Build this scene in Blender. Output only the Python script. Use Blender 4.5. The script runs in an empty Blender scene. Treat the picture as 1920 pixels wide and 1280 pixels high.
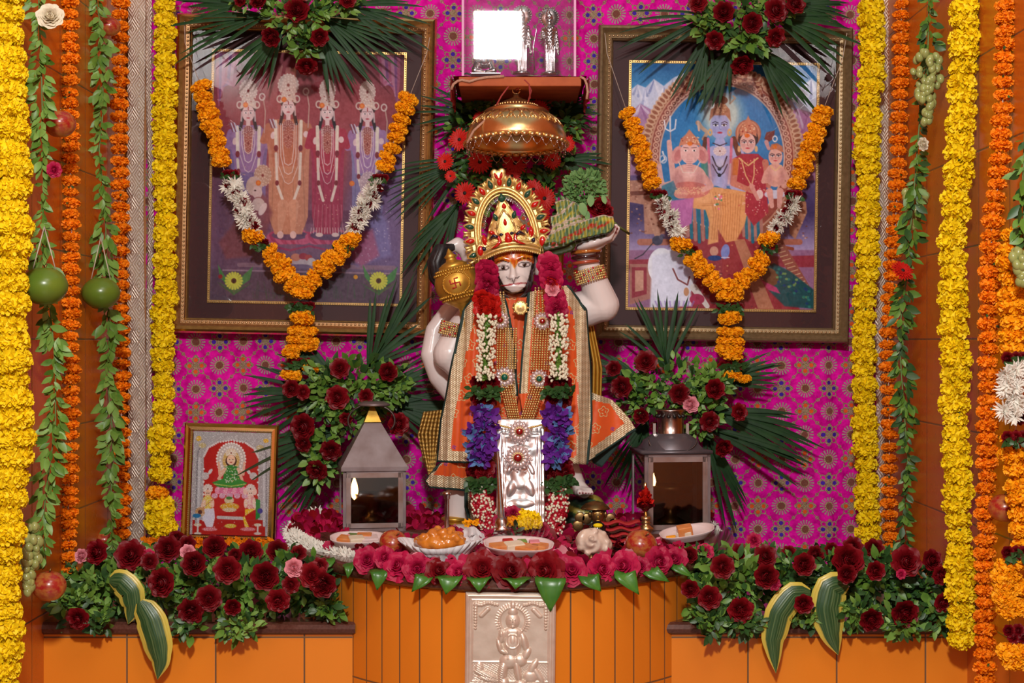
import bpy, math, random
import numpy as np
from mathutils import Vector, Matrix, Euler
from math import sin, cos, pi, sqrt, radians, atan2
COL = bpy.context.scene.collection
CAMZ, CAMD, F = 1.25, 4.0, 3200.0
R_ = random.Random(7)
def P(px, py, Y=-0.05):
    """a point of the place: where the sight line to (px,py) meets the vertical plane at depth Y"""
    d = CAMD + Y
    return Vector(((px-960)*d/F, Y, CAMZ-(py-640)*d/F))
def S(px, Y=-0.05): return px*(CAMD+Y)/F
def lerp(a, b, t): return a+(b-a)*t
def path(pts, t):
    """point at parameter t of a polyline, by arc length"""
    L = [0]
    for a, b in zip(pts, pts[1:]): L.append(L[-1]+(Vector(b)-Vector(a)).length)
    s = max(0, min(1, t))*L[-1]
    for i in range(len(pts)-1):
        if s <= L[i+1] or i == len(pts)-2:
            k = (s-L[i])/max(1e-9, L[i+1]-L[i]); return Vector(pts[i]).lerp(Vector(pts[i+1]), k)
def interp(xs, ys, x): return float(np.interp(x, xs, ys))

class MB:
    def __init__(s): s.v=[]; s.f=[]; s.m=[]
    def add(s, vs, fs, m=0):
        o=len(s.v); s.v.extend(tuple(v) for v in vs)
        s.f.extend(tuple(i+o for i in f) for f in fs); s.m.extend([m]*len(fs)); return s
    def grid(s, pts, nu, nv, m=0, closeu=False, mf=None):
        """pts row by row: nv rows of nu"""
        o=len(s.v); s.v.extend(tuple(p) for p in pts)
        for j in range(nv-1):
            for i in range(nu if closeu else nu-1):
                k=(i+1)%nu
                s.f.append((o+j*nu+i, o+j*nu+k, o+(j+1)*nu+k, o+(j+1)*nu+i)); s.m.append(mf(i,j) if mf else m)
        return s
    def box(s, a, b, m=0, M=None):
        x0,y0,z0=a; x1,y1,z1=b
        vs=[Vector(p) for p in ((x0,y0,z0),(x1,y0,z0),(x1,y1,z0),(x0,y1,z0),(x0,y0,z1),(x1,y0,z1),(x1,y1,z1),(x0,y1,z1))]
        if M: vs=[M@v for v in vs]
        return s.add(vs, [(0,3,2,1),(4,5,6,7),(0,1,5,4),(1,2,6,5),(2,3,7,6),(3,0,4,7)], m)
    def tube(s, pts, r, seg=8, m=0, caps=True):
        pts=[Vector(p) for p in pts]; n=len(pts)
        if not hasattr(r,'__len__'): r=[r]*n
        up=None; rows=[]
        for i,p in enumerate(pts):
            t=(pts[min(i+1,n-1)]-pts[max(i-1,0)])
            t = t.normalized() if t.length>1e-9 else Vector((0,0,1))
            if up is None:
                up=t.orthogonal().normalized()
            up=(up-t*up.dot(t)); up = up.normalized() if up.length>1e-6 else t.orthogonal().normalized()
            w=t.cross(up)
            for k in range(seg):
                a=2*pi*k/seg; rows.append(p+(up*cos(a)+w*sin(a))*r[i])
        o=len(s.v); s.grid(rows, seg, n, m, True)
        if caps:
            s.f.append(tuple(o+k for k in reversed(range(seg)))); s.m.append(m)
            s.f.append(tuple(o+(n-1)*seg+k for k in range(seg))); s.m.append(m)
        return s
    def lathe(s, prof, seg=32, c=(0,0,0), m=0, M=None, mf=None):
        c=Vector(c); pts=[]
        for r,z in prof:
            for k in range(seg):
                a=2*pi*k/seg; v=Vector((r*cos(a), r*sin(a), z))
                pts.append((M@v if M else v)+c)
        return s.grid(pts, seg, len(prof), m, True, mf)
    def ell(s, c, r, seg=12, rings=8, m=0, M=None):
        if not hasattr(r,'__len__'): r=(r,r,r)
        c=Vector(c); pts=[]
        for j in range(rings+1):
            ph=-pi/2+pi*j/rings
            ph=max(-pi/2+.02, min(pi/2-.02, ph))
            for k in range(seg):
                a=2*pi*k/seg; v=Vector((r[0]*cos(ph)*cos(a), r[1]*cos(ph)*sin(a), r[2]*sin(ph)))
                pts.append((M@v if M else v)+c)
        return s.grid(pts, seg, rings+1, m, True)
    def petal(s, o, d, up, L, W, curl=0., cup=0., nt=4, prof=None, m=0, tipz=0., mf=None):
        """a leaf or petal: grows from o along d, bends towards up"""
        o=Vector(o); d=Vector(d).normalized(); up=Vector(up); up=(up-d*up.dot(d))
        up = up.normalized() if up.length>1e-6 else d.orthogonal().normalized()
        sd=d.cross(up); pts=[]
        for j in range(nt+1):
            t=j/nt; w=(prof(t) if prof else sin(pi*min(1,.08+.9*t))**.7)*W*.5
            c=o+d*(L*t)+up*(curl*L*t*t)
            for q in (-1,-.0,1):
                pts.append(c+sd*(w*q)+up*(cup*w*abs(q)))
        return s.grid(pts, 3, nt+1, m, False, mf)
    def build(s, name, mats, parent=None, smooth=True, kind=None):
        me=bpy.data.meshes.new(name); me.from_pydata(s.v, [], s.f)
        if not isinstance(mats,(list,tuple)): mats=[mats]
        for x in mats: me.materials.append(x)
        if len(mats)>1: me.polygons.foreach_set('material_index', s.m)
        me.polygons.foreach_set('use_smooth', [smooth]*len(me.polygons)); me.update()
        o=bpy.data.objects.new(name, me); COL.objects.link(o)
        if parent: attach(o, parent)
        if kind: o['kind']=kind
        return o
def attach(o, parent):
    o.parent=parent; o.matrix_parent_inverse=Matrix.Translation(-parent.location)
def thing(name, label, cat, loc=(0,0,0), group=None):
    o=bpy.data.objects.new(name, None); o.location=loc; o.empty_display_size=.02; COL.objects.link(o)
    o['label']=label; o['category']=cat
    if group: o['group']=group
    return o
def tag(o, label, cat, group=None, kind=None):
    o['label']=label; o['category']=cat
    if group: o['group']=group
    if kind: o['kind']=kind
    return o
def put(proto_mesh, name, parent, loc, scale, M=None):
    """a copy of a prototype mesh as a part (shared data)"""
    o=bpy.data.objects.new(name, proto_mesh); COL.objects.link(o)
    R=(M or Matrix.Identity(3)).to_4x4()
    sc=scale if hasattr(scale,'__len__') else (scale,)*3
    o.matrix_basis=Matrix.Translation(loc)@R@Matrix.Diagonal((*sc,1))
    if parent: attach(o, parent)
    return o
def proto(mb, name, mats, smooth=True):
    o=mb.build(name, mats, None, smooth); me=o.data; bpy.data.objects.remove(o); return me
def face_dir(d, roll=0.):
    """rotation taking +Z to d"""
    return (Vector(d).normalized().to_track_quat('Z','Y').to_matrix() @ Matrix.Rotation(roll,3,'Z'))

# ---------- node helpers
class E:
    nt=None
    def __init__(s, x): s.x=x
    @staticmethod
    def m(op, *a):
        n=E.nt.nodes.new('ShaderNodeMath'); n.operation=op
        for i,v in enumerate(a):
            v=v.x if isinstance(v,E) else v
            if isinstance(v,(int,float)): n.inputs[i].default_value=v
            else: E.nt.links.new(v, n.inputs[i])
        return E(n.outputs[0])
    def __add__(s,o): return E.m('ADD',s,o)
    __radd__=__add__
    def __sub__(s,o): return E.m('SUBTRACT',s,o)
    def __rsub__(s,o): return E.m('SUBTRACT',o,s)
    def __mul__(s,o): return E.m('MULTIPLY',s,o)
    __rmul__=__mul__
    def __truediv__(s,o): return E.m('DIVIDE',s,o)
    def __lt__(s,o): return E.m('LESS_THAN',s,o)
    def __gt__(s,o): return E.m('GREATER_THAN',s,o)
def esin(a): return E.m('SINE',a)
def ecos(a): return E.m('COSINE',a)
def eabs(a): return E.m('ABSOLUTE',a)
def efl(a): return E.m('FLOOR',a)
def esq(a): return E.m('SQRT',a)
def emax(a,b): return E.m('MAXIMUM',a,b)
def emin(a,b): return E.m('MINIMUM',a,b)
def emod(a,b): return E.m('FLOORED_MODULO',a,b)
def edist(u,v,a,b): return esq((u-a)*(u-a)+(v-b)*(v-b))
def newmat(name):
    m=bpy.data.materials.new(name); m.use_nodes=True; E.nt=m.node_tree
    return m, m.node_tree, m.node_tree.nodes['Principled BSDF']
def mixc(f, a, b):
    nt=E.nt; n=nt.nodes.new('ShaderNodeMix'); n.data_type='RGBA'
    f=f.x if isinstance(f,E) else f
    if isinstance(f,(int,float)): n.inputs[0].default_value=f
    else: nt.links.new(f,n.inputs[0])
    for i,c in ((6,a),(7,b)):
        if isinstance(c,tuple): n.inputs[i].default_value=(*c[:3],1)
        else: nt.links.new(c,n.inputs[i])
    return n.outputs[2]
def coords(kind='Object'):
    nt=E.nt; t=nt.nodes.new('ShaderNodeTexCoord'); s=nt.nodes.new('ShaderNodeSeparateXYZ')
    nt.links.new(t.outputs[kind], s.inputs[0]); return E(s.outputs[0]),E(s.outputs[1]),E(s.outputs[2]),t.outputs[kind]
def noise(scale, detail=2, vec=None, rough=.5):
    nt=E.nt; n=nt.nodes.new('ShaderNodeTexNoise'); n.inputs['Scale'].default_value=scale
    n.inputs['Detail'].default_value=detail; n.inputs['Roughness'].default_value=rough
    if vec is None:
        t=nt.nodes.new('ShaderNodeTexCoord'); vec=t.outputs['Object']
    nt.links.new(vec,n.inputs['Vector']); return E(n.outputs[0])
def voro(scale, vec=None, feat='F1'):
    nt=E.nt; n=nt.nodes.new('ShaderNodeTexVoronoi'); n.inputs['Scale'].default_value=scale; n.feature=feat
    if vec is None:
        t=nt.nodes.new('ShaderNodeTexCoord'); vec=t.outputs['Object']
    nt.links.new(vec,n.inputs['Vector']); return n
def bump(bs, h, strength=.3, dist=.002):
    nt=E.nt; b=nt.nodes.new('ShaderNodeBump'); b.inputs['Strength'].default_value=strength; b.inputs['Distance'].default_value=dist
    nt.links.new(h.x, b.inputs['Height']); nt.links.new(b.outputs[0], bs.inputs['Normal'])
def setc(bs, name, v):
    if isinstance(v,E): v=v.x
    if isinstance(v,tuple): bs.inputs[name].default_value=(*v[:3],1)
    elif isinstance(v,(int,float)): bs.inputs[name].default_value=v
    else: E.nt.links.new(v, bs.inputs[name])
def objrand():
    n=E.nt.nodes.new('ShaderNodeObjectInfo'); return E(n.outputs['Random'])
def simple(name, c, rough=.5, metal=0., spec=None, c2=None, ns=60, b=0., bs_=None, sub=0., rnd=0., coat=0.):
    """plain material: noise between two colours, optional bump and per-object variation"""
    m,nt,bs=newmat(name)
    col=c
    if c2: 
        f=(noise(ns,3)-.5)*2.2+.5
        f=emax(emin(f,1.),0.); col=mixc(f,c,c2)
    if rnd:
        col=mixc(objrand()*rnd, col if not isinstance(col,tuple) else tuple(col), tuple(x*.45 for x in c[:3]))
    setc(bs,'Base Color',col); setc(bs,'Roughness',rough); setc(bs,'Metallic',metal)
    if spec is not None: bs.inputs['Specular IOR Level'].default_value=spec
    if coat: bs.inputs['Coat Weight'].default_value=coat; bs.inputs['Coat Roughness'].default_value=.08
    if b: bump(bs, noise(bs_ or ns*3,3), b, .001)
    if sub:
        bs.inputs['Subsurface Weight'].default_value=sub; bs.inputs['Subsurface Scale'].default_value=.01
        bs.inputs['Subsurface Radius'].default_value=(1,.6,.5)
    return m
def glassmat(name, tint=(1,1,1), rough=.015, refl=.06, const=None):
    m,nt,bs=newmat(name); nt.nodes.remove(bs)
    out=[n for n in nt.nodes if n.type=='OUTPUT_MATERIAL'][0]
    tr=nt.nodes.new('ShaderNodeBsdfTransparent'); tr.inputs[0].default_value=(*tint,1)
    gl=nt.nodes.new('ShaderNodeBsdfGlossy'); gl.inputs['Roughness'].default_value=rough
    mx=nt.nodes.new('ShaderNodeMixShader'); fr=nt.nodes.new('ShaderNodeFresnel'); fr.inputs[0].default_value=1.45
    if const: mx.inputs[0].default_value=const
    else: nt.links.new((E(fr.outputs[0])*(refl/.034)).x, mx.inputs[0])
    nt.links.new(tr.outputs[0],mx.inputs[1]); nt.links.new(gl.outputs[0],mx.inputs[2]); nt.links.new(mx.outputs[0],out.inputs[0])
    return m
# ---------- materials
def tile_mat(name, mode, w, h, ou=0., ov=0., col=(.78,.235,.018), seam=.0016):
    m,nt,bs=newmat(name); x,y,z,v=coords()
    if mode=='UV':
        t=nt.nodes.new('ShaderNodeUVMap'); s=nt.nodes.new('ShaderNodeSeparateXYZ'); nt.links.new(t.outputs[0],s.inputs[0]); a,b=E(s.outputs[0]),E(s.outputs[1])
    elif mode=='XZ': a,b=x,z
    else: a,b=y,z
    u=emod(a-ou,w); q=emod(b-ov,h)
    d=emin(emin(u,w-u), emin(q,h-q)); g=d<seam
    k=efl((a-ou)/w)*7.13+efl((b-ov)/h)*3.7; tone=emod(esin(k*12.9)*43.7,1.)
    c=mixc(tone*.5, col, (col[0]*.86,col[1]*.74,col[2]*.6)); c2=mixc(noise(5,3)*.35, c, (col[0]*1.05,col[1]*1.25,col[2]*1.5))
    setc(bs,'Base Color', mixc(g, c2, (.16,.09,.045)))
    setc(bs,'Roughness', noise(25,2)*.12+(.10 if mode!='YZ' else .2)); bs.inputs['Specular IOR Level'].default_value=.5 if mode!='YZ' else .25
    bump(bs, emin(d/seam*.5,1.)+noise(9,2)*.5, .35, .0015)
    return m
M={}
def brocade():
    m,nt,bs=newmat('magenta_brocade'); x,y,z,vec=coords(); c=.0547
    wx=(noise(6,1)-.5)*.012; wz=(noise(4.3,1)-.5)*.012
    X=(x+.93+wx)/c; Z=(z-.62+wz)/c; i=efl(X); j=efl(Z); u=X-i-.5; v=Z-j-.5
    par=emod(i+j,2.); row=emod(j,2.)
    r=esq(u*u+v*v); th=E.m('ARCTAN2',v,u)
    au,av=eabs(u),eabs(v)
    # round rosette
    ray=(ecos(th*18)>-.1)*(r>.235)*(r<.40)
    ring=(r<.215); inner=(r<.15); dots=(ecos(th*12)>.3)*(r>.155)*(r<.21)
    # flower with four gems
    g4=emin(edist(au,av,.25,0.), edist(au,av,0.,.25))
    gem=g4<.085; gr=(g4<.165)*(g4>.095)
    c8=eabs(ecos(th*4)); leaf=(eabs(r-.275-.165*c8)<.030)+(c8<.30)*(r<.27)*(r>.10)
    cen=(r<.13)
    spoke=(emin(au,av)<.018)*(r<.42)
    fl=emin(gr+leaf+cen+spoke,1.)
    # chain between the flowers
    cu,cv=.5-au,.5-av; rc=esq(cu*cu+cv*cv)
    chain=(rc<.075)*(rc>.03)+(eabs(au-av)<.022)*(r>.42)*(par>.5)
    fine=noise(900,2); twist=noise(2600,1)
    gold=mixc(emin(emax((fine-.5)*7+.6,0.),1.), (.34,.17,.06),(1.,.86,.55))  # sparkle of the gold thread put into its colour as fine noise
    pink=mixc(emin(emax((noise(55,3)-.5)*2.5+.5,0.),1.), (.50,.001,.22),(.86,.006,.42))
    blue=mixc(row,(.72,.10,.015),(.055,.02,.36))
    rn=1.-par
    mask_gold=emin(rn*emin(ring+ray,1.)+par*emin(fl,1.)+chain,1.)
    core=rn*inner
    c1=mixc(mask_gold, pink, gold)
    c1=mixc(core*.75, c1, (.36,.035,.045)); c1=mixc(rn*dots, c1, (1.,.75,.45)); c1=mixc(rn*ray*.6,c1,(1.,.86,.86))
    c1=mixc(par*gem, c1, blue)
    setc(bs,'Base Color',c1)
    thread=mask_gold*(1.-par*gem)
    setc(bs,'Metallic', thread*.12); setc(bs,'Roughness', .7-thread*.42); setc(bs,'Specular IOR Level', thread*.5+.08)
    puck=noise(38,3); soft=emin(g4*3,1.)
    bump(bs, thread*.7+puck*3.2+thread*twist*1.2, .9,.003)
    return m
def metal_relief(name, c, c2, kind):
    m,nt,bs=newmat(name); x,y,z,vec=coords()
    if kind=='zari':
        a=eabs(emod(x/.034,1.)-.5)*2; b=eabs(emod(z/.052,1.)-.5)*2
        h=esin((a+b)*17); f=noise(1500,2)
    elif kind=='braid':
        h=esin(x*900)*.5+esin((z+x*.6)*1500)*.6+esin(z*380)*.3; f=noise(1100,2)
    elif kind=='fold':
        h=esin(z*700+noise(40,2)*6)*.5; f=noise(900,2)
    else:
        h=noise(160,3); f=noise(300,2)
    t=emin(emax(h*.35+.5+(f-.5)*1.5,0.),1.)
    setc(bs,'Base Color',mixc(t,c2,c)); setc(bs,'Metallic',.85 if kind!='braid' else .45); setc(bs,'Roughness',.34 if kind!='zari' else .4)
    bump(bs,h+f*1.2,.6,.0012); return m
def embroidered_orange():
    m,nt,bs=newmat('orange_silk'); x,y,z,vec=coords()
    vx=emod(x/.036+efl(z/.036)*.5,1.)-.5; vz=emod(z/.036,1.)-.5
    r=esq(vx*vx+vz*vz); th=E.m('ARCTAN2',vz,vx)
    sw=(eabs(r-.28-.05*esin(th*5))<.028)+(eabs(r-.12)<.03)*(ecos(th*3)>0.)
    k=emod(efl(x/.036+efl(z/.036)*.5)+efl(z/.036)*2,3.)
    f=noise(900,1)
    gold=mixc(f,(.35,.2,.05),(1.,.8,.4)); purple=(.17,.04,.33)
    pm=(edist(vx,vz,.06,-.05)<.13)*(k<.5)*(ecos(th*7)>-.1)
    c=mixc(noise(30,3),(.70,.075,.010),(.82,.125,.014))
    c=mixc(emin(sw,1.)*(k>.5),c,gold); c=mixc(pm,c,purple)
    setc(bs,'Base Color',c); setc(bs,'Roughness',.5)
    bs.inputs['Sheen Weight'].default_value=.2
    bump(bs, noise(26,3)*1.6+emin(sw,1.)*(k>.5)*.6+noise(1500,1)*.1,.5,.003); return m
M['brocade']=brocade()
M['zari']=metal_relief('silver_gold_zari',(1.,.94,.86),(.55,.38,.22),'zari')
M['braid']=metal_relief('gold_braid',(1.,.88,.62),(.56,.38,.19),'braid')
M['foldgold']=metal_relief('pleated_gold_cloth',(.75,.52,.16),(.35,.19,.05),'fold')
M['orange_silk']=embroidered_orange()
M['ledge_tile']=tile_mat('orange_glazed_tile','XZ',.1705,.42,-.74,.262)
M['wall_tile']=tile_mat('orange_wall_tile','YZ',.2,.176,0,.727,col=(.62,.16,.014))
M['drum_tile']=tile_mat('orange_drum_tile','UV',.0485,.30,.0,.607)
M['granite']=simple('brown_granite',(.085,.028,.018),.13,c2=(.13,.05,.035),ns=220)
M['plaster']=simple('orange_plaster',(.5,.17,.03),.6,c2=(.45,.14,.03),ns=10)
M['floor']=simple('stone_floor',(.35,.3,.26),.3,c2=(.28,.25,.22),ns=8)
M['yellow']=simple('yellow_marigold_petal',(.95,.66,.004),.6,c2=(.97,.76,.01),ns=90,rnd=.12,spec=.25)
M['orange']=simple('orange_marigold_petal',(.95,.22,.003),.6,c2=(.97,.32,.006),ns=90,rnd=.2,spec=.25)
M['amber']=simple('amber_marigold_petal',(.97,.37,.004),.6,c2=(1.,.48,.006),ns=90,rnd=.12,spec=.25)
M['darkred']=simple('dark_red_rose_petal',(.155,.002,.006),.5,c2=(.27,.004,.010),ns=60,rnd=.45,spec=.3)
M['red']=simple('scarlet_petal',(.55,.008,.006),.5,c2=(.7,.02,.01),ns=60,rnd=.35,spec=.3)
M['magenta']=simple('magenta_rose_petal',(.37,.003,.035),.55,c2=(.54,.012,.09),ns=70,rnd=.45,spec=.3)
M['pink']=simple('pink_rose_petal',(.75,.22,.30),.5,c2=(.8,.35,.38),ns=60,spec=.3)
M['white']=simple('white_petal',(.78,.75,.64),.5,c2=(.85,.82,.75),ns=90,spec=.3)
M['cream']=simple('cream_petal',(.78,.68,.48),.5,c2=(.85,.78,.62),ns=60,spec=.3)
M['bud']=simple('jasmine_bud',(.74,.70,.50),.45,c2=(.8,.78,.62),ns=120,spec=.3)
M['orchid']=simple('blue_orchid_petal',(.05,.02,.26),.5,c2=(.16,.42,.68),ns=55,rnd=.2,spec=.3)  # paler cyan mixed in as painted highlights on the petals
M['orchid2']=simple('purple_orchid_petal',(.10,.008,.20),.5,c2=(.16,.03,.36),ns=55,rnd=.2,spec=.3)
M['dark']=simple('flower_heart',(.02,.006,.005),.7)
def leafmat(name,c,c2,rough=.42,ns=40,rnd=.35): return simple(name,c,rough,c2=c2,ns=ns,rnd=rnd,spec=.4,b=.15)
M['leaf']=leafmat('fresh_leaf',(.07,.18,.018),(.17,.32,.045))
M['leaf2']=leafmat('light_leaf',(.14,.28,.035),(.24,.42,.09))
M['leafd']=leafmat('dark_leaf',(.022,.07,.016),(.05,.13,.03))
M['palm']=leafmat('palm_leaf_green',(.008,.036,.010),(.022,.072,.018),.5)
M['palm'].node_tree.nodes['Principled BSDF'].inputs['Specular IOR Level'].default_value=.18
M['basil']=leafmat('basil_leaf',(.10,.24,.06),(.2,.38,.12),.6)
M['betel']=leafmat('betel_leaf',(.035,.15,.015),(.075,.24,.03),.3)
M['stem']=simple('green_stem',(.14,.24,.06),.5)
M['string']=simple('cotton_string',(.6,.5,.42),.8)
M['gold']=simple('gilded',(.88,.70,.32),.42,.85,c2=(.70,.48,.15),ns=150,b=.25)
M['goldpaint']=simple('gold_paint',(.66,.40,.07),.36,.7,c2=(.55,.30,.04),ns=60,b=.08)
M['brass']=simple('polished_brass',(.92,.68,.34),.26,.95,c2=(.80,.54,.22),ns=60)
M['oldbrass']=simple('aged_brass',(.30,.19,.07),.35,.9,c2=(.2,.12,.05),ns=60)
M['frame_gold']=simple('bronze_gilt_moulding',(.58,.36,.12),.34,.7,c2=(.38,.21,.06),ns=90)
M['frame_brown']=simple('brown_gilt_moulding',(.38,.20,.08),.4,.55,c2=(.27,.13,.05),ns=120)
M['frame_dull']=simple('dull_bronze_moulding',(.30,.205,.105),.42,.5,c2=(.20,.13,.06),ns=120)
M['brightgold']=simple('bright_gilt_edge',(.85,.60,.24),.2,1.)
M['mat_board']=simple('maroon_mount_board',(.050,.008,.010),.75,c2=(.042,.007,.009),ns=400)
M['bead']=simple('gilt_bead',(.62,.42,.22),.3,.8)
M['silver']=simple('silver',(.80,.76,.74),.22,1.,c2=(.6,.56,.55),ns=120,b=.2)
M['strip']=simple('clear_plastic_strip',(.66,.30,.52),.5)
M['foil']=simple('silver_sheet',(.95,.95,.96),.32,.85,c2=(.8,.8,.82),ns=60,b=.35,bs_=90)
M['panel_silver']=simple('warm_silver_relief',(.72,.62,.52),.36,.4,c2=(.64,.54,.44),ns=60,b=.15)
M['tin']=simple('weathered_tin',(.30,.245,.25),.42,.5,c2=(.20,.14,.135),ns=25,b=.15)
M['copper']=simple('coppery_tin',(.30,.17,.13),.36,.6,c2=(.42,.35,.34),ns=22,b=.15)
M['darktin']=simple('dark_tin',(.06,.05,.05),.4,.7,c2=(.12,.08,.07),ns=30)
M['gunmetal']=simple('grey_painted_tin',(.17,.15,.17),.38,.5,c2=(.13,.11,.12),ns=30)
M['steel']=simple('brushed_steel',(.6,.52,.48),.25,1.)
M['inside']=simple('dark_brown_interior',(.09,.065,.055),.8,c2=(.14,.10,.08),ns=14)  # dark brown-grey, mottled by noise
M['marble']=simple('polished_marble',(.76,.66,.62),.22,sub=.12,c2=(.82,.74,.70),ns=9,coat=.3)
M['black']=simple('vent_hole_dark',(.012,.010,.010),.3)
M['hair']=simple('black_hair',(.010,.008,.009),.35,c2=(.03,.028,.03),ns=200,b=.4)
M['green_edge']=simple('dark_green_piping',(.010,.035,.028),.7,b=.5,ns=300)
M['wood']=simple('terracotta_painted_wood',(.47,.115,.030),.75,c2=(.33,.065,.018),ns=30)
M['redgem']=simple('red_enamel',(.55,.008,.006),.12,coat=.6)
M['greengem']=simple('green_enamel',(.006,.075,.04),.12,coat=.6)
M['bluegem']=simple('black_blue_enamel',(.01,.012,.035),.15,coat=.6)
M['ruby']=simple('ruby_stone',(.28,.005,.006),.08,coat=1.)
M['emerald']=simple('emerald_stone',(.0,.12,.07),.08,coat=1.)
M['crystal']=simple('clear_crystal',(.85,.74,.74),.08,.6,coat=1.)
M['vermilion']=simple('vermilion',(.45,.02,.012),.6)
M['paper']=simple('white_paper',(.78,.76,.76),.6,c2=(.7,.68,.7),ns=30)
M['foam']=simple('white_foam',(.75,.62,.60),.5)
M['sweet']=simple('orange_sweet',(.68,.19,.03),.35,c2=(.75,.33,.10),ns=70)
M['fritter']=simple('fried_batter',(.55,.15,.015),.25,c2=(.72,.27,.03),ns=35,b=.5,coat=.4)
M['conch']=simple('shell_white',(.72,.60,.50),.35,c2=(.62,.46,.34),ns=45,b=.3)
M['blackstone']=simple('black_stone',(.008,.008,.008),.12)
M['grape']=simple('green_grape',(.34,.40,.11),.25,c2=(.42,.44,.16),ns=50,sub=.15,rnd=.35)
M['guava']=simple('green_fruit_skin',(.085,.165,.014),.28,c2=(.15,.23,.025),ns=18,b=.1)
M['redcloth']=simple('red_cloth',(.42,.012,.015),.7,c2=(.35,.01,.01),ns=30,b=.2)
M['rope']=simple('red_thread',(.30,.035,.03),.8)
M['ropeb']=simple('braided_beige_cord',(.55,.36,.25),.8,c2=(.35,.14,.09),ns=500)
M['bangle']=simple('amber_bangle',(.62,.20,.03),.12,.3,coat=1.)
M['bangled']=simple('dark_bangle',(.05,.012,.012),.12,coat=1.)
M['enamelred']=simple('brick_bangle',(.42,.07,.03),.2,coat=.6)
def applemat():
    m,nt,bs=newmat('apple_skin'); x,y,z,v=coords('Generated')
    f=noise(5,3,v); st=noise(2,2,v)
    c=mixc(emin(emax((f-.36)*4,0.),1.),(.46,.15,.035),(.36,.018,.015)); c=mixc(emin(emax((.40-z)*1.6,0.),1.)*.6,c,(.55,.34,.08))
    sp=voro(40,v); c=mixc(E(sp.outputs[0])<.12,c,(.62,.36,.18))
    setc(bs,'Base Color',c); setc(bs,'Roughness',.25); bs.inputs['Coat Weight'].default_value=.4; return m
M['apple']=applemat()
def vcolmat(name, rough=.35, spec=.5, metalglint=0., coat=0.):
    m,nt,bs=newmat(name); a=nt.nodes.new('ShaderNodeVertexColor'); a.layer_name='Col'
    nt.links.new(a.outputs[0],bs.inputs['Base Color']); setc(bs,'Roughness',rough); bs.inputs['Specular IOR Level'].default_value=spec
    if coat: bs.inputs['Coat Weight'].default_value=coat
    return m
M['print']=vcolmat('printed_picture',.6,.2)
M['marble_painted']=vcolmat('painted_marble',.25,.5,coat=.3)
M['rock']=vcolmat('painted_rock',.35,.5,coat=.3)
M['pane']=glassmat('clear_glass',(.985,.985,.985),.012,.05)
M['casepane']=glassmat('case_glass',(.96,.95,.97),.012,.06)
M['lampglass']=glassmat('sooty_lantern_glass',(.55,.50,.47),.05,.12)
M['film']=glassmat('cling_film',(.99,.98,.98),.10,.05,.07)
M['film2']=glassmat('polythene',(.92,.89,.90),.2,.12,.16)
def flamemat():
    m,nt,bs=newmat('flame'); setc(bs,'Base Color',(1.,.6,.2)); bs.inputs['Emission Color'].default_value=(1,.58,.20,1); bs.inputs['Emission Strength'].default_value=30; return m
M['flame']=flamemat()
def varieg():
    m,nt,bs=newmat('variegated_leaf'); t=nt.nodes.new('ShaderNodeUVMap'); s=nt.nodes.new('ShaderNodeSeparateXYZ'); nt.links.new(t.outputs[0],s.inputs[0])
    u=E(s.outputs[0]); v=E(s.outputs[1]); a=eabs(u-.5)*2
    nn=nt.nodes.new('ShaderNodeCombineXYZ'); nt.links.new((u*9).x,nn.inputs[0]); nt.links.new((v*.6).x,nn.inputs[1])
    st=noise(2.2,2,nn.outputs[0])
    g=mixc(emin(emax((st-.45)*5,0.),1.),(.022,.075,.022),(.10,.17,.06))
    e=emin(emax((a+(st-.5)*.35-.66)*14,0.),1.)
    setc(bs,'Base Color',mixc(e,g,(.62,.50,.075))); setc(bs,'Roughness',.35); bump(bs,esin(u*80),.15,.001); return m
M['varieg']=varieg()
def redwhite():
    return simple('red_bead_flower',(.35,.004,.012),.35,c2=(.5,.01,.03),ns=90,rnd=.3)
M['redbud']=redwhite()
# ---------- setting
sc=bpy.context.scene
cam=bpy.data.cameras.new('camera'); cam.lens=60; cam.sensor_width=36; co=bpy.data.objects.new('camera',cam); COL.objects.link(co)
co.location=(0,-CAMD,CAMZ); co.rotation_euler=(pi/2,0,0); sc.camera=co; cam.clip_start=.05
sc.view_settings.view_transform='Standard'; sc.view_settings.look='None'; sc.view_settings.gamma=1; sc.view_settings.exposure=0
w=bpy.data.worlds.new('world'); sc.world=w; w.use_nodes=True
w.node_tree.nodes['Background'].inputs[0].default_value=(1,.93,.88,1); w.node_tree.nodes['Background'].inputs[1].default_value=.34
def area(name,loc,target,size,power,col=(1,1,1)):
    l=bpy.data.lights.new(name,'AREA'); l.size=size; l.energy=power; l.color=col; l.shape='SQUARE'
    o=bpy.data.objects.new(name,l); o.location=loc; COL.objects.link(o)
    o.rotation_euler=(Vector(target)-Vector(loc)).to_track_quat('-Z','Y').to_euler(); return o
area('flash_softbox',(-.062,-4.0,2.57),(0,-.2,1.3),.20,84,(1,.97,.94))
area('ceiling_light',(.35,-2.9,3.5),(0,-.2,1.0),.9,14,(1,.9,.8))
XL,XR=-.9,.875
def struct(name,mb,mats,smooth=False):
    o=mb.build(name,mats,None,smooth); o['kind']='structure'; return o
struct('wall_back', MB().box((XL-.1,0,0),(XR+.1,.1,3.1)), M['plaster'])
struct('wall_left', MB().box((XL-.1,-3.2,0),(XL,0,3.1)), M['wall_tile'])
struct('wall_right', MB().box((XR,-3.2,0),(XR+.1,0,3.1)), M['wall_tile'])
struct('floor', MB().box((-3,-5,-.05),(3,.1,0)), M['floor'])
LZ=.712; PZ=.824; SZ=.834
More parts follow.
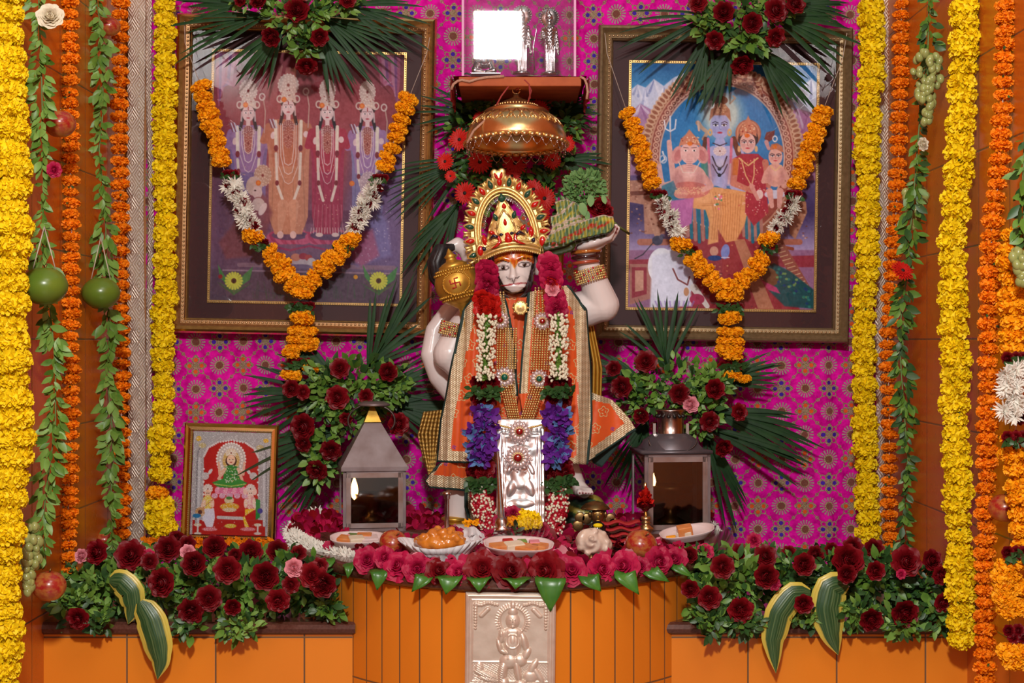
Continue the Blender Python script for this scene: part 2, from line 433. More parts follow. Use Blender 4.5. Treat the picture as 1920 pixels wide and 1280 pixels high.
def lip(x, a=.5, b=.88, cd=3.95): return cd-CAMD-b*sqrt(max(0,1-(x/a)**2))
def ledge(name,x0,x1,n):
    yf=-.72
    struct(name, MB().box((x0,yf,0),(x1,-.001,LZ-.024)), M['ledge_tile'])
    r=.012; prof=[(yf-.004,LZ-.024),(yf-.012,LZ-.02),(yf-.016,LZ-.012),(yf-.012,LZ-.004),(yf-.004,LZ)]
    mb=MB()
    pts=[]
    for y,z in [(-.001,LZ-.024)]+prof+[(-.001,LZ)]:
        pts+= [(x0,y,z),(x1,y,z)]
    mb.grid(pts,2,len(prof)+2); struct(n,mb,M['granite'])
ledge('trim_1',XL,-.30,'trim_2'); ledge('trim_3',.29,XR,'trim_4')
def arc(a,b,cd,n=97):
    out=[]
    for i in range(n):
        t=-pi/2+pi*i/(n-1); out.append((a*sin(t), cd-CAMD-b*cos(t)))
    return out
def drum():
    A=arc(.485,.865,3.95); A=[(A[0][0],-.001)]+A+[(A[-1][0],-.001)]
    L=[0]
    for p,q in zip(A,A[1:]): L.append(L[-1]+math.dist(p,q))
    mid=L[len(L)//2]; mb=MB(); z1=PZ-.028
    for x,y in A: mb.v+= [(x,y,0),(x,y,z1)]
    for i in range(len(A)-1): mb.f.append((2*i,2*i+2,2*i+3,2*i+1)); mb.m.append(0)
    o=struct('trim_5',mb,M['drum_tile'],True); uv=o.data.uv_layers.new(name='UVMap')
    for p in o.data.polygons:
        for li in p.loop_indices:
            vi=o.data.loops[li].vertex_index; uv.data[li].uv=(L[vi//2]-mid+.0845+4.85, mb.v[vi][2])
    # granite nosing
    mb=MB(); prof=[(-.012,-.028),(0,-.026),(.006,-.02),(.008,-.013),(.006,-.006),(0,-.001),(-.01,0)]
    B=arc(.495,.872,3.95); n=len(B); B=[(B[0][0],-.001)]+B+[(B[-1][0],-.001)]
    rows=[]
    for o_,z in prof:
        for x,y in B:
            v=Vector((x,y+.05)); l=v.length or 1; rows.append((x+v.x/l*o_, min(-.001,y+v.y/l*o_), PZ+z))
    mb.grid(rows,len(B),len(prof)); k=len(mb.v)-len(B)
    mb.f.append(tuple(range(k,k+len(B)))); mb.m.append(0)
    struct('trim_6',mb,M['granite'],True)
    C=arc(.47,.50,3.95,41); mb=MB()
    for z in (PZ,SZ):
        for x,y in C: mb.v.append((x,y,z))
    n=len(C)
    for i in range(n-1): mb.f.append((i,i+1,n+i+1,n+i)); mb.m.append(0)
    mb.f.append(tuple(range(n,2*n))); mb.m.append(0)
    struct('trim_7',mb,M['granite'],True)
drum()
# ---------- the cloth behind everything
def backcloth():
    nu,nv=260,230; x0,x1=XL+.045,XR-.02; z0,z1=.73,2.2
    rows=[]
    for j in range(nv):
        z=lerp(z1,z0,j/(nv-1))
        for i in range(nu):
            x=lerp(x0,x1,i/(nu-1))
            y=-.014-.005*sin(x*31+1.5*sin(z*5))-.004*sin(z*24+x*7)-.003*sin(x*90+z*40+3*sin(z*9))
            y-=.010*math.exp(-((x+.83-.01*sin(z*6))/.012)**2)+.012*math.exp(-((x-.74-.012*sin(z*4))/.014)**2)
            rows.append((x,y,z))
    mb=MB().grid(rows,nu,nv); o=mb.build('embroidered_cloth',M['brocade'])
    tag(o,'magenta brocade cloth with gold floral sequin motifs covering the back wall','cloth')
    for k,(cx,wd,lab) in enumerate(((-.875,.040,'silver and gold zari ribbon hanging beside the left yellow garland'),(.862,.032,'silver zari ribbon hanging behind the inner right yellow garland'))):
        rows=[]; n=200
        for j in range(n):
            z=lerp(2.2,.75,j/(n-1))
            for i in range(9):
                u=i/8-.5; rows.append((cx+wd*u+.002*sin(z*7+k), -.030-.004*cos(u*pi)-.002*sin(z*60+u*5), z))
        mb=MB().grid(rows,9,n)
        if k==0:
            rows=[]
            for j in range(n):
                z=lerp(2.2,.75,j/(n-1))
                for i in range(5):
                    u=i/4-.5; rows.append((-.843+.014*u+.003*sin(z*9), -.030-.004*cos(u*pi)-.002*sin(z*90), z))
            mb.grid(rows,5,n)
        tag(mb.build('zari_ribbon',M['zari']),lab,'ribbon')
backcloth()
# ---------- painter: colours on the vertices of a dense flat sheet (printed pictures)
class Canvas:
    def __init__(s, cx, cy, w, h, rot, res):
        s.nu=int(w/res)+1; s.nv=int(h/res)+1
        u=np.linspace(-w/2,w/2,s.nu); v=np.linspace(-h/2,h/2,s.nv)
        s.U,s.V=np.meshgrid(u,v); c,n=cos(rot),sin(rot)
        s.X=cx+s.U*c-s.V*n; s.Y=cy+s.U*n+s.V*c      # photo-like units of the print
        s.C=np.zeros((s.nv,s.nu,3)); s.rng=np.random.RandomState(3); s.res=res
    def mix(s,a,col):
        a=np.clip(a,0,1)[...,None]; s.C=s.C*(1-a)+np.asarray(col)/255.*a if not isinstance(col,np.ndarray) else s.C*(1-a)+col*a
    def win(s,x0,y0,x1,y1,pad=4):
        m=(s.X>x0-pad)&(s.X<x1+pad)&(s.Y>y0-pad)&(s.Y<y1+pad)
        if not m.any(): return None
        r=np.where(m.any(1))[0]; c=np.where(m.any(0))[0]
        return (slice(r[0],r[-1]+1),slice(c[0],c[-1]+1))
    def blend(s,W,a,col):
        a=np.clip(a,0,1)[...,None]
        s.C[W]=s.C[W]*(1-a)+np.asarray(col,float)/255.*a
    def ell(s,cx,cy,rx,ry,col,rot=0,soft=1.,op=1.,ring=0):
        R=max(rx,ry)+3*soft; W=s.win(cx-R,cy-R,cx+R,cy+R)
        if W is None: return s
        x=s.X[W]-cx; y=s.Y[W]-cy; c,n=cos(rot),sin(rot); a=x*c+y*n; b=-x*n+y*c
        q=np.sqrt((a/rx)**2+(b/ry)**2); d=(q-1)*min(rx,ry)
        if ring: d=np.abs(d)-ring
        s.blend(W, (.5-d/soft)*op if soft<=2 else np.clip(.5-d/soft,0,1)**1.5*op, col); return s
    def poly(s,pts,col,soft=1.,op=1.):
        xs=[p[0] for p in pts]; ys=[p[1] for p in pts]; W=s.win(min(xs),min(ys),max(xs),max(ys),soft+2)
        if W is None: return s
        x=s.X[W]; y=s.Y[W]; ins=np.zeros(x.shape,bool); dd=np.full(x.shape,1e9)
        for (x0,y0),(x1,y1) in zip(pts,pts[1:]+pts[:1]):
            c=((y0>y)!=(y1>y))&(x<(x1-x0)*(y-y0)/((y1-y0) or 1e-9)+x0); ins^=c
            L=(x1-x0)**2+(y1-y0)**2 or 1e-9; t=np.clip(((x-x0)*(x1-x0)+(y-y0)*(y1-y0))/L,0,1)
            dd=np.minimum(dd,np.hypot(x-x0-t*(x1-x0),y-y0-t*(y1-y0)))
        d=np.where(ins,-dd,dd); s.blend(W,np.clip(.5-d/soft,0,1)*op,col); return s
    def line(s,pts,w,col,op=1.,soft=1.):
        if not hasattr(w,'__len__'): w=[w]*len(pts)
        xs=[p[0] for p in pts]; ys=[p[1] for p in pts]; m=max(w); W=s.win(min(xs),min(ys),max(xs),max(ys),m+2)
        if W is None: return s
        x=s.X[W]; y=s.Y[W]; dd=np.full(x.shape,1e9)
        for i in range(len(pts)-1):
            (x0,y0),(x1,y1)=pts[i],pts[i+1]
            L=(x1-x0)**2+(y1-y0)**2 or 1e-9; t=np.clip(((x-x0)*(x1-x0)+(y-y0)*(y1-y0))/L,0,1)
            dd=np.minimum(dd,np.hypot(x-x0-t*(x1-x0),y-y0-t*(y1-y0))-(w[i]+(w[i+1]-w[i])*t)/2)
        s.blend(W,np.clip(.5-dd/soft,0,1)*op,col); return s
    def dots(s,x0,y0,x1,y1,n,r,cols,mask=None,op=.8):
        for k in range(n):
            x=s.rng.uniform(x0,x1); y=s.rng.uniform(y0,y1)
            if mask and not mask(x,y): continue
            s.ell(x,y,r,r,cols[s.rng.randint(len(cols))],op=op)
        return s
    def grad(s,stops,axis='y'):
        A=s.Y if axis=='y' else s.X
        ks=[k for k,_ in stops]; out=np.stack([np.interp(A,ks,[c[i]/255. for _,c in stops]) for i in range(3)],-1); s.C=out; return s
    def noise(s,amt,size=3):
        n=s.rng.randn(s.nv//size+2,s.nu//size+2); n=np.kron(n,np.ones((size,size)))[:s.nv,:s.nu]
        for _ in range(2): n=(n+np.roll(n,1,0)+np.roll(n,1,1)+np.roll(n,-1,0))/4
        s.C=np.clip(s.C+n[...,None]*amt,0,1); return s
    def radial(s,cx,cy,rx,ry,n,col,c2,dots=True):
        """a jewelled disc: fine rays and beads"""
        s.ell(cx,cy,rx,ry,col,op=.9)
        for ring in np.arange(.3,1.01,.23):
            k=max(6,int(n*ring))
            for i in range(k):
                a=2*pi*i/k+ring*9; s.ell(cx+rx*ring*cos(a),cy+ry*ring*sin(a),max(.8,rx*.07),max(.8,rx*.07),c2,op=.9)
        s.ell(cx,cy,rx*.14,ry*.14,(120,40,40)); return s
    def sheet(s,scale,yfn,mat,name,parent,loc,Rm,linear=True,pad=0):
        nu,nv=s.nu,s.nv
        co=np.zeros((nu*nv,3)); co[:,0]=(s.U*scale).ravel(); co[:,2]=(-s.V*scale).ravel(); co[:,1]=yfn if not callable(yfn) else yfn(s).ravel()
        Mx=np.array(Rm); co=co@Mx.T+np.array(loc)
        idx=np.arange(nu*nv).reshape(nv,nu); q=np.stack([idx[:-1,:-1],idx[1:,:-1],idx[1:,1:],idx[:-1,1:]],-1).reshape(-1,4)
        me=bpy.data.meshes.new(name); me.vertices.add(nu*nv); me.vertices.foreach_set('co',co.ravel())
        me.loops.add(q.size); me.loops.foreach_set('vertex_index',q.ravel().astype(np.int32))
        me.polygons.add(len(q)); me.polygons.foreach_set('loop_start',np.arange(0,q.size,4,dtype=np.int32)); me.polygons.foreach_set('loop_total',np.full(len(q),4,dtype=np.int32))
        me.update(); me.validate()
        a=me.color_attributes.new('Col','FLOAT_COLOR','POINT'); c=np.ones((nu*nv,4)); c[:,:3]=(np.clip(s.C,0,1)**2.2).reshape(-1,3)*1.0
        a.data.foreach_set('color',c.ravel()); me.polygons.foreach_set('use_smooth',np.ones(len(q),bool))
        me.materials.append(mat); o=bpy.data.objects.new(name,me); COL.objects.link(o)
        if parent: attach(o,parent)
        return o

def figure(c, x, hy, feet, s, robe, skin, crown, lower=None, garl=True):
    """a small standing painted figure: x centre, hy face centre, feet bottom, s half shoulder width"""
    lower=lower or robe
    c.poly([(x-s*.55,hy+22),(x+s*.55,hy+22),(x+s*.95,hy+40),(x+s*.85,hy+90),(x+s*.8,feet-45),(x+s*.55,feet-12),(x-s*.55,feet-12),(x-s*.8,feet-45),(x-s*.8,hy+90),(x-s*.95,hy+40)],lower,1.5)
    c.poly([(x-s*.5,hy+22),(x+s*.5,hy+22),(x+s,hy+42),(x+s*.7,hy+80),(x+s*.62,hy+110),(x-s*.62,hy+110),(x-s*.7,hy+80),(x-s,hy+42)],robe,1.5)
    c.line([(x-s*.8,hy+36),(x-s*1.02,hy+62),(x-s*.65,hy+62)],[14,12,8],robe); c.line([(x+s*.8,hy+36),(x+s*1.02,hy+62),(x+s*.65,hy+58)],[14,12,8],robe)
    c.ell(x-s*.62,hy+52,4.5,7,skin,rot=.2); c.ell(x+s*.72,hy+50,5,6,skin)
    for k in (0,.33,.66,1.): c.line([(x-s*.6+k*s*1.2,hy+112),(x-s*.7+k*s*1.4,feet-16)],1.2,tuple(int(v*.72) for v in lower),op=.6)
    for k in range(26):
        c.ell(x+c.rng.uniform(-.6,.6)*s,c.rng.uniform(hy+90,feet-18),1.2,1.2,(225,180,150),op=.55)
    c.line([(x-10,hy+8),(x-15,hy+30)],6,(35,20,30)); c.line([(x+10,hy+8),(x+15,hy+30)],6,(35,20,30))
    c.line([(x,hy+12),(x,hy+24)],8,skin)
    c.radial(x,hy+36,11,13,16,(150,85,85),(225,195,185)); c.radial(x,hy+56,9,20,16,(165,90,80),(220,180,165))
    c.ell(x,hy-8,15,8,(60,35,35))
    c.ell(x,hy,11.5,15,skin)
    for sx in (-1,1):
        c.ell(x+sx*4.6,hy-1,3.,1.3,(250,245,245)); c.ell(x+sx*4.6,hy-1,1.2,1.2,(30,20,30)); c.line([(x+sx*2,hy-5),(x+sx*8,hy-5)],1.,(60,30,40),op=.8)
        c.line([(x+sx*12,hy-2),(x+sx*13,hy+14)],3,(205,190,190),op=.9)
    c.line([(x,hy),(x,hy+5)],1.,(190,140,140),op=.7); c.ell(x,hy+8.5,3.2,1.3,(170,40,60)); c.line([(x,hy-12),(x,hy-6)],1.5,(150,30,30))
    # crown
    c.poly([(x-15,hy-8),(x-13,hy-24),(x-8,hy-34),(x,hy-40),(x+8,hy-34),(x+13,hy-24),(x+15,hy-8),(x,hy-14)],crown,1.5)
    c.radial(x,hy-42,s*.42,21,20,crown,(235,222,212)); c.line([(x-14,hy-13),(x,hy-18),(x+14,hy-13)],3,(225,200,185))
    c.dots(x-14,hy-34,x+14,hy-12,26,1.2,[(240,225,215),(150,60,60),(225,200,180)])
    c.ell(x-16,hy-16,5,6,(215,195,185),ring=1.2); c.ell(x+16,hy-16,5,6,(215,195,185),ring=1.2)
    if garl:
        for k,(wd,b) in enumerate(((.42,feet-110),(.32,feet-128),(.24,feet-145))):
            c.line([(x-s*wd,hy+30),(x-s*wd*.95,b-30),(x-s*.15,b),(x,b+4),(x+s*.15,b),(x+s*wd*.95,b-30),(x+s*wd,hy+30)],1.6 if k else 1.2,(235,220,220),op=.8)
        c.line([(x-s*.52,hy+26),(x-s*.50,hy+70)],6,(232,222,205)); c.line([(x+s*.52,hy+26),(x+s*.50,hy+70)],6,(232,222,205))
        c.line([(x-s*.50,hy+86),(x-s*.45,feet-105),(x-s*.22,feet-75)],5,(225,212,200)); c.line([(x+s*.50,hy+86),(x+s*.45,feet-105),(x+s*.22,feet-75)],5,(225,212,200))
        for sx in(-1,1): c.ell(x+sx*s*.5,hy+76,4,6,(120,30,45)); c.ell(x+sx*s*.46,feet-108,3.5,5,(120,30,45))
def paint_left():
    c=Canvas(577,334,354,464,radians(1.15),1.0)
    c.grad([(95,(92,40,58)),(200,(140,48,58)),(330,(118,58,80)),(450,(120,80,110)),(520,(100,80,108)),(575,(70,60,66))])
    c.ell(577,215,150,150,(165,72,78),soft=90,op=.65)
    c.poly([(400,300),(470,300),(500,480),(400,560)],(98,66,92),20,.8); c.poly([(660,280),(760,270),(760,520),(660,500)],(112,92,140),25,.8)
    for x0,sg in ((410,1),(748,-1)):
        for k in range(7): c.line([(x0+sg*k*6,105),(x0+sg*(k*5),150+k*2),(x0+sg*(2+k*2),200-k*9)],[7,6,2],((168,84,118),(120,70,130),(190,130,160))[k%3],op=.8)
    c.poly([(398,505),(760,513),(760,580),(398,575)],(86,64,82),3,.9)
    c.line([(420,507),(750,514)],3,(150,120,140)); c.line([(450,497),(740,503)],8,(150,115,130),op=.7)
    c.poly([(495,395),(655,395),(655,420),(495,420)],(100,50,80),3)
    # dais and lotus seats
    for cx in (545,617):
        for k in range(9):
            a=-pi*.05-k*pi*.9/8; c.ell(cx-30*cos(a)*1.0,450-6*sin(a)*-1,9,15,(165,52,92) if k%2 else (190,84,120),rot=(k-4)*.28)
        c.ell(cx,442,34,9,(90,62,96)); c.line([(cx-36,462),(cx,470),(cx+36,462)],4,(150,50,90))
    figure(c,467,214,430,40,(150,112,160),(228,196,196),(205,180,172),(120,100,150))
    figure(c,690,216,440,36,(158,118,168),(226,196,200),(205,180,172),(130,120,165))
    figure(c,542,203,452,46,(184,110,84),(232,204,206),(212,188,180),(196,132,104))
    figure(c,615,213,452,36,(166,40,66),(232,206,206),(212,188,180),(158,44,78))
    # legs and feet
    for x0,x1 in ((532,527),(552,551)): c.line([(x0,385),(x1,430)],[20,9],(208,150,122)); c.ell(x1,441,6,7,(226,190,186))
    for x0 in (600,630): c.ell(x0,441,7,4,(226,200,196))
    for k in range(8): c.line([(592+k*7,385),(588+k*8,436)],1.2,(205,140,150),op=.6)
    for k in range(14): c.line([(585+k*5,428),(584+k*5.2,438)],1.5,(225,205,200),op=.7)
    # bow staves and quivers
    for bx,by in ((495,205),(577,195),(723,225)): c.line([(bx,by-20),(bx+4,by+5),(bx+2,by+45)],2.4,(190,150,140)); c.ell(bx-2,by-22,5,6,(215,195,190),ring=1.2)
    for bx,by in ((432,232),(505,225),(657,235)): 
        for k in range(4): c.line([(bx+k*3,by),(bx+k*3+6,by+16)],2,(200,200,225) if k%2 else (120,60,80))
    # kneeling attendant lower left
    c.poly([(440,420),(455,380),(480,350),(500,370),(512,400),(500,440),(470,482),(425,486),(412,455)],(128,66,74),6,.9)
    c.radial(494,330,16,20,18,(190,150,130),(225,200,180)); c.ell(478,350,15,18,(200,170,160)); c.ell(484,362,9,12,(214,184,180)); c.ell(486,374,7,4,(150,90,90))
    c.ell(486,384,12,12,(206,180,174)); c.ell(494,393,6,13,(226,200,198),rot=.5); c.ell(470,420,16,20,(196,160,160),ring=2,op=.7)
    c.ell(480,358,2,1.3,(40,20,20))
    # attendant lower right
    c.radial(692,345,17,22,18,(186,160,170),(224,205,205)); c.ell(682,372,11,14,(216,188,190))
    c.poly([(665,385),(705,380),(728,420),(735,480),(670,500),(655,440)],(126,116,170),8,.85); c.poly([(662,440),(700,430),(712,480),(680,500),(662,490)],(168,84,118),6,.8)
    for k in range(60): c.ell(c.rng.uniform(655,735),c.rng.uniform(385,495),1.2,1.2,(205,190,215),op=.5)
    # fruit bowl
    c.ell(568,490,26,7,(180,165,175)); c.ell(556,483,9,7,(190,120,100)); c.ell(570,481,8,6,(150,40,60)); c.ell(580,484,7,6,(170,60,60)); c.ell(585,492,8,8,(190,180,185)); c.ell(565,500,20,4,(110,90,120))
    # flowers along the bottom, under the glass
    for gx in (440,711):
        for k in range(26):
            a=c.rng.uniform(-2.9,-.25); L=c.rng.uniform(18,44); c.line([(gx,552),(gx+L*cos(a)*.9,545+L*sin(a))],[3,.8],((52,92,50),(70,110,66),(95,90,60))[k%3],op=.75)
        c.poly([(gx+8,540),(gx+16,518),(gx+36,500),(gx+30,525)],(70,130,70)); c.poly([(gx-30,496),(gx-16,520),(gx-14,534),(gx-26,520)],(70,130,70))
        for k in range(18):
            a=k*pi/9; c.line([(gx,527),(gx+15*cos(a),527+15*sin(a))],[2,4.5],(206,205,72))
        c.ell(gx,527,5,5,(80,40,20)); c.ell(gx,527,2,2,(40,20,15))
    for k in range(40): 
        x=c.rng.uniform(470,690); c.line([(x,560),(x+c.rng.uniform(-6,6),c.rng.uniform(525,548))],1.6,(66,84,66),op=.6)
    c.ell(668,520,4,4,(220,150,30)); c.ell(415,519,4,4,(150,30,40))
    for (fx,fy) in ((534,188),(605,199),(462,198),(680,200),(486,344),(661,345)): c.ell(fx,fy,5,5,(224,110,40),op=.95); c.ell(fx,fy,2.5,2.5,(235,140,60))
    c.noise(.012,7); c.noise(.016,3); c.noise(.02,1); c.C=c.C*.88+np.array([.52,.46,.56])*.07  # pale purple reflection haze of the glass mixed into the print colours
    return c
def face(c,x,y,rx,ry,skin,tone,iris=(30,20,40)):
    c.ell(x,y,rx,ry,skin); c.ell(x-rx*.5,y+ry*.25,rx*.35,ry*.3,tone,soft=6,op=.3); c.ell(x+rx*.5,y+ry*.25,rx*.35,ry*.3,tone,soft=6,op=.3)
    for s in (-1,1):
        c.ell(x+s*rx*.43,y-ry*.06,rx*.27,ry*.09,(250,248,250)); c.ell(x+s*rx*.43,y-ry*.06,rx*.11,ry*.085,iris)
        c.line([(x+s*rx*.15,y-ry*.22),(x+s*rx*.5,y-ry*.33),(x+s*rx*.8,y-ry*.22)],1.3,(50,30,45)); c.line([(x+s*rx*.16,y-ry*.1),(x+s*rx*.45,y-ry*.17),(x+s*rx*.75,y-ry*.08)],1,(40,25,45))
    c.line([(x,y-ry*.1),(x-rx*.04,y+ry*.22),(x+rx*.12,y+ry*.28)],1.1,tone); c.ell(x,y+ry*.5,rx*.27,ry*.075,(190,50,70)); 
def paint_right():
    c=Canvas(1354,351,346,456,radians(.9),1.0)
    c.grad([(118,(28,92,152)),(170,(70,140,190)),(260,(150,130,180)),(330,(110,90,140)),(400,(60,44,92)),(470,(170,150,190)),(520,(160,110,150)),(580,(90,80,140))])
    # mountains
    def mount(pts,base,c1,c2):
        c.poly(pts+[(pts[-1][0],base),(pts[0][0],base)],c1,2)
        for (x,y) in pts[1:-1]:
            for k in range(5):
                L=c.rng.uniform(15,40); c.line([(x,y+2),(x+c.rng.uniform(-14,16),y+L)],[2,5],c2 if k%2 else (228,226,238),op=.5)
    mount([(1180,172),(1195,160),(1210,166),(1226,150),(1244,163),(1262,148),(1280,139),(1300,150),(1330,160)],260,(196,200,222),(120,128,176))
    mount([(1380,160),(1410,160),(1432,150),(1450,156),(1478,172),(1500,165),(1520,150),(1536,160)],260,(190,194,214),(110,112,160))
    mount([(1180,215),(1200,196),(1222,208),(1250,215)],330,(172,130,170),(140,90,140)); mount([(1470,215),(1495,205),(1515,212),(1536,218)],340,(176,120,160),(150,90,130))
    # arch
    cx,cy=1353,296; 
    c.ell(cx,cy,146,168,(150,86,62)); 
    for k in range(70):
        a=-pi*1.12+k*pi*1.24/69; c.ell(cx+145*cos(a),cy+166*sin(a),6,9,(206,166,138),rot=a+pi/2); c.ell(cx+145*cos(a),cy+166*sin(a),3,6,(150,90,66),rot=a+pi/2)
    c.ell(cx,cy,136,156,(196,146,122)); c.ell(cx,cy,133,153,(148,72,60)); 
    for k in range(52):
        a=-pi*1.12+k*pi*1.24/51; X=cx+125*cos(a); Y=cy+144*sin(a); c.ell(X,Y,6,6,(214,160,136)); c.ell(X,Y,3.4,3.4,(140,66,56)); c.ell(X,Y,1.4,1.4,(230,190,160))
    c.ell(cx,cy,118,136,(216,170,150)); c.ell(cx,cy,115,133,(40,112,172)); c.ell(cx,cy-30,100,90,(54,140,200),soft=60,op=.6)
    for k in range(90): 
        a=c.rng.uniform(-2.2,-.9); q=c.rng.uniform(.95,1.16); c.ell(cx+130*q*cos(a),cy+152*q*sin(a),4,3,((120,60,50),(206,150,120),(170,100,80))[k%3])
    c.ell(cx-5,140,22,10,(176,112,84)); c.ell(cx-5,140,10,5,(150,40,50))
    # throne and floor
    c.poly([(1176,470),(1530,470),(1530,590),(1176,590)],(150,104,140),3)
    c.poly([(1178,340),(1215,338),(1240,365),(1250,385),(1246,440),(1208,440),(1206,385),(1180,380)],(186,132,112),2); c.poly([(1182,360),(1225,358),(1225,366),(1182,368)],(120,66,52)); c.line([(1200,455),(1250,455)],12,(178,110,90)); c.line([(1215,390),(1235,450)],12,(200,150,128))
    c.poly([(1470,360),(1510,380),(1512,400),(1490,450),(1480,440)],(182,124,96),2); c.line([(1462,455),(1498,455)],11,(178,104,84)); c.line([(1470,465),(1485,468)],6,(150,70,50))
    c.poly([(1176,488),(1530,480),(1530,502),(1176,505)],(150,50,66),2)
    c.poly([(1290,440),(1425,440),(1500,585),(1270,585)],(150,46,58),2); 
    for k in range(60): c.ell(c.rng.uniform(1290,1460),c.rng.uniform(450,580),2,1.4,((206,120,90),(110,30,50),(220,170,120))[k%3],op=.7)
    c.poly([(1375,450),(1395,450),(1450,580),(1420,580)],(184,128,96),1,.9); c.poly([(1445,450),(1465,450),(1530,560),(1530,590),(1500,560)],(150,82,66),1,.9)
    for k in range(16): c.line([(1448+k*4.6,462+k*7),(1462+k*4.6,458+k*7)],1.4,(220,180,140))
    c.poly([(1180,496),(1222,496),(1222,560),(1180,572)],(172,116,106)); c.poly([(1184,502),(1212,502),(1212,552),(1184,560)],(150,50,66)); c.poly([(1190,508),(1206,508),(1206,545),(1190,548)],(200,150,130))
    # bull
    c.ell(1262,520,38,52,(226,228,240)); c.ell(1240,500,26,34,(236,236,244)); c.poly([(1222,480),(1290,470),(1296,575),(1218,578)],(222,222,238),4); c.ell(1284,500,16,26,(210,206,228),rot=.2)
    c.line([(1261,505),(1270,525),(1288,535),(1292,520)],3,(130,60,60)); c.ell(1286,548,5,8,(196,140,100)); c.line([(1300,540),(1325,575)],[14,9],(226,220,216)); c.ell(1306,562,14,10,(170,40,80))
    for k in range(9): c.line([(1232+k*8,575),(1228+k*9,566)],3,(150,120,190),op=.7)
    # peacock
    c.poly([(1425,505),(1450,495),(1480,510),(1525,545),(1525,580),(1470,575),(1440,545)],(24,78,84),3); c.ell(1443,520,14,18,(120,76,48),rot=-.6); c.poly([(1424,525),(1455,540),(1462,552),(1440,545)],(190,60,110),2)
    for k in range(34): x=c.rng.uniform(1455,1522); y=505+(x-1455)*.75+c.rng.uniform(-8,26); c.ell(x,y,3,2.4,((40,120,110),(30,60,110),(120,150,90))[k%3],op=.8)
    c.ell(1232,452,10,9,(70,66,90)); c.line([(1224,456),(1205,478),(1190,486)],2,(50,45,60)); c.ell(1240,446,5,5,(90,86,110))
    # carpet tassels under the seat
    for x0,x1 in ((1287,1330),(1392,1425)):
        for k in range(7):
            x=lerp(x0,x1,k/6); c.line([(x,395),(x+2,455-abs(k-3)*4)],6,(26,110,136) if k%2 else (176,120,110))
    # trident
    c.line([(1256,230),(1257,270)],2,(190,150,140)); c.line([(1256,245),(1256,220)],3,(220,215,225)); c.line([(1245,228),(1247,243),(1256,248),(1265,243),(1267,226)],2.5,(225,220,228)); c.line([(1242,286),(1246,300),(1240,305)],3,(220,220,226)); c.ell(1243,300,6,7,(180,190,215),ring=1.2)
    # snake
    c.line([(1318,262),(1326,250),(1314,240),(1308,232)],[6,7,7,9],(176,140,120)); c.line([(1308,230),(1310,246)],4,(220,180,160))
    # central seated figure
    c.ell(1352,216,40,46,(238,226,200),soft=26,op=.75)
    sk=(172,172,216)
    c.poly([(1318,285),(1335,275),(1368,275),(1392,292),(1390,350),(1318,350)],sk,2); c.poly([(1312,290),(1325,278),(1328,340),(1316,345)],(70,140,130),2)
    c.line([(1385,290),(1400,330),(1395,365)],[18,14,10],sk); c.ell(1349,270,10,12,sk)
    c.line([(1375,262),(1384,290)],10,(100,52,40)); c.line([(1322,262),(1318,288)],8,(100,52,40))
    face(c,1349,238,18,25,sk,(120,118,176))
    c.poly([(1329,228),(1332,208),(1340,196),(1358,196),(1368,208),(1370,230),(1360,218),(1338,218)],(176,116,90),2); c.ell(1349,190,15,9,(100,56,46)); c.radial(1349,205,12,10,12,(186,130,100),(230,190,150)); c.ell(1333,198,5,6,(220,220,225),ring=1.3); c.line([(1368,196),(1378,186),(1374,182)],3,(180,150,130))
    for s_ in(-1,1): c.ell(1349+s_*18,250,3,5,(220,170,110),ring=1.2); c.line([(1349+s_*22,262),(1349+s_*20,310)],5,(208,110,140)); c.line([(1349+s_*20,310),(1349+s_*16,345)],4,(222,196,206))
    c.line([(1336,270),(1349,275),(1362,270)],2,(60,40,60)); c.radial(1349,285,12,9,12,(216,190,190),(240,225,220))
    c.line([(1335,295),(1342,312),(1349,318),(1356,312),(1362,295)],2.6,(40,30,45)); c.line([(1335,310),(1343,325),(1349,331),(1356,325),(1363,310)],2.2,(40,30,45)); c.ell(1348,318,3.5,3.5,(30,20,35)); c.ell(1348,330,3.5,3.5,(30,20,35))
    # orange drape and legs
    c.poly([(1290,375),(1302,358),(1340,352),(1400,360),(1404,385),(1396,420),(1380,452),(1360,456),(1345,430),(1346,455),(1326,460),(1330,420),(1322,395),(1298,392)],(222,160,104),2)
    for k in range(12): c.line([(1330+k*5.5,362+k*.5),(1338+k*4.4,400),(1333+k*4.6,450)],1.3,(176,104,64),op=.6); 
    for k in range(6): c.line([(1300+k*3,366+k*4),(1330+k*6,372+k*3),(1360,364+k*5)],1.3,(178,106,66),op=.5)
    c.ell(1320,372,20,12,(238,186,136),soft=8,op=.6); c.line([(1372,352),(1398,358)],[9,7],sk); c.line([(1340,345),(1358,352)],7,sk)
    for k in range(16): c.ell(1338+c.rng.uniform(-8,14),385+c.rng.uniform(-18,8),2,2,((226,110,150),(90,140,90),(240,220,220))[k%3])
    c.ell(1359,473,8,14,(120,140,206),rot=.15); c.ell(1338,472,8,9,(206,150,130)); c.ell(1339,485,13,5,(30,60,130)); c.line([(1352,484),(1366,484)],2,(220,220,240))
    # elephant-headed child
    pk=(222,168,160)
    c.ell(1290,335,34,26,pk); c.ell(1290,358,40,16,(206,120,110)); c.line([(1262,335),(1256,290),(1254,268)],[12,10,9],pk); c.line([(1320,335),(1332,350),(1318,358)],[13,11,9],pk); c.line([(1262,345),(1240,350),(1236,312)],[12,9,8],pk)
    for s_ in(-1,1): c.ell(1293+s_*23,292,11,17,(214,150,146),rot=-s_*.3); c.ell(1293+s_*23,293,6,11,(196,120,120),rot=-s_*.3)
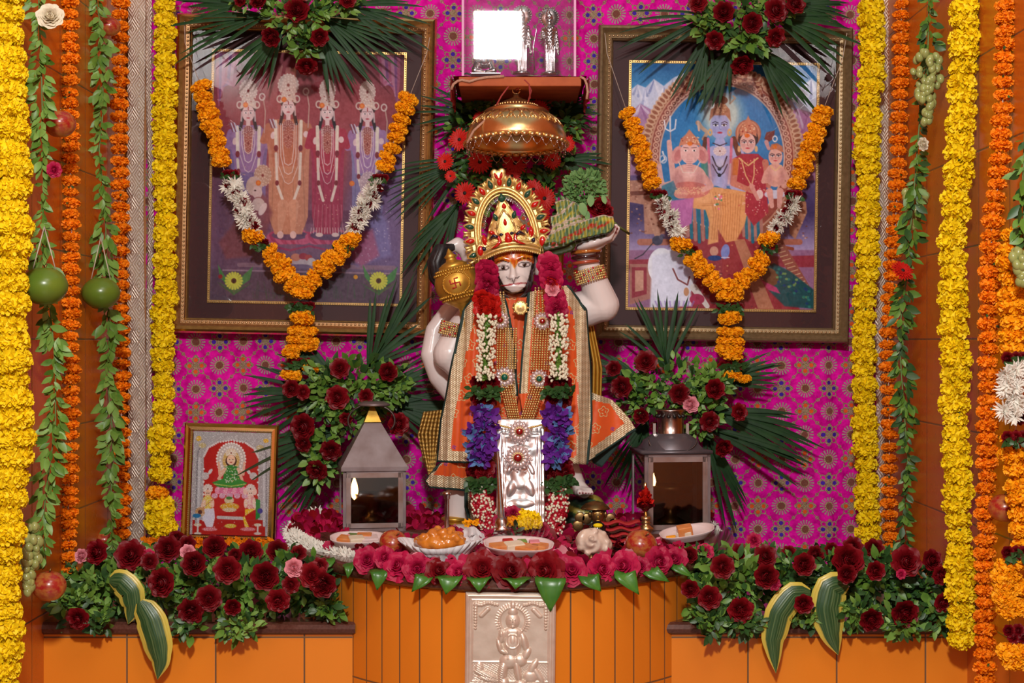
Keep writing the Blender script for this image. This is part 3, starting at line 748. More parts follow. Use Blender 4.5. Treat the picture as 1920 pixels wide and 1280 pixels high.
    c.ell(1293,288,18,21,(226,180,176)); c.line([(1293,295),(1291,320),(1296,330),(1306,326)],[13,10,8,6],(222,172,168)); 
    for k in range(6): c.line([(1287,300+k*4),(1297,300+k*4)],1,(176,110,110),op=.6)
    for s_ in(-1,1): c.ell(1293+s_*8,284,3.6,1.8,(250,245,245)); c.ell(1293+s_*8,284,1.6,1.6,(40,20,25)); c.line([(1293+s_*3,279),(1293+s_*12,278)],1,(60,30,40))
    c.poly([(1272,276),(1276,262),(1285,254),(1292,244),(1300,254),(1308,262),(1314,276),(1293,270)],(206,130,100),1.5); c.dots(1276,258,1310,272,24,1.3,[(235,190,150),(150,40,40),(240,210,180)]); c.ell(1293,271,5,4,(226,120,40))
    c.line([(1272,305),(1280,325),(1300,325),(1312,305)],2,(225,200,190)); c.poly([(1240,350),(1262,340),(1275,372),(1262,385),(1240,370)],(40,120,150),2,.8); c.poly([(1256,378),(1300,372),(1296,420),(1262,440)],(190,110,170),3)
    c.ell(1276,365,13,9,(210,140,130))
    # goddess
    c.poly([(1372,300),(1390,290),(1420,290),(1438,306),(1446,345),(1436,352),(1440,400),(1412,425),(1396,400),(1398,350),(1370,345)],(168,40,62),2)
    c.line([(1378,305),(1374,345),(1410,360)],[14,12,9],(206,130,110)); c.line([(1434,306),(1440,350)],[12,9],(196,120,100)); c.poly([(1374,300),(1384,298),(1382,330),(1372,330)],(200,110,50))
    c.ell(1402,252,24,26,(176,104,84)); c.ell(1402,252,20,22,(206,140,110),ring=1.5); c.ell(1402,262,19,18,(60,36,40)); face(c,1401,270,14.5,19,(228,180,172),(180,110,110)); c.poly([(1386,258),(1388,242),(1396,232),(1402,218),(1408,232),(1416,242),(1418,258),(1402,250)],(206,130,100),1.5); c.dots(1388,236,1416,254,24,1.3,[(235,190,150),(150,40,40),(240,210,180)]); c.ell(1400,256,5,4,(224,110,40))
    for s_ in(-1,1): c.ell(1401+s_*16,281,3,6,(220,170,120)); c.line([(1401+s_*12,300),(1405+s_*8,330),(1408,350)],2.2,(226,180,130)); 
    c.line([(1385,298),(1402,312),(1420,298)],2.5,(230,190,130)); c.dots(1384,300,1436,405,90,1.2,[(230,170,120),(240,200,190),(210,80,90)],op=.7); c.ell(1423,366,7,9,(232,200,196)); c.line([(1408,350),(1420,375)],[9,6],(214,150,140))
    # infant
    c.ell(1453,330,20,22,(222,164,150)); c.ell(1452,366,20,8,(206,204,224)); c.line([(1442,360),(1446,388)],[12,8],(220,160,150)); c.line([(1462,360),(1460,388)],[12,8],(220,160,150)); c.line([(1436,325),(1430,342),(1444,340)],[9,8,7],(222,164,150)); c.line([(1470,325),(1478,342),(1468,350)],[9,8,7],(222,164,150))
    face(c,1453,295,13,16,(226,172,160),(180,110,110)); c.poly([(1440,284),(1446,272),(1456,270),(1466,276),(1468,288),(1453,281)],(186,110,80),1.5); c.ell(1452,277,4,4,(226,120,40)); c.line([(1443,312),(1453,322),(1464,312)],2,(226,190,130))
    c.poly([(1432,262),(1436,250),(1452,246),(1450,262),(1440,268)],(120,50,46),1.5); c.line([(1436,268),(1440,280)],[8,6],(206,150,150)); c.ell(1452,262,4,5,(226,222,230),ring=1)
    for (x0,y0,x1,y1,n) in ((1182,342,1246,440,60),(1466,365,1512,450,36)):
        for k in range(n): c.ell(c.rng.uniform(x0,x1),c.rng.uniform(y0,y1),2.2,1.6,((150,92,72),(222,172,146),(120,60,50))[k%3],op=.55)
    for (x,y,rx,ry) in ((1290,335,34,26),(1453,330,20,22),(1349,315,30,36)):
        c.ell(x-rx*.55,y+ry*.2,rx*.35,ry*.7,(150,90,100),soft=8,op=.35); c.ell(x+rx*.6,y+ry*.2,rx*.3,ry*.7,(150,90,100),soft=8,op=.35); c.ell(x,y-ry*.2,rx*.3,ry*.3,(245,220,215),soft=8,op=.35)
    for k in range(120): c.ell(c.rng.uniform(1265,1320),c.rng.uniform(352,366),1.2,1.2,(232,190,150),op=.5)
    c.noise(.012,7); c.noise(.016,3); c.noise(.02,1); return c
def paint_small():
    # units: photo pixels of the little print
    c=Canvas(435,907,146,192,radians(1.6),.72)
    c.grad([(800,(172,166,166)),(1010,(160,150,156))])
    c.poly([(364,975),(500,975),(500,1006),(364,1006)],(172,30,24))
    for k in range(200): c.ell(c.rng.uniform(362,508),c.rng.uniform(812,990),1.1,1.1,((220,216,214),(126,120,124))[k%2],op=.55)
    c.line([(370,985),(372,850),(378,838)],3,(128,122,128)); c.line([(502,985),(500,850),(494,838)],3,(128,122,128)); c.line([(374,985),(376,860)],5,(190,186,190)); c.line([(498,985),(497,860)],5,(190,186,190))
    ar=[(384,975),(384,856),(392,840),(410,830),(435,826),(462,831),(478,842),(486,858),(486,975)]
    c.poly(ar,(180,26,22),1.5); c.ell(435,900,34,44,(196,30,60),soft=26,op=.5)
    for a,b in zip(ar,ar[1:]):
        for k in range(5): c.ell(lerp(a[0],b[0],k/5),lerp(a[1],b[1],k/5),2,2,(214,206,204))
    c.ell(374,823,5,5,(222,170,30)); c.ell(500,827,5,4,(222,170,30))
    c.ell(381,836,7,5,(190,170,120)); c.ell(489,840,7,5,(190,170,120))
    c.radial(435,862,27,31,34,(190,176,170),(236,230,224)); c.ell(435,864,16,20,(200,164,90)); c.radial(435,850,10,9,12,(214,190,160),(240,235,230))
    c.ell(435,865,10.5,11,(60,30,20)); c.ell(435,863,8,9.5,(236,188,158)); c.ell(432,862,1.2,.7,(30,20,20)); c.ell(438.2,862,1.2,.7,(30,20,20)); c.ell(435,867.5,2,.8,(170,40,40))
    c.poly([(423,876),(435,872),(449,876),(452,900),(420,900)],(40,128,50),1.5); c.line([(424,880),(414,890),(412,868)],[6,5,4],(226,172,146)); c.line([(448,880),(458,890),(460,868)],[6,5,4],(226,172,146))
    c.line([(450,884),(456,900),(458,910)],[6,5,4],(226,172,146)); c.line([(422,884),(412,898),(420,902)],[6,5,4],(226,172,146))
    c.poly([(400,905),(420,898),(450,898),(466,906),(455,915),(412,915)],(44,136,52),1.5); c.line([(404,908),(435,912),(462,908)],2,(160,180,70)); c.dots(424,874,450,906,60,1.,[(236,230,214),(214,180,110),(210,214,200)])
    for k in range(7): c.ell(411+k*8,920+2*sin(k*pi/6),6,7,(214,110,152) if k%2 else (226,140,170)); 
    for k in range(5): c.ell(405+k*14,930,6,5,(206,150,176))
    c.ell(387,893,7,7,(190,180,180)); c.ell(396,885,3,6,(206,200,200),rot=.6); c.ell(477,893,7,7,(190,180,180)); c.ell(468,885,3,6,(206,200,200),rot=-.6)
    c.ell(432,938,9,7,(206,190,150)); c.ell(432,934,6,3,(60,120,50)); c.ell(433,950,18,7,(206,160,40)); c.ell(433,956,13,4,(200,186,150)); c.ell(434,967,14,5,(176,32,26)); c.line([(412,970),(460,972)],6,(190,184,184))
    def sit(x,sk,top,low,sgn):
        c.radial(x,917,9,9,12,(206,190,180),(240,232,226)); c.ell(x,926,6,7.5,sk); c.ell(x,942,10,13,top); c.ell(x-sgn*8,946,4,10,sk,rot=sgn*.3); c.ell(x+sgn*9,944,3.5,9,sk)
        c.poly([(x-10,955),(x+12,953),(x+sgn*14,970),(x+sgn*10,988),(x-2,988),(x-10,970)],low,1.5); c.ell(x+4*sgn,992,14,3.5,(206,120,130)); c.dots(x-9,930,x+9,955,30,.9,[(236,230,224),(220,190,120)])
        c.ell(x-1.8,925,1,.8,(30,20,20)); c.ell(x+1.8,925,1,.8,(30,20,20))
    sit(392,(226,180,156),(214,190,80),(206,204,220),1); c.ell(378,960,9,9,(190,140,90)); c.ell(378,960,4,4,(90,50,40)); c.line([(384,952),(404,935)],2,(180,130,80)); c.ell(372,967,8,4,(40,110,160))
    sit(472,(230,196,180),(214,150,150),(224,190,40),-1); c.line([(470,930),(471,944)],4,(230,196,180)); c.ell(462,922,4,6,(230,190,176)); c.ell(480,922,4,6,(230,190,176)); c.poly([(482,935),(490,938),(490,970),(482,975)],(40,130,60),1.5); c.ell(490,958,5,5,(60,60,140))
    c.ell(435,986,11,4,(206,180,60)); 
    for x in (374,486): c.ell(x,984,7,3,(206,190,160)); c.line([(x,984),(x,1000)],3,(206,200,196)); c.ell(x,1000,7,2.5,(200,190,186))
    c.noise(.02,1)
    W=c.rng.rand(c.nv,c.nu)>.93; c.C[W&(c.C.mean(-1)>.45)]=.95
    return c
def ring(mb,w,h,inset0,z0,inset1,z1,m):
    a0,b0=w/2-inset0,h/2-inset0; a1,b1=w/2-inset1,h/2-inset1
    o=[(-a0,-z0,-b0),(a0,-z0,-b0),(a0,-z0,b0),(-a0,-z0,b0)]; i=[(-a1,-z1,-b1),(a1,-z1,-b1),(a1,-z1,b1),(-a1,-z1,b1)]
    mb.add(o+i,[(k,(k+1)%4,4+(k+1)%4,4+k) for k in range(4)],m)
def xf(mb,Rm,loc):
    mb.v=[tuple(Rm@Vector(v)+loc) for v in mb.v]; return mb
def frame(name,label,cx,cy,w,h,rot,Y,prof,mats,beadat,beadr,beadsp,mount,fillet,canvas,ccx,ccy,tilt=0.):
    s=S(1,Y); c0=P(cx,cy,Y); t=thing(name,label,'framed picture',c0)
    Rm=Matrix.Rotation(rot,3,'Y')
    if tilt: Rm=Matrix.Rotation(tilt,3,'X')@Rm
    mb=MB(); w_,h_=w*s,h*s
    for (i0,z0),(i1,z1),m in prof: ring(mb,w_,h_,i0*s,z0,i1*s,z1,m)
    xf(mb,Rm,c0).build('moulding',mats,t,False)
    bb=MB(); ins=beadat[0]*s; a,b=w_/2-ins,h_/2-ins
    for sx in(-1,1):
        n=int(2*b/(beadsp*s)); 
        for k in range(n+1): bb.ell((sx*a,-beadat[1],-b+2*b*k/n),beadr*s,7,4)
        n=int(2*a/(beadsp*s))
        for k in range(1,n): bb.ell((-a+2*a*k/n,-beadat[1],sx*b),beadr*s,7,4)
    xf(bb,Rm,c0).build('bead_trim',M['bead'],t)
    last=prof[-1][1]; iw,ih=w_-2*last[0]*s,h_-2*last[0]*s
    if mount:
        mm=MB(); mm.add([(-iw/2,-.006,-ih/2),(iw/2,-.006,-ih/2),(iw/2,-.006,ih/2),(-iw/2,-.006,ih/2)],[(0,1,2,3)])
        xf(mm,Rm,c0).build('mount_board',M['mat_board'],t,False)
    dc=Rm.inverted()@(P(ccx,ccy,Y)-c0); dc.y=0; dc=Rm@dc
    cw,ch=(canvas.U.max()*2)*s,(canvas.V.max()*2)*s
    if fillet:
        ff=MB(); 
        for a0,z0,a1,z1,m in fillet: ring(ff,cw+12*s,ch+12*s,a0*s,z0,a1*s,z1,m)
        for sx in(-1,1):
            a,b=(cw+12*s)/2-3*s,(ch+12*s)/2-3*s; n=int(2*b/(4.2*s))
            for k in range(n+1): ff.ell((sx*a,-.0115,-b+2*b*k/n),1.5*s,5,3,1)
            n=int(2*a/(4.2*s))
            for k in range(n+1): ff.ell((-a+2*a*k/n,-.0115,sx*b),1.5*s,5,3,1)
        xf(ff,Rm,c0+dc).build('inner_fillet',[M['frame_gold'],M['bead']],t)
    canvas.sheet(s,-.0085,M['print'],'printed_picture',t,c0+dc,Rm)
    g=MB(); g.add([(-iw/2,-.014,-ih/2),(iw/2,-.014,-ih/2),(iw/2,-.014,ih/2),(-iw/2,-.014,ih/2)],[(0,1,2,3)])
    xf(g,Rm,c0).build('glass_pane',M['pane'],t,False)
    return t,Rm,c0,s
fm=[M['frame_gold'],M['brightgold'],M['frame_brown']]
pf=[((0,0),(0,.03),1),((0,.03),(3,.038),1),((3,.038),(7,.040),1),((7,.040),(13,.030),0),((13,.030),(15,.026),2),((15,.026),(18,.029),2),((18,.029),(24,.027),2),((24,.027),(25.5,.022),1),((25.5,.022),(27,.020),0),((27,.020),(28.5,.006),0)]
fl=[(0,.007,1,.011,0),(1,.011,5,.011,0),(5,.011,6,.0086,1)]
frame('framed_picture','large gilt beaded frame on the left with four standing crowned deities',572.5,331,484,594,radians(1.15),-.03,pf,fm,(21,.029),2.3,7.4,True,fl,paint_left(),576.5,333.5)
pf2=[(a,b,(2 if m!=1 else 0)) for a,b,m in pf]
frame('framed_picture','large dull bronze beaded frame on the right with a blue deity and family',1354,347,473,586,radians(.85),-.03,pf2,[M['frame_dull'],M['frame_dull'],M['frame_dull']],(20,.029),2.1,7.4,True,fl,paint_right(),1354,350)
pf3=[((0,0),(0,.014),1),((0,.014),(3,.018),1),((3,.018),(7,.015),0),((7,.015),(12,.017),1),((12,.017),(15,.008),0)]
frame('framed_picture','small bright gold framed print of a seated goddess in a green robe',432.5,906.5,176,224,radians(1.7),-.10,pf3,[M['goldpaint'],M['brightgold']],(12.5,.0165),1.1,3.6,False,None,paint_small(),434,906,radians(-3))
# ---------- flower and leaf prototypes
def mk_marigold(seed, mat, n=230, name='marigold',pk=.85):
    r=random.Random(seed); mb=MB()
    mb.ell((0,0,0),(.74,.74,.40),12,6)
    ga=pi*(3-sqrt(5))
    for i in range(n):
        zz=1-2*(i+.5)/n; ph=math.asin(zz)+r.uniform(-.12,.12); a=i*ga+r.uniform(-.25,.25)
        d=Vector((cos(ph)*cos(a),cos(ph)*sin(a),sin(ph)))
        L=r.uniform(.28,.42)*pk; w=r.uniform(.24,.36)*pk
        tn=Vector((-d.y,d.x,0)); tn=tn.normalized() if tn.length>.1 else Vector((1,0,0)); pl=d.cross(tn)
        o=Vector((d.x*.66,d.y*.66,d.z*.36)); q=r.uniform(0,6.28); dd=Vector((d.x,d.y,d.z*.7))*.75+(tn*cos(q)+pl*sin(q))*.75
        up=d+tn*r.uniform(-.3,.3)
        mb.petal(o,dd,up,L,w,curl=r.uniform(-.1,.35),cup=r.uniform(-.25,.35),nt=2,prof=lambda t:(.45,1.,.82)[int(round(t*2))])
    for i in range(len(mb.v)):
        v=mb.v[i]; mb.v[i]=(v[0]+r.uniform(-.012,.012),v[1]+r.uniform(-.012,.012),v[2]+r.uniform(-.02,.02))
    return proto(mb,name,mat)
MG={k:[mk_marigold(i*7+j,M[k]) for i in range(3)] for j,k in enumerate(('yellow','orange','amber'))}
MG['big']=[mk_marigold(90+i,M['yellow'],620,'marigold',.52) for i in range(2)]
def mk_rose(seed, mat, open_=1., name='rose', rows=((.07,3),(.15,3),(.25,4),(.36,4),(.48,5),(.60,5),(.72,6),(.82,6))):
    r=random.Random(seed); mb=MB()
    for li,(rad,n) in enumerate(rows):
        f=li/(len(rows)-1)
        for k in range(n):
            a0=2*pi*(k+r.random()*.4)/n+li*1.1; span=2*pi/n*1.35; h=lerp(.86,.40,f**1.3)*r.uniform(.9,1.08); pts=[]
            nu,nv=7,5
            for j in range(nv):
                t=j/(nv-1)
                for i in range(nu):
                    s_=i/(nu-1)*2-1; a=a0+s_*span/2
                    rr=rad*(.35+.65*t**.7)*(1-.35*(1-f)*t*t)+(f*.20*open_+.01)*t**3*(1-.15*s_*s_)+.06*sin(a*6+li*2+seed*3+k)*t*(.25+f)
                    z=-.25+h*t-(.06+.14*f*open_)*s_*s_*t - f*open_*.30*max(0,t-.55)+.07*sin(a*8+k*2+li)*t*(.3+f)
                    pts.append((rr*cos(a),rr*sin(a),z))
            mb.grid(pts,nu,nv)
    mb.ell((0,0,-.2),(.4,.4,.22),10,5); mb.ell((0,0,.22),(.10,.10,.30),8,5); mb.ell((0,0,.1),(.30,.30,.22),10,5)
    return proto(mb,name,mat)
ROSE=[mk_rose(i,M['darkred'],o) for i,o in enumerate((.4,.7,.95,.3))]
ROSEM=[mk_rose(i+9,M['magenta'],1.3) for i in range(3)]
ROSEP=[mk_rose(21,M['pink'],.5)]; ROSEW=[mk_rose(23,M['cream'],.8)]; ROSER=[mk_rose(25,M['red'],1.)]
def mk_gerbera(seed):
    r=random.Random(seed); mb=MB()
    for ly,(n,L,z) in enumerate(((22,.98,0),(20,.80,.06),(16,.5,.1))):
        for k in range(n):
            a=2*pi*(k+r.uniform(-.2,.2)+ly*.5)/n
            mb.petal((.12*cos(a),.12*sin(a),z),(cos(a),sin(a),.16+ly*.1),(0,0,1),L*r.uniform(.9,1.05)-.12,.21-.02*ly,curl=-.12,cup=.25,nt=4,prof=lambda t:(.45,.85,1,.9,.35)[int(round(t*4))])
    k=len(mb.f); mb.ell((0,0,.1),(.17,.17,.09),10,5,1)
    return proto(mb,'gerbera',[M['red'],M['dark']])
GERB=[mk_gerbera(i) for i in range(2)]
def mk_daisy(seed,mat,n=26,w=.17,name='white_flower'):
    r=random.Random(seed); mb=MB()
    for k in range(n):
        a=2*pi*k/n+r.uniform(-.15,.15); e=r.uniform(-.15,.95)
        mb.petal((.06*cos(a),.06*sin(a),0),(cos(a)*cos(e),sin(a)*cos(e),sin(e)),(0,0,1),r.uniform(.75,1.05),w*r.uniform(.8,1.2),curl=r.uniform(-.25,.1),cup=.3,nt=3,prof=lambda t:(.6,1,.9,.2)[int(round(t*3))])
    return proto(mb,name,mat)
DAISY=[mk_daisy(i,M['white']) for i in range(3)]
MUM=[mk_daisy(i+5,M['white'],60,.22,'white_chrysanthemum') for i in range(2)]
def mk_orchid(seed,mat):
    r=random.Random(seed); mb=MB()
    for k in range(7):
        a=2*pi*k/7+r.uniform(-.3,.3); e=r.uniform(-.1,.8)
        mb.petal((0,0,0),(cos(a)*cos(e),sin(a)*cos(e),sin(e)),(0,0,1),r.uniform(.8,1.1),r.uniform(.45,.7),curl=r.uniform(-.5,.2),cup=r.uniform(.2,.5),nt=4,prof=lambda t:(.25,.8,1,.85,.25)[int(round(t*4))])
    return proto(mb,'orchid',mat)
ORCH=[mk_orchid(1,M['orchid']),mk_orchid(2,M['orchid2']),mk_orchid(3,M['orchid2'])]
ovate=lambda t: (.12,.75,1,.72,.08)[min(4,int(round(t*4)))]
def leaf(mb,o,d,up,L,W,r,m=0): mb.petal(o,d,up,L,W,curl=r.uniform(-.35,.1),cup=r.uniform(.1,.3),nt=4,prof=ovate,m=m)
def tuft(mb,c,rad,n,L,r,nm=1,front=True):
    """leaves filling an ellipsoid, turned outward"""
    for i in range(n):
        a=r.uniform(0,2*pi); q=sqrt(r.random()); 
        d=Vector((cos(a)*q, -sqrt(max(0,1-q*q))*r.uniform(.3,1) if front else r.uniform(-1,1), sin(a)*q))
        p=Vector(c)+Vector((d.x*rad[0],d.y*rad[1],d.z*rad[2]))
        dd=(d+Vector((r.uniform(-1,1),r.uniform(-1,.2),r.uniform(-1,1)))*.9)
        l=L*r.uniform(.6,1.25)
        leaf(mb,p,dd,Vector((r.uniform(-.5,.5),-1,r.uniform(-.2,.8))),l,l*r.uniform(.42,.6),r,r.randrange(nm))
def sprig(mb,pts,n,L,r,nm=1,stem_m=0,rs=.0008,spread=1.):
    mb.tube(pts,rs,5,stem_m)
    for i in range(n):
        t=(i+.5)/n; p=path(pts,t); q=path(pts,min(1,t+.05)); tg=(q-p) if (q-p).length>1e-6 else (p-path(pts,t-.05))
        tg=tg.normalized(); a=i*2.4+r.uniform(-.4,.4); side=tg.cross(Vector((0,1,0))); side=side.normalized() if side.length>.1 else Vector((1,0,0))
        fr=side.cross(tg); d=tg*.8+(side*cos(a)+fr*sin(a))*spread
        l=L*r.uniform(.7,1.2); leaf(mb,p,d,Vector((0,-1,.3)),l,l*r.uniform(.4,.55),r,r.randrange(nm))
# ---------- strung flower garlands
def strand(t,pts,size,space,meshes,r,jit=.12,squash=.62,name='marigold',start=0.,end=1.,tilt=.18,rs=None):
    """flowers threaded along a path, discs square to the string"""
    L=sum((Vector(b)-Vector(a)).length for a,b in zip(pts,pts[1:])); n=max(1,int(L*(end-start)/space))
    for i in range(n):
        u=start+(end-start)*(i+.5)/n; p=path(pts,u); tg=(path(pts,min(1,u+.01))-path(pts,max(0,u-.01))).normalized()
        tg=(tg+Vector([r.uniform(-tilt,tilt) for _ in range(3)])).normalized()
        s=size*r.uniform(1-jit,1+jit); sq=squash if not hasattr(squash,'__len__') else r.uniform(*squash)
        put(r.choice(meshes),name,t,p+Vector([r.uniform(-.08,.08)*size for _ in range(3)]),(s,s,s*sq*1.6),face_dir(tg,r.uniform(0,6.28)))
def pp(l,Y): return [P(x,y,Y if not hasattr(Y,'__len__') else Y[i]) for i,(x,y) in enumerate(l)]
def calyces(t,pts,n,r,size=.006):
    mb=MB()
    for i in range(n):
        p=path(pts,r.random()); leaf(mb,p+Vector((r.uniform(-1,1)*size*1.6,-size*2.6,0)),(r.uniform(-1,1),-.6,r.uniform(-1,1)),(0,-1,0),size*1.2,size*.8,r)
    mb.build('calyx_leaf',M['leafd'],t)
def vert_garland(name,label,pts,Y,wpx,spx,kind,grp,squash=.62,bits=8):
    r=random.Random(hash(label)%1000 if False else int(pts[0][0]*3+pts[-1][1])); P3=pp(pts,Y); t=thing(name,label,'garland',P3[0],grp)
    MB().tube(P3,.0012,6).build('string',M['string'],t)
    Ym=Y if not hasattr(Y,'__len__') else sum(Y)/len(Y)
    strand(t,P3,S(wpx/2,Ym)*1.0,S(spx,Ym),MG[kind],r,squash=squash)
    calyces(t,P3,bits,r)
    return t
YG='long yellow marigold garlands'; OG='long orange marigold garlands'
vert_garland('marigold_garland','thick yellow marigold garland cut by the left edge of the photo',[(8,-25),(12,200),(20,430),(14,640),(24,820),(14,900),(4,1050),(-2,1310)],-1.06,96,36,'big',YG,.72)
vert_garland('marigold_garland','yellow marigold garland hanging between silver ribbon and the left picture frame',[(308,-25),(310,150),(308,320),(312,480),(306,600),(305,760),(300,900)],-.115,50,25,'yellow',YG,.7)
_t=vert_garland('marigold_garland','inner right yellow marigold garland beside the bronze picture frame',[(1632,-25),(1636,100),(1626,240),(1628,420),(1620,640),(1624,850),(1630,1035)],-.115,52,25,'yellow',YG,.7)
vert_garland('marigold_garland','yellow marigold garland hanging in front of the right tiled wall',[(1810,-25),(1804,200),(1796,330),(1786,480),(1790,640),(1792,800),(1796,960),(1800,1110),(1803,1210)],-.80,60,27,'yellow',YG,.7)
vert_garland('marigold_garland','orange marigold garland beside the green leaf string nearest the left edge',[(131,-25),(131,250),(134,420),(133,800),(128,960),(129,1075)],-.58,37,20.5,'orange',OG,.55)
vert_garland('marigold_garland','orange marigold garland half hidden beside the left silver ribbon',[(226,-25),(224,200),(226,480),(228,700),(228,1010)],-.19,37,21,'orange',OG,.55)
vert_garland('marigold_garland','narrow orange marigold garland close beside the right silver ribbon',[(1691,-25),(1689,120),(1684,330),(1674,500),(1664,640),(1668,800),(1666,950),(1674,1060)],-.23,36,21,'orange',OG,.55)
vert_garland('marigold_garland','orange marigold garland on the right wall reaching the bottom of the photo',[(1886,-25),(1884,100),(1874,330),(1860,420),(1856,560),(1852,750),(1850,900),(1846,1060),(1848,1310)],-1.02,44,23.5,'orange',OG,.58)
vert_garland('marigold_garland','short yellow marigold cluster hanging over ribbon above left rose bed',[(300,905),(303,960),(302,990)],-.10,58,24,'yellow',YG,.7,2) if False else None
# lower end of the left yellow garland: one amber head and a fuller yellow tassel
_g=[o for o in COL.objects if o.get('label','').startswith('yellow marigold garland hanging between')][0]
_r=random.Random(4)
put(MG['amber'][0],'marigold',_g,P(295,924,-.118),(S(23),)*3,face_dir((0,.1,1)))
for x,y in ((298,945),(302,962),(298,978),(306,990)): put(MG['yellow'][_r.randrange(3)],'marigold',_g,P(x,y,-.12),(S(30),S(30),S(28)),face_dir((_r.uniform(-.3,.3),-.3,1),_r.random()*6))
# right-edge festoon
_r=random.Random(12); RP=pp([(1900,430),(1896,520),(1902,600),(1900,660),(1902,700),(1906,790),(1902,830),(1906,900),(1920,970),(1934,1060)],-1.12)
t=thing('mixed_garland','thick orange and white flower garland at the right edge of the photo','garland',RP[0],None)
MB().tube(RP,.0012,6).build('string',M['string'],t)
strand(t,RP,S(30,-1.12),S(26,-1.12),MG['amber'],_r,end=.38); strand(t,RP,S(30,-1.12),S(26,-1.12),MG['amber'],_r,start=.60,end=1.)
for i in range(16):
    y=690+i*6; put(DAISY[i%3],'white_flower',t,P(1898+_r.uniform(-16,18),y,-1.16),S(22,-1.12),face_dir((_r.uniform(-1,1),-1,_r.uniform(-.4,.4))))
    if i%2: put(ROSE[i%3],'rose',t,P(1902+_r.uniform(-16,18),y+5,-1.14),S(13,-1.12),face_dir((_r.uniform(-.6,.6),-1,0)))
for y in (672,820,1036): 
    for k in range(3): put(ROSE[k],'rose',t,P(1890+k*16,y,-1.15),S(14,-1.12),face_dir((0,-1,.2)))
for y in (676,826,1042):
    _m=MB()
    for k in range(12): leaf(_m,P(1885+k*3,y,-1.15),(_r.uniform(-1,1),-.6,_r.uniform(-1,.5)),(0,-1,0),.018,.010,_r)
    _m.build('leaf_collar',M['leafd'],t)
for i in range(16): put(MG['amber'][i%3],'marigold',t,P(1890+_r.uniform(-12,26),1090+_r.uniform(-42,55),-1.14),S(24,-1.12),face_dir((_r.uniform(-.3,.3),-.4,1)))
for i in range(4): put(ROSE[i%3],'rose',t,P(1892+i*9,1182+(i%2)*12,-1.15),S(13,-1.12),face_dir((0,-1,.2)))
for i in range(5): put(MG['amber'][i%3],'marigold',t,P(1894+i*6,1222+(i%2)*14,-1.15),S(28,-1.12),face_dir((0,-.4,1)))
# ---------- garlands over the picture frames
def frame_garland(label,L,Rr,wl,wr,mid,tail,ends,strL,strR,Y,seed,grp):
    r=random.Random(seed); dk=MB(); t=thing('picture_garland',label,'garland',P(*L[0][0],Y),grp)
    m=MB(); m.tube(pp(strL+[L[0][0]],Y),.0007,5); m.tube(pp(strR+[Rr[0][0]],Y),.0007,5)
    m.tube([P(x,y,Y) for x,y in [L[0][0],L[0][-1],L[1][0],L[2][-1]]],.0007,5); m.tube([P(x,y,Y) for x,y in [Rr[0][0],Rr[0][-1],Rr[1][0],Rr[2][-1]]],.0007,5); m.build('string',M['string'],t)
    for side in (L,Rr):
        strand(t,pp(side[0],Y),S(wl,Y),S(17,Y),MG['amber'],r,squash=.55,tilt=.3)
        strand(t,pp(side[2],Y),S(wl*1.05,Y),S(16.5,Y),MG['amber'],r,squash=.55,tilt=.3)
        a,b=side[1][0],side[1][-1]; n=int(math.dist(a,b)/8)
        for i in range(n):
            u=(i+.5)/n; p=P(lerp(a[0],b[0],u),lerp(a[1],b[1],u),Y)
            for q in range(2): put(DAISY[(i+q)%3],'white_flower',t,p+Vector((r.uniform(-.010,.010),-.008,r.uniform(-.006,.006))),S(wl*.86,Y),face_dir((r.uniform(-1,1),-.9,r.uniform(-.7,.7))))
            if i%2==0: put(ROSE[i%3],'rose',t,p+Vector((r.uniform(-.012,.012),-.014,0)),S(wl*.42,Y),face_dir((r.uniform(-.9,.9),-1,r.uniform(-.5,.5))))
        for (cx,cy) in (side[0][-1],side[1][-1],side[3]):
            pass
        for (cx,cy) in side[4]:
            for k in range(5): put(ROSE[k%3],'rose',t,P(cx+(k-2)*5,cy-3,Y-.004),S(8,Y),face_dir((r.uniform(-.6,.6),-1,.2)))
            dk=MB()
            for k in range(16): leaf(dk,P(cx+r.uniform(-15,15),cy+r.uniform(0,8),Y-.004),(r.uniform(-1,1),-.5,r.uniform(-.5,.5)),(0,-1,0),.014,.008,r)
            dk.build('leaf_collar',M['leafd'],t)
        cx,cy=side[3]; put(MG['amber'][0],'marigold',t,P(cx,cy,Y-.002),(S(24,Y),S(24,Y),S(22,Y)),face_dir((.3 if side is L else -.3,0,1)))
        put(MG['amber'][1],'marigold',t,P(cx-3,cy+6,Y+.003),(S(20,Y),S(20,Y),S(20,Y)),face_dir((.3,0,1)))
    for cx,cy,rr in mid+tail: put(r.choice(MG['amber']),'marigold',t,P(cx,cy,Y-.004),(S(rr,Y),S(rr,Y),S(rr*.85,Y)),face_dir((r.uniform(-.2,.2),-.15,1),r.random()*6))
    for cx,cy in ends:
        for k in range(5): put(ROSE[k%3],'rose',t,P(cx+(k-2)*8,cy,Y-.004),S(10,Y),face_dir((r.uniform(-.6,.6),-1,.2)))
        dk=MB()
        for k in range(34): leaf(dk,P(cx+r.uniform(-24,24),cy+r.uniform(-2,10),Y-.006),(r.uniform(-1,1),-.5,r.uniform(-.5,.5)),(0,-1,0),.018,.009,r)
        dk.build('leaf_collar',M['leafd'],t)
    return t
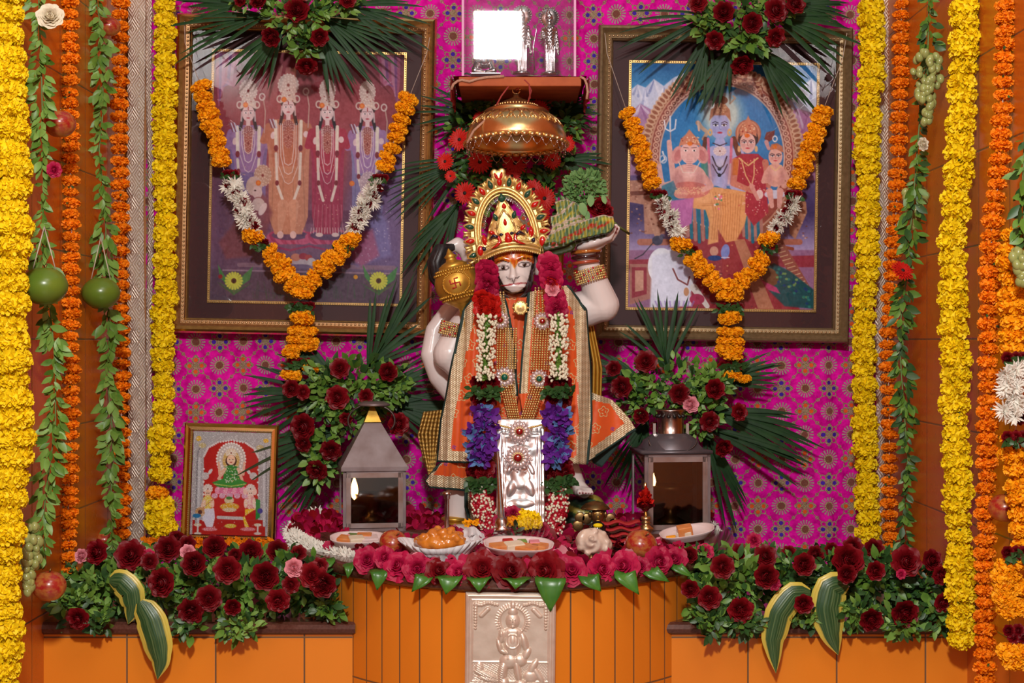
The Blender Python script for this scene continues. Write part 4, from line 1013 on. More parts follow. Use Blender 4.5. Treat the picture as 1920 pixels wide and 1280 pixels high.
frame_garland('orange and white garland hung in a Y over the left print of four deities',
 [[(374,155),(396,230),(418,312)],[(430,345),(476,428)],[(502,462),(535,515),(568,548)],(475,440),[(432,328),(488,458)]],
 [[(769,178),(745,250),(718,322)],[(707,350),(664,428)],[(648,460),(610,500),(572,540)],(656,448),[(712,336),(644,462)]],
 21,20,[(562,528,23),(566,548,25)],[(567,596,26),(567,592,24),(556,618,19),(579,622,19),(553,636,19),(583,640,18),(552,652,20),(580,650,18),(545,662,19),(545,702,22),(582,690,18),(548,705,20)],[(566,574),(562,680)],
 [(346,40),(347,80)],[(806,70),(800,100)],-.115,5,None)
frame_garland('orange and white garland hung in a Y over the right print of the blue deity',
 [[(1174,205),(1200,275),(1226,352)],[(1238,378),(1272,438)],[(1294,478),(1330,520),(1362,552)],(1278,456),[(1236,366),(1292,470)]],
 [[(1546,200),(1522,270),(1492,352)],[(1486,378),(1452,432)],[(1436,476),(1405,515),(1372,548)],(1441,446),[(1488,366),(1442,464)]],
 20,20,[(1366,534,24),(1366,554,24)],[(1369,596,25),(1369,592,24),(1360,622,19),(1378,622,19),(1360,638,19),(1380,640,19),(1358,652,20),(1378,656,20),(1370,664,24),(1372,704,22),(1396,710,15)],[(1370,576),(1372,684)],
 [(1134,62),(1138,100)],[(1588,62),(1580,110)],-.115,6,None)
# ---------- strings of leaves down the side walls, with fruit tied in
def leaf_string(label,pts,Y,n,L,w,seed,mats=('leaf','leaf2')):
    r=random.Random(seed); P3=pp(pts,Y); t=thing('leaf_garland',label,'garland',P3[0],'strings of green leaves')
    MB().tube(P3,.0016,6).build('stem',M['stem'],t)
    Ym=Y; mb=MB()
    for i in range(n):
        u=(i+r.random())/n; dens=.7+.5*sin(u*31+seed+2*sin(u*11))
        if r.random()>.62+.5*dens: continue
        p=path(P3,u)
        side=r.choice((-1,1)); d=Vector((side*r.uniform(-.1,1.15),r.uniform(-.8,.2),-r.uniform(.1,1.1)))
        l=S(L,Ym)*r.uniform(.65,1.2)*(.7+.3*dens)
        leaf(mb,p+Vector((side*S(w,Ym)*r.random()*.75*dens,-S(w,Ym)*r.random()*.8,0)),d,Vector((r.uniform(-.9,.9),-1,r.uniform(-.4,.6))),l,l*r.uniform(.42,.55),r,r.randrange(2))
    mb.build('foliage',[M[mats[0]],M[mats[1]]],t); return t
leaf_string('long string of green leaves nearest the left edge with pale rose near top',[(72,-20),(78,150),(82,330),(80,470),(92,560),(104,680),(104,800),(92,880),(82,960),(86,1060)],-.86,430,27,15,1)
leaf_string('string of green leaves hanging between the two left orange marigold garlands',[(178,-20),(190,60),(194,200),(186,280),(198,400),(200,540),(206,640),(202,720),(212,820),(208,930),(214,1060)],-.36,440,27,15,2)
leaf_string('string of green leaves with grapes and red flower on the right wall',[(1742,-20),(1740,90),(1724,230),(1716,330),(1708,420),(1700,520),(1686,620),(1690,700),(1702,860),(1694,960),(1694,1030)],-.55,430,26,14,3,('leafd','leaf'))
leaf_string('short string of green leaves at the right edge of the photo',[(1922,240),(1918,330),(1920,420),(1916,500)],-1.14,70,32,18,4,('leafd','leaf'))
def fruit(name,label,cat,x,y,Y,rpx,mat,sq=(1,1,.92),dimple=.12,stem=True,tilt=(0,0),grp=None):
    c=P(x,y,Y); R=S(rpx,Y); t=thing(name,label,cat,c,grp); prof=[]
    for j in range(25):
        a=-pi/2+pi*j/24; rr=cos(a)*(1+.05*cos(2*a)); z=sin(a)*sq[2]-dimple*math.exp(-(rr/.28)**2)*(1 if a>0 else -.6)
        prof.append((max(rr,.001)*R,z*R))
    Mx=Euler((tilt[0],tilt[1],0)).to_matrix(); mb=MB().lathe(prof,36,c,0,Mx)
    mb.build('skin',mat,t)
    if stem: MB().tube([c+Mx@Vector((0,0,R*(sq[2]-dimple-.05))),c+Mx@Vector((R*.1,0,R*sq[2]*1.12))],R*.05,6).build('stalk',M['oldbrass'],t)
    return t
fruit('green_fruit','larger round green fruit hanging on the leaf string near the left edge','fruit',83,536,-.95,42,M['guava'],(1,1,.88),.1)
fruit('green_fruit','smaller round green fruit hanging between the two left orange garlands','fruit',189,549,-.44,34,M['guava'],(1,1,.9),.1)
for x,y,Y,w,g in ((83,500,-.95,30,1),(189,520,-.44,26,2)):
    t=MB(); a=P(x,y-75,Y+.02)
    for s_ in(-1,1): t.tube([a,P(x+s_*w*.4,y-30,Y-.01),P(x+s_*w*.75,y+10,Y)],.0011,5)
    tag(t.build('tie_string',M['string']),'cotton string tying the %s green fruit'%('larger' if g==1 else 'smaller'),'string')
APL='red and yellow apples'
fruit('apple','blurred apple behind the leaf string near the left edge, above green fruit','apple',112,232,-.77,29,M['apple'])
fruit('apple','apple tucked in leaves at the top between left orange garlands','apple',205,50,-.30,20,M['apple'])
fruit('apple','apple hanging low over the left end of the rose bed, beside grapes','apple',92,1098,-.90,31,M['apple'],(1,1,.95),.16)
fruit('apple','apple behind the leaf string just above the left rose bed','apple',196,1012,-.27,19,M['apple'])
fruit('apple','apple hanging at the right edge behind the orange festoon','apple',1884,952,-1.04,30,M['apple'])
def grapes(label,x,y,h,w,Y,n,seed,rp=7):
    r=random.Random(seed); c=P(x,y,Y); t=thing('grape_bunch',label,'grapes',c,'bunches of green grapes'); m=MB(); m.ell((0,0,0),(1,1,1.25),10,8); me=proto(m,'grape',M['grape'])
    m=MB(); m.tube([c,P(x+2,y+h*.9,Y)],.0012,5)
    for i in range(n):
        u=(i+.5)/n; wd=w*(.5+.7*sin(pi*min(1,u*1.05+.12)))*(1-u*.45); a=r.uniform(pi,2*pi) if r.random()<.75 else r.uniform(0,pi)
        p=P(x,y+h*u,Y)+Vector((S(wd,Y)*cos(a)*sqrt(r.uniform(.1,1)),S(wd,Y)*.7*sin(a),0)); s=S(rp,Y)*r.uniform(.85,1.12)
        put(me,'grape',t,p,s,Euler((r.uniform(-.5,.5),r.uniform(-.5,.5),0)).to_matrix())
        m.tube([P(x,y+h*max(0,u-.08),Y),p],.0006,4)
    m.build('stalk',M['stem'],t)
grapes('bunch of green grapes hanging above the apple at lower left',52,985,125,24,-.93,62,1,8)
grapes('large bunch of green grapes on the right leaf string near the top',1738,98,132,26,-.62,70,2,7)
grapes('dull bunch of green grapes half hidden in right leaf string below white flower',1716,350,76,22,-.50,34,3,7)
grapes('bunch of grapes cut by the right edge of the photo',1916,470,60,18,-1.18,26,4,9)
tag(put(ROSEW[0],'rose',None,P(94,30,-.93),S(26,-.93),face_dir((.2,-1,.3))),'pale cream rose on leaf string near the left edge, at the top','rose')
tag(put(ROSEM[0],'rose',None,P(102,318,-.92),S(14,-.92),face_dir((.6,-1,0))),'small magenta rose in the leaf string below the blurred apple','rose')
tag(put(ROSEW[0],'rose',None,P(1731,270,-.60),S(13,-.6),face_dir((.5,-1,0))),'small white flower tied under the large grapes at right','flower')
tag(put(GERB[0],'gerbera',None,P(1692,508,-.60),S(24,-.6),face_dir((.3,-.8,.6))),'scarlet flower tied on the right leaf string beside yellow garland','flower')
# ---------- bouquets
def palm(t,c,ang,n,spread,L,Y,r,w=7,lift=.04,name='palm_leaf'):
    """a feather palm leaf: blades fanning from c around ang (degrees, 0 = right, 90 = up)"""
    mb=MB(); o=P(*c,Y); d0=Vector((cos(radians(ang)),0,sin(radians(ang))))
    mb.tube([o,o+d0*S(L*.35,Y)+Vector((0,-lift*.3,0))],[.003,.0014],6)
    for i in range(n):
        u=i/(max(1,n-1)); a=radians(ang+(u-.5)*spread+r.uniform(-3,3)); l=S(L,Y)*r.uniform(.72,1.05)
        st=o+d0*S(L*.28,Y)*(1-abs(u-.5)*2)*r.uniform(.4,1); d=Vector((cos(a),-r.uniform(.05,.35)*lift*6,sin(a)))
        droop=-.12 if cos(a)**2>.3 else .02
        nt=7; dn=d.normalized(); up=Vector((0,-1,.25)); pts=[]; sd=dn.cross(up).normalized(); wd=S(w,Y)*r.uniform(.75,1.15)
        for j in range(nt+1):
            q=j/nt; ww=wd*.5*sin(pi*min(1,.12+.88*q))**.6*(1 if q<.98 else .1); p=st+dn*l*q+Vector((0,.012*q*q,droop*l*q*q))
            for k in(-1,0,1): pts.append(p+sd*ww*k+Vector((0,.25*ww*abs(k),0)))
        mb.grid(pts,3,nt+1)
    mb.build(name,M['palm'],t)
def bouquet(label,c,Y,tufts,palms,roses,seed,grp,dens=1.,nm=3,mats=('leaf','leaf2','leafd')):
    r=random.Random(seed); t=thing('flower_arrangement',label,'flower arrangement',P(*c,Y),grp)
    for (px,py,a,n,sp,L,w) in palms: palm(t,(px,py),a,n,sp,L,Y+.02,r,w)
    for (x,y,rx,ry,n,L) in tufts:
        mb=MB(); tuft(mb,P(x,y,Y),(S(rx,Y),.045,S(ry,Y)),int(n*dens),S(L,Y),r,nm)
        for k in range(5):
            a=r.uniform(0,6.28); p0=P(x,y,Y); p1=P(x+rx*1.15*cos(a),y+ry*1.15*sin(a),Y-.03); sprig(mb,[p0,(p0+p1)/2+Vector((0,-.03,0)),p1],12,S(L,Y)*.8,r,nm)
        mb.build('foliage',[M[m] for m in mats],t)
    for (x,y,rad,kind,dx,dz) in roses:
        mm={'d':ROSE,'p':ROSEP,'g':GERB,'m':ROSEM,'r':ROSER}[kind]
        o=put(r.choice(mm),'gerbera' if kind=='g' else 'rose',t,P(x,y,Y-.055),S(rad,Y)*(1 if kind=='g' else 1.12),face_dir((dx,-1,dz),r.random()*6))
    return t
BQ='rose and palm bouquets on the brocade'
bouquet('rose bouquet hanging over the top of the left picture frame',(560,40),-.14,
 [(560,20,60,48,150,22),(640,5,40,20,50,20),(480,2,40,14,40,20),(575,80,22,26,40,22)],
 [(500,30,188,9,44,170,7),(530,50,232,8,44,128,9),(600,55,300,8,44,128,8),(600,30,335,10,50,160,7),(640,10,350,10,50,160,8),(460,10,170,8,40,130,8)],
 [(556,18,23,'d',0,.1),(508,70,19,'d',-.4,-.5),(599,70,17,'d',.3,-.5),(575,125,18,'d',.1,-1.2),(484,0,17,'d',-.3,.3),(651,0,15,'d',.3,.3),(450,0,12,'d',-.3,0)],11,BQ)
bouquet('rose bouquet hanging over the top of the right picture frame',(1400,40),-.14,
 [(1385,20,72,46,170,22),(1450,10,50,30,60,20),(1400,80,36,22,60,26),(1325,45,24,24,40,22)],
 [(1340,30,192,8,44,180,7),(1370,90,245,8,46,120,9),(1420,90,312,10,44,140,10),(1450,30,345,9,50,150,9),(1480,10,5,9,40,110,9),(1330,60,255,8,40,140,6)],
 [(1357,22,20,'d',-.2,.1),(1411,43,19,'d',0,-.2),(1456,18,21,'d',.3,0),(1340,76,17,'d',-.4,-.5),(1455,70,17,'d',.4,-.5),(1392,122,21,'d',0,-1),(1308,4,17,'d',-.4,.2),(1492,6,18,'d',.4,.2)],12,BQ)
bouquet('rose bouquet with palm fan behind the pyramid topped lantern',(670,740),-.12,
 [(670,725,78,52,230,22),(640,800,50,60,140,22),(610,730,40,50,80,22),(730,720,40,34,80,20),(600,870,20,40,40,22)],
 [(690,690,58,12,64,170,8),(620,740,182,12,70,160,9),(640,830,218,9,56,170,9),(660,800,193,9,26,230,8),(730,760,352,12,60,130,9),(620,700,150,9,50,100,9),(700,740,20,10,44,140,8)],
 [(637,690,17,'d',0,.2),(728,697,18,'d',.3,.2),(545,728,16,'d',-.3,.2),(567,735,13,'d',-.2,0),(632,745,20,'d',-.1,0),(686,742,13,'d',.1,0),(567,800,23,'d',-.3,0),(620,845,18,'d',0,-.3),(594,882,18,'d',-.2,-.4),(748,795,19,'d',.5,0),(648,785,11,'d',0,-.4),(568,832,15,'d',-.4,-.3)],13,BQ)
bouquet('rose bouquet with palm fan behind the chimney topped lantern',(1260,730),-.12,
 [(1260,720,84,48,240,20),(1200,750,40,40,80,20),(1310,770,40,46,90,20),(1330,720,36,30,60,20)],
 [(1250,690,100,10,70,140,8),(1200,710,160,9,44,110,8),(1330,770,350,12,34,190,9),(1320,800,-18,8,20,190,9),(1320,800,290,6,30,190,9),(1330,720,20,9,40,130,8),(1215,780,248,8,36,140,6)],
 [(1211,677,19,'d',0,.3),(1165,725,19,'d',-.4,0),(1274,738,18,'d',0,.1),(1341,729,19,'d',.2,.1),(1295,758,15,'p',.2,.1),(1202,780,15,'d',-.3,-.2),(1331,790,17,'d',.2,-.1),(1387,772,15,'d',.4,.1),(1357,840,17,'d',.3,-.4),(1150,690,14,'d',-.3,.3),(1230,800,10,'d',0,-.3)],14,BQ)
bouquet('scarlet gerbera and palm spray behind the brass canopy',(965,280),-.10,
 [(965,290,100,60,260,20),(890,240,46,44,110,18),(1045,235,44,44,110,18),(960,200,80,24,90,18),(900,350,46,46,80,18),(1030,360,40,40,80,18)],
 [(905,220,170,13,60,120,6),(880,300,205,14,60,150,6),(1030,210,10,12,60,90,8),(860,380,235,12,50,140,7),(1050,300,-10,8,50,90,7),(960,180,175,8,50,150,5)],
 [(1012,205,19,'g',.2,.2),(1008,200,16,'g',.2,.4),(900,222,15,'g',-.2,.3),(862,262,22,'g',-.3,.1),(835,303,18,'g',-.4,.1),(900,303,24,'g',-.1,-.2),(966,305,25,'g',0,-.2),(1035,300,19,'g',.3,0),(1064,270,16,'g',.4,.1),(872,362,22,'g',-.3,0),(1000,355,20,'g',.2,.1),(1020,372,24,'g',.3,0),(960,330,18,'g',0,.2),(1015,400,18,'g',.3,-.2),(845,330,12,'g',-.3,0)],15,None,1.,3,('leafd','leaf','leafd'))
# ---------- the long beds of roses on the two ledges
def bed(label,x0,x1,ytop,ybot,Y0,tufts,roses,seed,leaves):
    r=random.Random(seed); t=thing('rose_bed',label,'flower arrangement',P((x0+x1)/2,1150,-.62),'rose beds on the ledges')
    for (x,y,rx,ry,n,L,Y) in tufts:
        mb=MB(); tuft(mb,P(x,y,Y),(S(rx,Y),.05,S(ry,Y)),n,S(L,Y),r,3)
        for k in range(6):
            a=r.uniform(0,6.28); p0=P(x,y,Y); p1=P(x+rx*1.1*cos(a),y+ry*1.05*sin(a),Y-.035); sprig(mb,[p0,(p0+p1)/2+Vector((0,-.03,0)),p1],12,S(L,Y)*.8,r,3)
        mb.build('foliage',[M['leaf'],M['leafd'],M['leafd' if r.random()<.5 else 'leaf2']],t)
    for (x,y,rad,kind,dx,dz) in roses:
        mm={'d':ROSE,'p':ROSEP,'m':ROSEM,'r':ROSER}[kind]; Y=-.765+.24*min(1,max(0,(1062-y)/50))
        put(r.choice(mm),'rose',t,P(x,y,Y-.02),S(rad,Y)*1.13,face_dir((dx,-1,dz),r.random()*6))
    for (pts,w,yy) in leaves:
        # broad striped leaf along a centre line
        C=[P(a,b,yy-.02-.012*sin(pi*i/(len(pts)-1))) for i,(a,b) in enumerate(pts)]; N=24; mb=MB(); rows=[]; uvs=[]
        for j in range(N+1):
            u=j/N; p=path(C,u); tg=(path(C,min(1,u+.03))-path(C,max(0,u-.03))).normalized(); sd=tg.cross(Vector((0,-1,0))).normalized()
            ww=S(np.interp(u,[0,.08,.3,.6,.85,1],[w*.3,w*.75,w,w*.92,w*.45,.5]),yy)*.5
            for i in range(9):
                q=i/4-1; rows.append(p+sd*ww*q+Vector((0,.35*ww*q*q,0)))
                uvs.append((i/8,u))
        mb.grid(rows,9,N+1); o=mb.build('striped_leaf',M['varieg'],t); uv=o.data.uv_layers.new(name='UVMap')
        for p in o.data.polygons:
            for li in p.loop_indices: uv.data[li].uv=uvs[o.data.loops[li].vertex_index]
    return t
LB=[(160,1080,50,30,110,24,-.55),(200,1110,60,45,170,24,-.66),(290,1110,60,48,180,24,-.66),(380,1100,60,48,190,24,-.66),(470,1110,60,50,200,24,-.66),(560,1090,60,52,190,24,-.64),(610,1120,28,44,90,22,-.66),(140,1130,34,36,60,26,-.70),(360,1170,22,20,20,22,-.735),(450,1172,34,24,60,20,-.735),(190,1160,20,24,24,22,-.735),(300,1050,120,22,160,22,-.40),(500,1050,100,24,150,22,-.40),(620,1140,28,20,36,20,-.70)]
LR=[(180,1035,22,'d',-.3,.3),(152,1042,13,'p',-.4,.3),(244,1040,27,'d',0,.4),(314,1028,23,'d',0,.3),(350,1020,16,'d',0,.4),(402,1024,22,'d',.1,.4),(363,1056,23,'d',-.1,.2),(352,1034,14,'p',0,.6),(426,1068,24,'d',0,.1),(470,1034,22,'d',.2,.3),(520,1032,20,'d',.1,.4),(497,1080,26,'d',.1,.1),(551,1064,17,'p',.2,.2),(585,1078,22,'d',.1,.2),(606,1096,24,'d',.2,-.1),(302,1092,25,'d',-.3,.1),(391,1122,22,'d',.1,0),(357,1146,23,'d',-.1,-.2),(436,1138,16,'d',.1,-.2),(521,1126,20,'d',.1,-.2),(146,1160,20,'d',-.2,-.3),(560,1036,14,'d',.2,.4),(440,1040,13,'d',0,.5),(278,1040,10,'m',0,.4),(330,1010,16,'d',-.1,.4),(600,1060,14,'d',.1,.3),(280,1052,15,'d',0,.3),(545,1096,15,'d',0,0)]
bed('bed of dark roses and foliage with striped leaves on the left ledge',90,655,1010,1190,-.6,LB,LR,31,
 [([(205,1088),(225,1090),(244,1110),(248,1140),(240,1170)],52,-.72),([(262,1128),(280,1160),(292,1200),(300,1240),(295,1274)],60,-.745)])
RB=[(1310,1070,46,44,140,22,-.62),(1380,1090,60,48,190,24,-.66),(1470,1080,60,44,170,24,-.66),(1560,1090,60,48,190,24,-.66),(1650,1090,60,50,200,24,-.66),(1720,1110,50,50,170,24,-.66),(1320,1130,36,36,90,22,-.70),(1330,1165,26,26,44,22,-.735),(1390,1160,40,24,60,20,-.735),(1500,1150,40,24,60,20,-.72),(1600,1150,40,26,70,20,-.72),(1690,1160,34,28,60,24,-.735),(1400,1045,110,20,150,20,-.40),(1600,1050,110,24,160,22,-.40),(1755,1150,26,34,50,24,-.73)]
RR=[(1292,1040,16,'d',-.1,.4),(1322,1034,14,'m',0,.4),(1355,1062,21,'d',0,.1),(1388,1036,17,'d',0,.4),(1436,1042,20,'d',.1,.4),(1437,1080,23,'d',0,.1),(1508,1058,21,'d',.1,.1),(1452,1095,10,'m',0,0),(1590,1050,30,'d',0,.3),(1588,1076,18,'d',0,0),(1640,1030,20,'d',.2,.4),(1642,1070,18,'d',.1,0),(1700,1052,26,'d',.1,.2),(1748,1050,20,'d',.3,.3),(1764,1078,16,'d',.4,0),(1768,1130,16,'d',.4,0),(1294,1104,17,'d',-.3,0),(1330,1120,21,'d',-.1,0),(1389,1144,23,'d',0,-.2),(1507,1132,18,'d',0,-.1),(1634,1162,22,'d',0,-.3),(1697,1150,26,'d',.1,-.2),(1530,1038,16,'d',.1,.5),(1480,1035,13,'d',0,.5),(1560,1030,14,'d',0,.5),(1414,1012,12,'m',0,.5),(1690,1076,8,'m',0,0),(1600,1024,18,'d',0,.5)]
bed('bed of dark roses and foliage with striped leaves on the right ledge',1245,1780,1010,1190,-.6,RB,RR,32,
 [([(1520,1112),(1488,1114),(1462,1150),(1450,1200),(1455,1262)],54,-.745),([(1590,1094),(1560,1102),(1552,1140),(1560,1190),(1572,1228)],66,-.735)])
# ---------- the marble statue
YS=-.27
ST=thing('statue','white marble monkey-headed statue in orange and gold robe standing at the centre','statue',P(955,1000,YS))
def capsule(mb,pts,rs,seg=20):
    # denser capsule chain; the pieces are fused by the remesh below
    n=len(pts)
    for i in range(n-1):
        a,b=Vector(pts[i]),Vector(pts[i+1]); k=max(2,int((b-a).length/.008)); q=[a.lerp(b,j/k) for j in range(k+1)]; rr=[lerp(rs[i],rs[i+1],j/k) for j in range(k+1)]
        mb.tube(q,rr,seg)
    for p,r in zip(pts,rs): mb.ell(p,r*1.0,seg,12)
def fuse(mb,name,vox,smooth,mat):
    o=mb.build('tmp',[mat]); m=o.modifiers.new('r','REMESH'); m.mode='VOXEL'; m.voxel_size=vox; m.use_smooth_shade=True
    s=o.modifiers.new('s','SMOOTH'); s.iterations=smooth; s.factor=.5
    bpy.context.view_layer.update(); dg=bpy.context.evaluated_depsgraph_get(); me=bpy.data.meshes.new_from_object(o.evaluated_get(dg)); 
    bpy.data.objects.remove(o); me.name=name; me.materials.clear(); me.materials.append(mat)
    me.polygons.foreach_set('use_smooth',[True]*len(me.polygons))
    q=bpy.data.objects.new(name,me); COL.objects.link(q); return q
def vco(o):
    n=len(o.data.vertices); a=np.zeros(n*3); o.data.vertices.foreach_get('co',a); return a.reshape(-1,3)
def setv(o,a): o.data.vertices.foreach_set('co',a.ravel()); o.data.update()
def setcol(o,c):
    n=len(o.data.vertices); k=np.ones((n,4)); k[:,:3]=c
    a=o.data.color_attributes.new('Col','FLOAT_COLOR','POINT'); a.data.foreach_set('color',k.ravel())
class VPaint(Canvas):
    """the same brushes, laid on the front-facing vertices of a solid"""
    def __init__(s,o,base):
        a=vco(o); d=CAMD+a[:,1]; s.X=(960+a[:,0]*F/d)[None,:]; s.Y=(640-(a[:,2]-CAMZ)*F/d)[None,:]
        nr=np.zeros(len(a)*3); o.data.vertices.foreach_get('normal',nr); s.N=nr.reshape(-1,3); s.A=a
        s.C=np.zeros((1,len(a),3)); s.C[:]=np.asarray(base)/255.; s.front=(s.N[:,1]<-.05)[None,:]; s.rng=np.random.RandomState(1)
    def win(s,x0,y0,x1,y1,pad=4):
        m=(s.X>x0-pad)&(s.X<x1+pad)&(s.Y>y0-pad)&(s.Y<y1+pad)&s.front
        return m if m.any() else None
YF=-.36
b=MB()
hd=P(963,506,-.315); 
def H(x,y,Y): return P(x,y,Y)
# head: skull, jaw, muzzle
b.ell(H(963,488,-.31),(S(42),.052,S(48)),24,16)
b.ell(H(964,520,-.325),(S(35),.046,S(38)),24,16)
b.ell(H(964,532,-.345),(S(27),.040,S(24)),20,12)
b.ell(H(965,545,-.338),(S(19),.036,S(14)),16,10)
b.tube([H(962,490,-.362),H(962,508,-.374),H(962,522,-.386)],[.005,.006,.0085],10); 
b.ell(H(956,523,-.380),(.0050,.0055,.0042)); b.ell(H(968,522,-.380),(.0050,.0055,.0042)); b.ell(H(962,524,-.385),(.006,.006,.005))
b.ell(H(962,537,-.374),(S(25),.012,S(3.0)),20,8); b.ell(H(963,542,-.370),(S(17),.012,S(3)),20,8)
b.tube([H(924,487,-.345),H(943,483,-.358),H(958,488,-.360)],[.003,.0045,.003],8); b.tube([H(966,487,-.360),H(982,480,-.358),H(1000,481,-.345)],[.003,.0045,.003],8)
for x,y,s_ in ((921,512,-1),(1007,500,1)): b.ell(H(x,y,-.30),(S(7),.012,S(16)),12,8)
capsule(b,[H(966,545,-.30),H(968,585,-.28)],[.036,.042])
# torso and hips
b.ell(P(965,640,-.26),(S(82),.072,S(72)),28,18); b.ell(P(962,720,-.26),(S(66),.068,S(70)),24,16); b.ell(P(960,800,-.26),(S(72),.07,S(66)),24,16)
# near arm of the mace: shoulder, elbow, forearm under the robe
capsule(b,[P(890,590,-.27),P(862,622,-.275),P(843,664,-.285)],[.034,.033,.037]); capsule(b,[P(843,664,-.285),P(874,700,-.285),P(900,660,-.28)],[.035,.03,.02])
# raised arm carrying the hill
capsule(b,[P(1062,586,-.26),P(1100,578,-.27),P(1128,572,-.28)],[.040,.041,.036]); capsule(b,[P(1130,572,-.28),P(1112,524,-.295),P(1098,484,-.305)],[.037,.030,.021])
capsule(b,[P(1098,480,-.305),P(1102,464,-.315),P(1124,454,-.325)],[.021,.020,.014])
b.ell(P(1114,455,-.325),(.042,.034,.013),20,12,0,Matrix.Rotation(-.32,3,'Y'))
# fingers curled up round the rim, thumb to the side
for k,(x1,y1,x2,y2,Y) in enumerate(((1142,444,1152,424,-.325),(1146,446,1156,428,-.31),(1144,448,1154,434,-.295),(1140,450,1149,438,-.28))):
    capsule(b,[P(1122,452,Y-.02),P(x1,y1,Y-.02),P(x2+2,y2,Y-.02)],[.0085,.0082,.0062],10)
capsule(b,[P(1092,452,-.325),P(1078,446,-.345),P(1070,436,-.348)],[.009,.0085,.0065],10)
# legs and feet
capsule(b,[P(915,800,-.27),P(868,900,-.27),P(858,985,-.26)],[.055,.036,.027]); b.ell(P(862,994,-.30),(.030,.048,.014),16,8)
capsule(b,[P(1000,810,-.27),P(1062,880,-.28),P(1080,908,-.28)],[.05,.03,.021]); capsule(b,[P(1080,908,-.285),P(1096,922,-.31)],[.018,.014])
b.ell(P(1090,920,-.305),(.024,.034,.012),16,8)
for k in range(5): capsule(b,[P(1086+k*5,919,-.325),P(1087+k*5.6,923+k*.3,-.345+k*.003)],[.0062,.0050 if k else .007],8)
# tail: up behind the arm, looping over by the mace
tl=[(905,770,-.20),(860,745,-.21),(824,705,-.22),(808,665,-.225),(815,620,-.22),(840,585,-.215),(868,560,-.21),(884,525,-.21),(884,495,-.215),(874,470,-.22),(858,458,-.225),(844,464,-.23)]
capsule(b,[P(*q) for q in tl],[.03,.028,.025,.023,.021,.020,.020,.019,.018,.017,.016,.013],16)
body=fuse(b,'body',.0026,5,M['marble_painted']); attach(body,ST)
# paint: face markings over bare marble
vp=VPaint(body,(232,222,218)); vp.C[...]=np.array([.905,.862,.846])
fc=vp.A[:,1]<-.22; headm=(vp.Y[0]<556)&(np.abs(vp.X[0]-964)<52)&(vp.Y[0]>430)
hair=headm&(vp.A[:,1]>-.343)&(~((np.abs(vp.X[0]-921)<9)&(np.abs(vp.Y[0]-512)<17)))&(~((np.abs(vp.X[0]-1007)<8)&(np.abs(vp.Y[0]-500)<17)))
vp.C[0,hair]=np.array([30,18,18])/255.
jw=[(919,470),(922,500),(930,528),(940,546),(954,555),(968,557),(984,552),(996,538),(1003,512),(1005,480),(1000,470),(996,500),(990,524),(984,538),(972,547),(960,548),(948,540),(938,522),(930,500),(927,470)]
vp.poly(jw,(34,18,18),1.)
vp.poly([(927,498),(926,478),(936,462),(960,456),(988,458),(999,470),(1001,494),(984,486),(972,491),(965,504),(958,492),(944,489)],(206,92,36),1.)
for s_,x0,y0 in ((1,943,502),(1,983,496)):
    vp.ell(x0,y0,12,5.2,(26,18,20),rot=-.06); vp.ell(x0,y0,10.2,3.6,(232,222,220),rot=-.06); vp.ell(x0+.5,y0,3.9,3.7,(60,34,26)); vp.ell(x0+.5,y0,1.8,1.8,(12,8,10)); vp.ell(x0-1,y0-1.2,.9,.9,(240,240,240))
vp.line([(928,495),(935,489),(946,489),(955,493)],[1.2,2.2,2.0,1],(30,18,20)); vp.line([(970,489),(978,484),(990,484),(998,488)],[1,2.0,2.2,1.2],(30,18,20))
vp.line([(929,505),(926,502)],1.2,(30,18,20)); vp.line([(996,498),(1000,494)],1.2,(30,18,20))
vp.line([(955,461),(956,488),(965,503),(969,488),(965,461)],1.6,(232,160,40)); vp.line([(959,465),(959,477),(962,481),(965,477),(965,465)],1.6,(240,230,230)); vp.line([(962,466),(962,478)],2.2,(190,30,40))
# devotional letters on the brow: shree, ram
Y1=(236,166,40)
vp.line([(932,478),(948,474)],1.4,Y1); vp.line([(946,475),(947,489)],1.5,Y1); vp.line([(936,478),(934,483),(940,483),(936,489)],1.4,Y1); vp.line([(941,477),(942,484),(947,482)],1.3,Y1); vp.line([(944,474),(940,469),(948,468)],1.3,Y1)
vp.line([(973,472),(995,475)],1.4,Y1); vp.line([(979,473),(976,478),(982,479),(978,484),(984,488)],1.5,Y1); vp.line([(986,474),(987,486)],1.4,Y1); vp.line([(990,475),(989,481),(995,482)],1.3,Y1); vp.line([(995,475),(996,486)],1.4,Y1)
vp.line([(950,519),(955,523),(960,522),(963,530),(966,521),(971,521),(974,517)],1.2,(50,35,40)); vp.line([(963,528),(963,533)],1.,(60,40,44))
vp.line([(936,535),(948,535),(962,532.5),(976,531),(989,530)],[1.4,2.6,2.8,2.4,1.4],(150,22,36)); vp.line([(938,537),(937,541)],1.,(150,30,40))
vp.line([(946,545),(960,550),(980,544)],3,(206,160,110),op=.5)
for q in range(5): vp.ell(1087+q*5.6,924+q*.3,1.8,1.6,(120,14,24))
for q,(x,y) in enumerate(((1153,425),(1157,429),(1155,436))): vp.ell(x,y,2,2.6,(120,14,24))
setcol(body,(vp.C[0]**2.2))
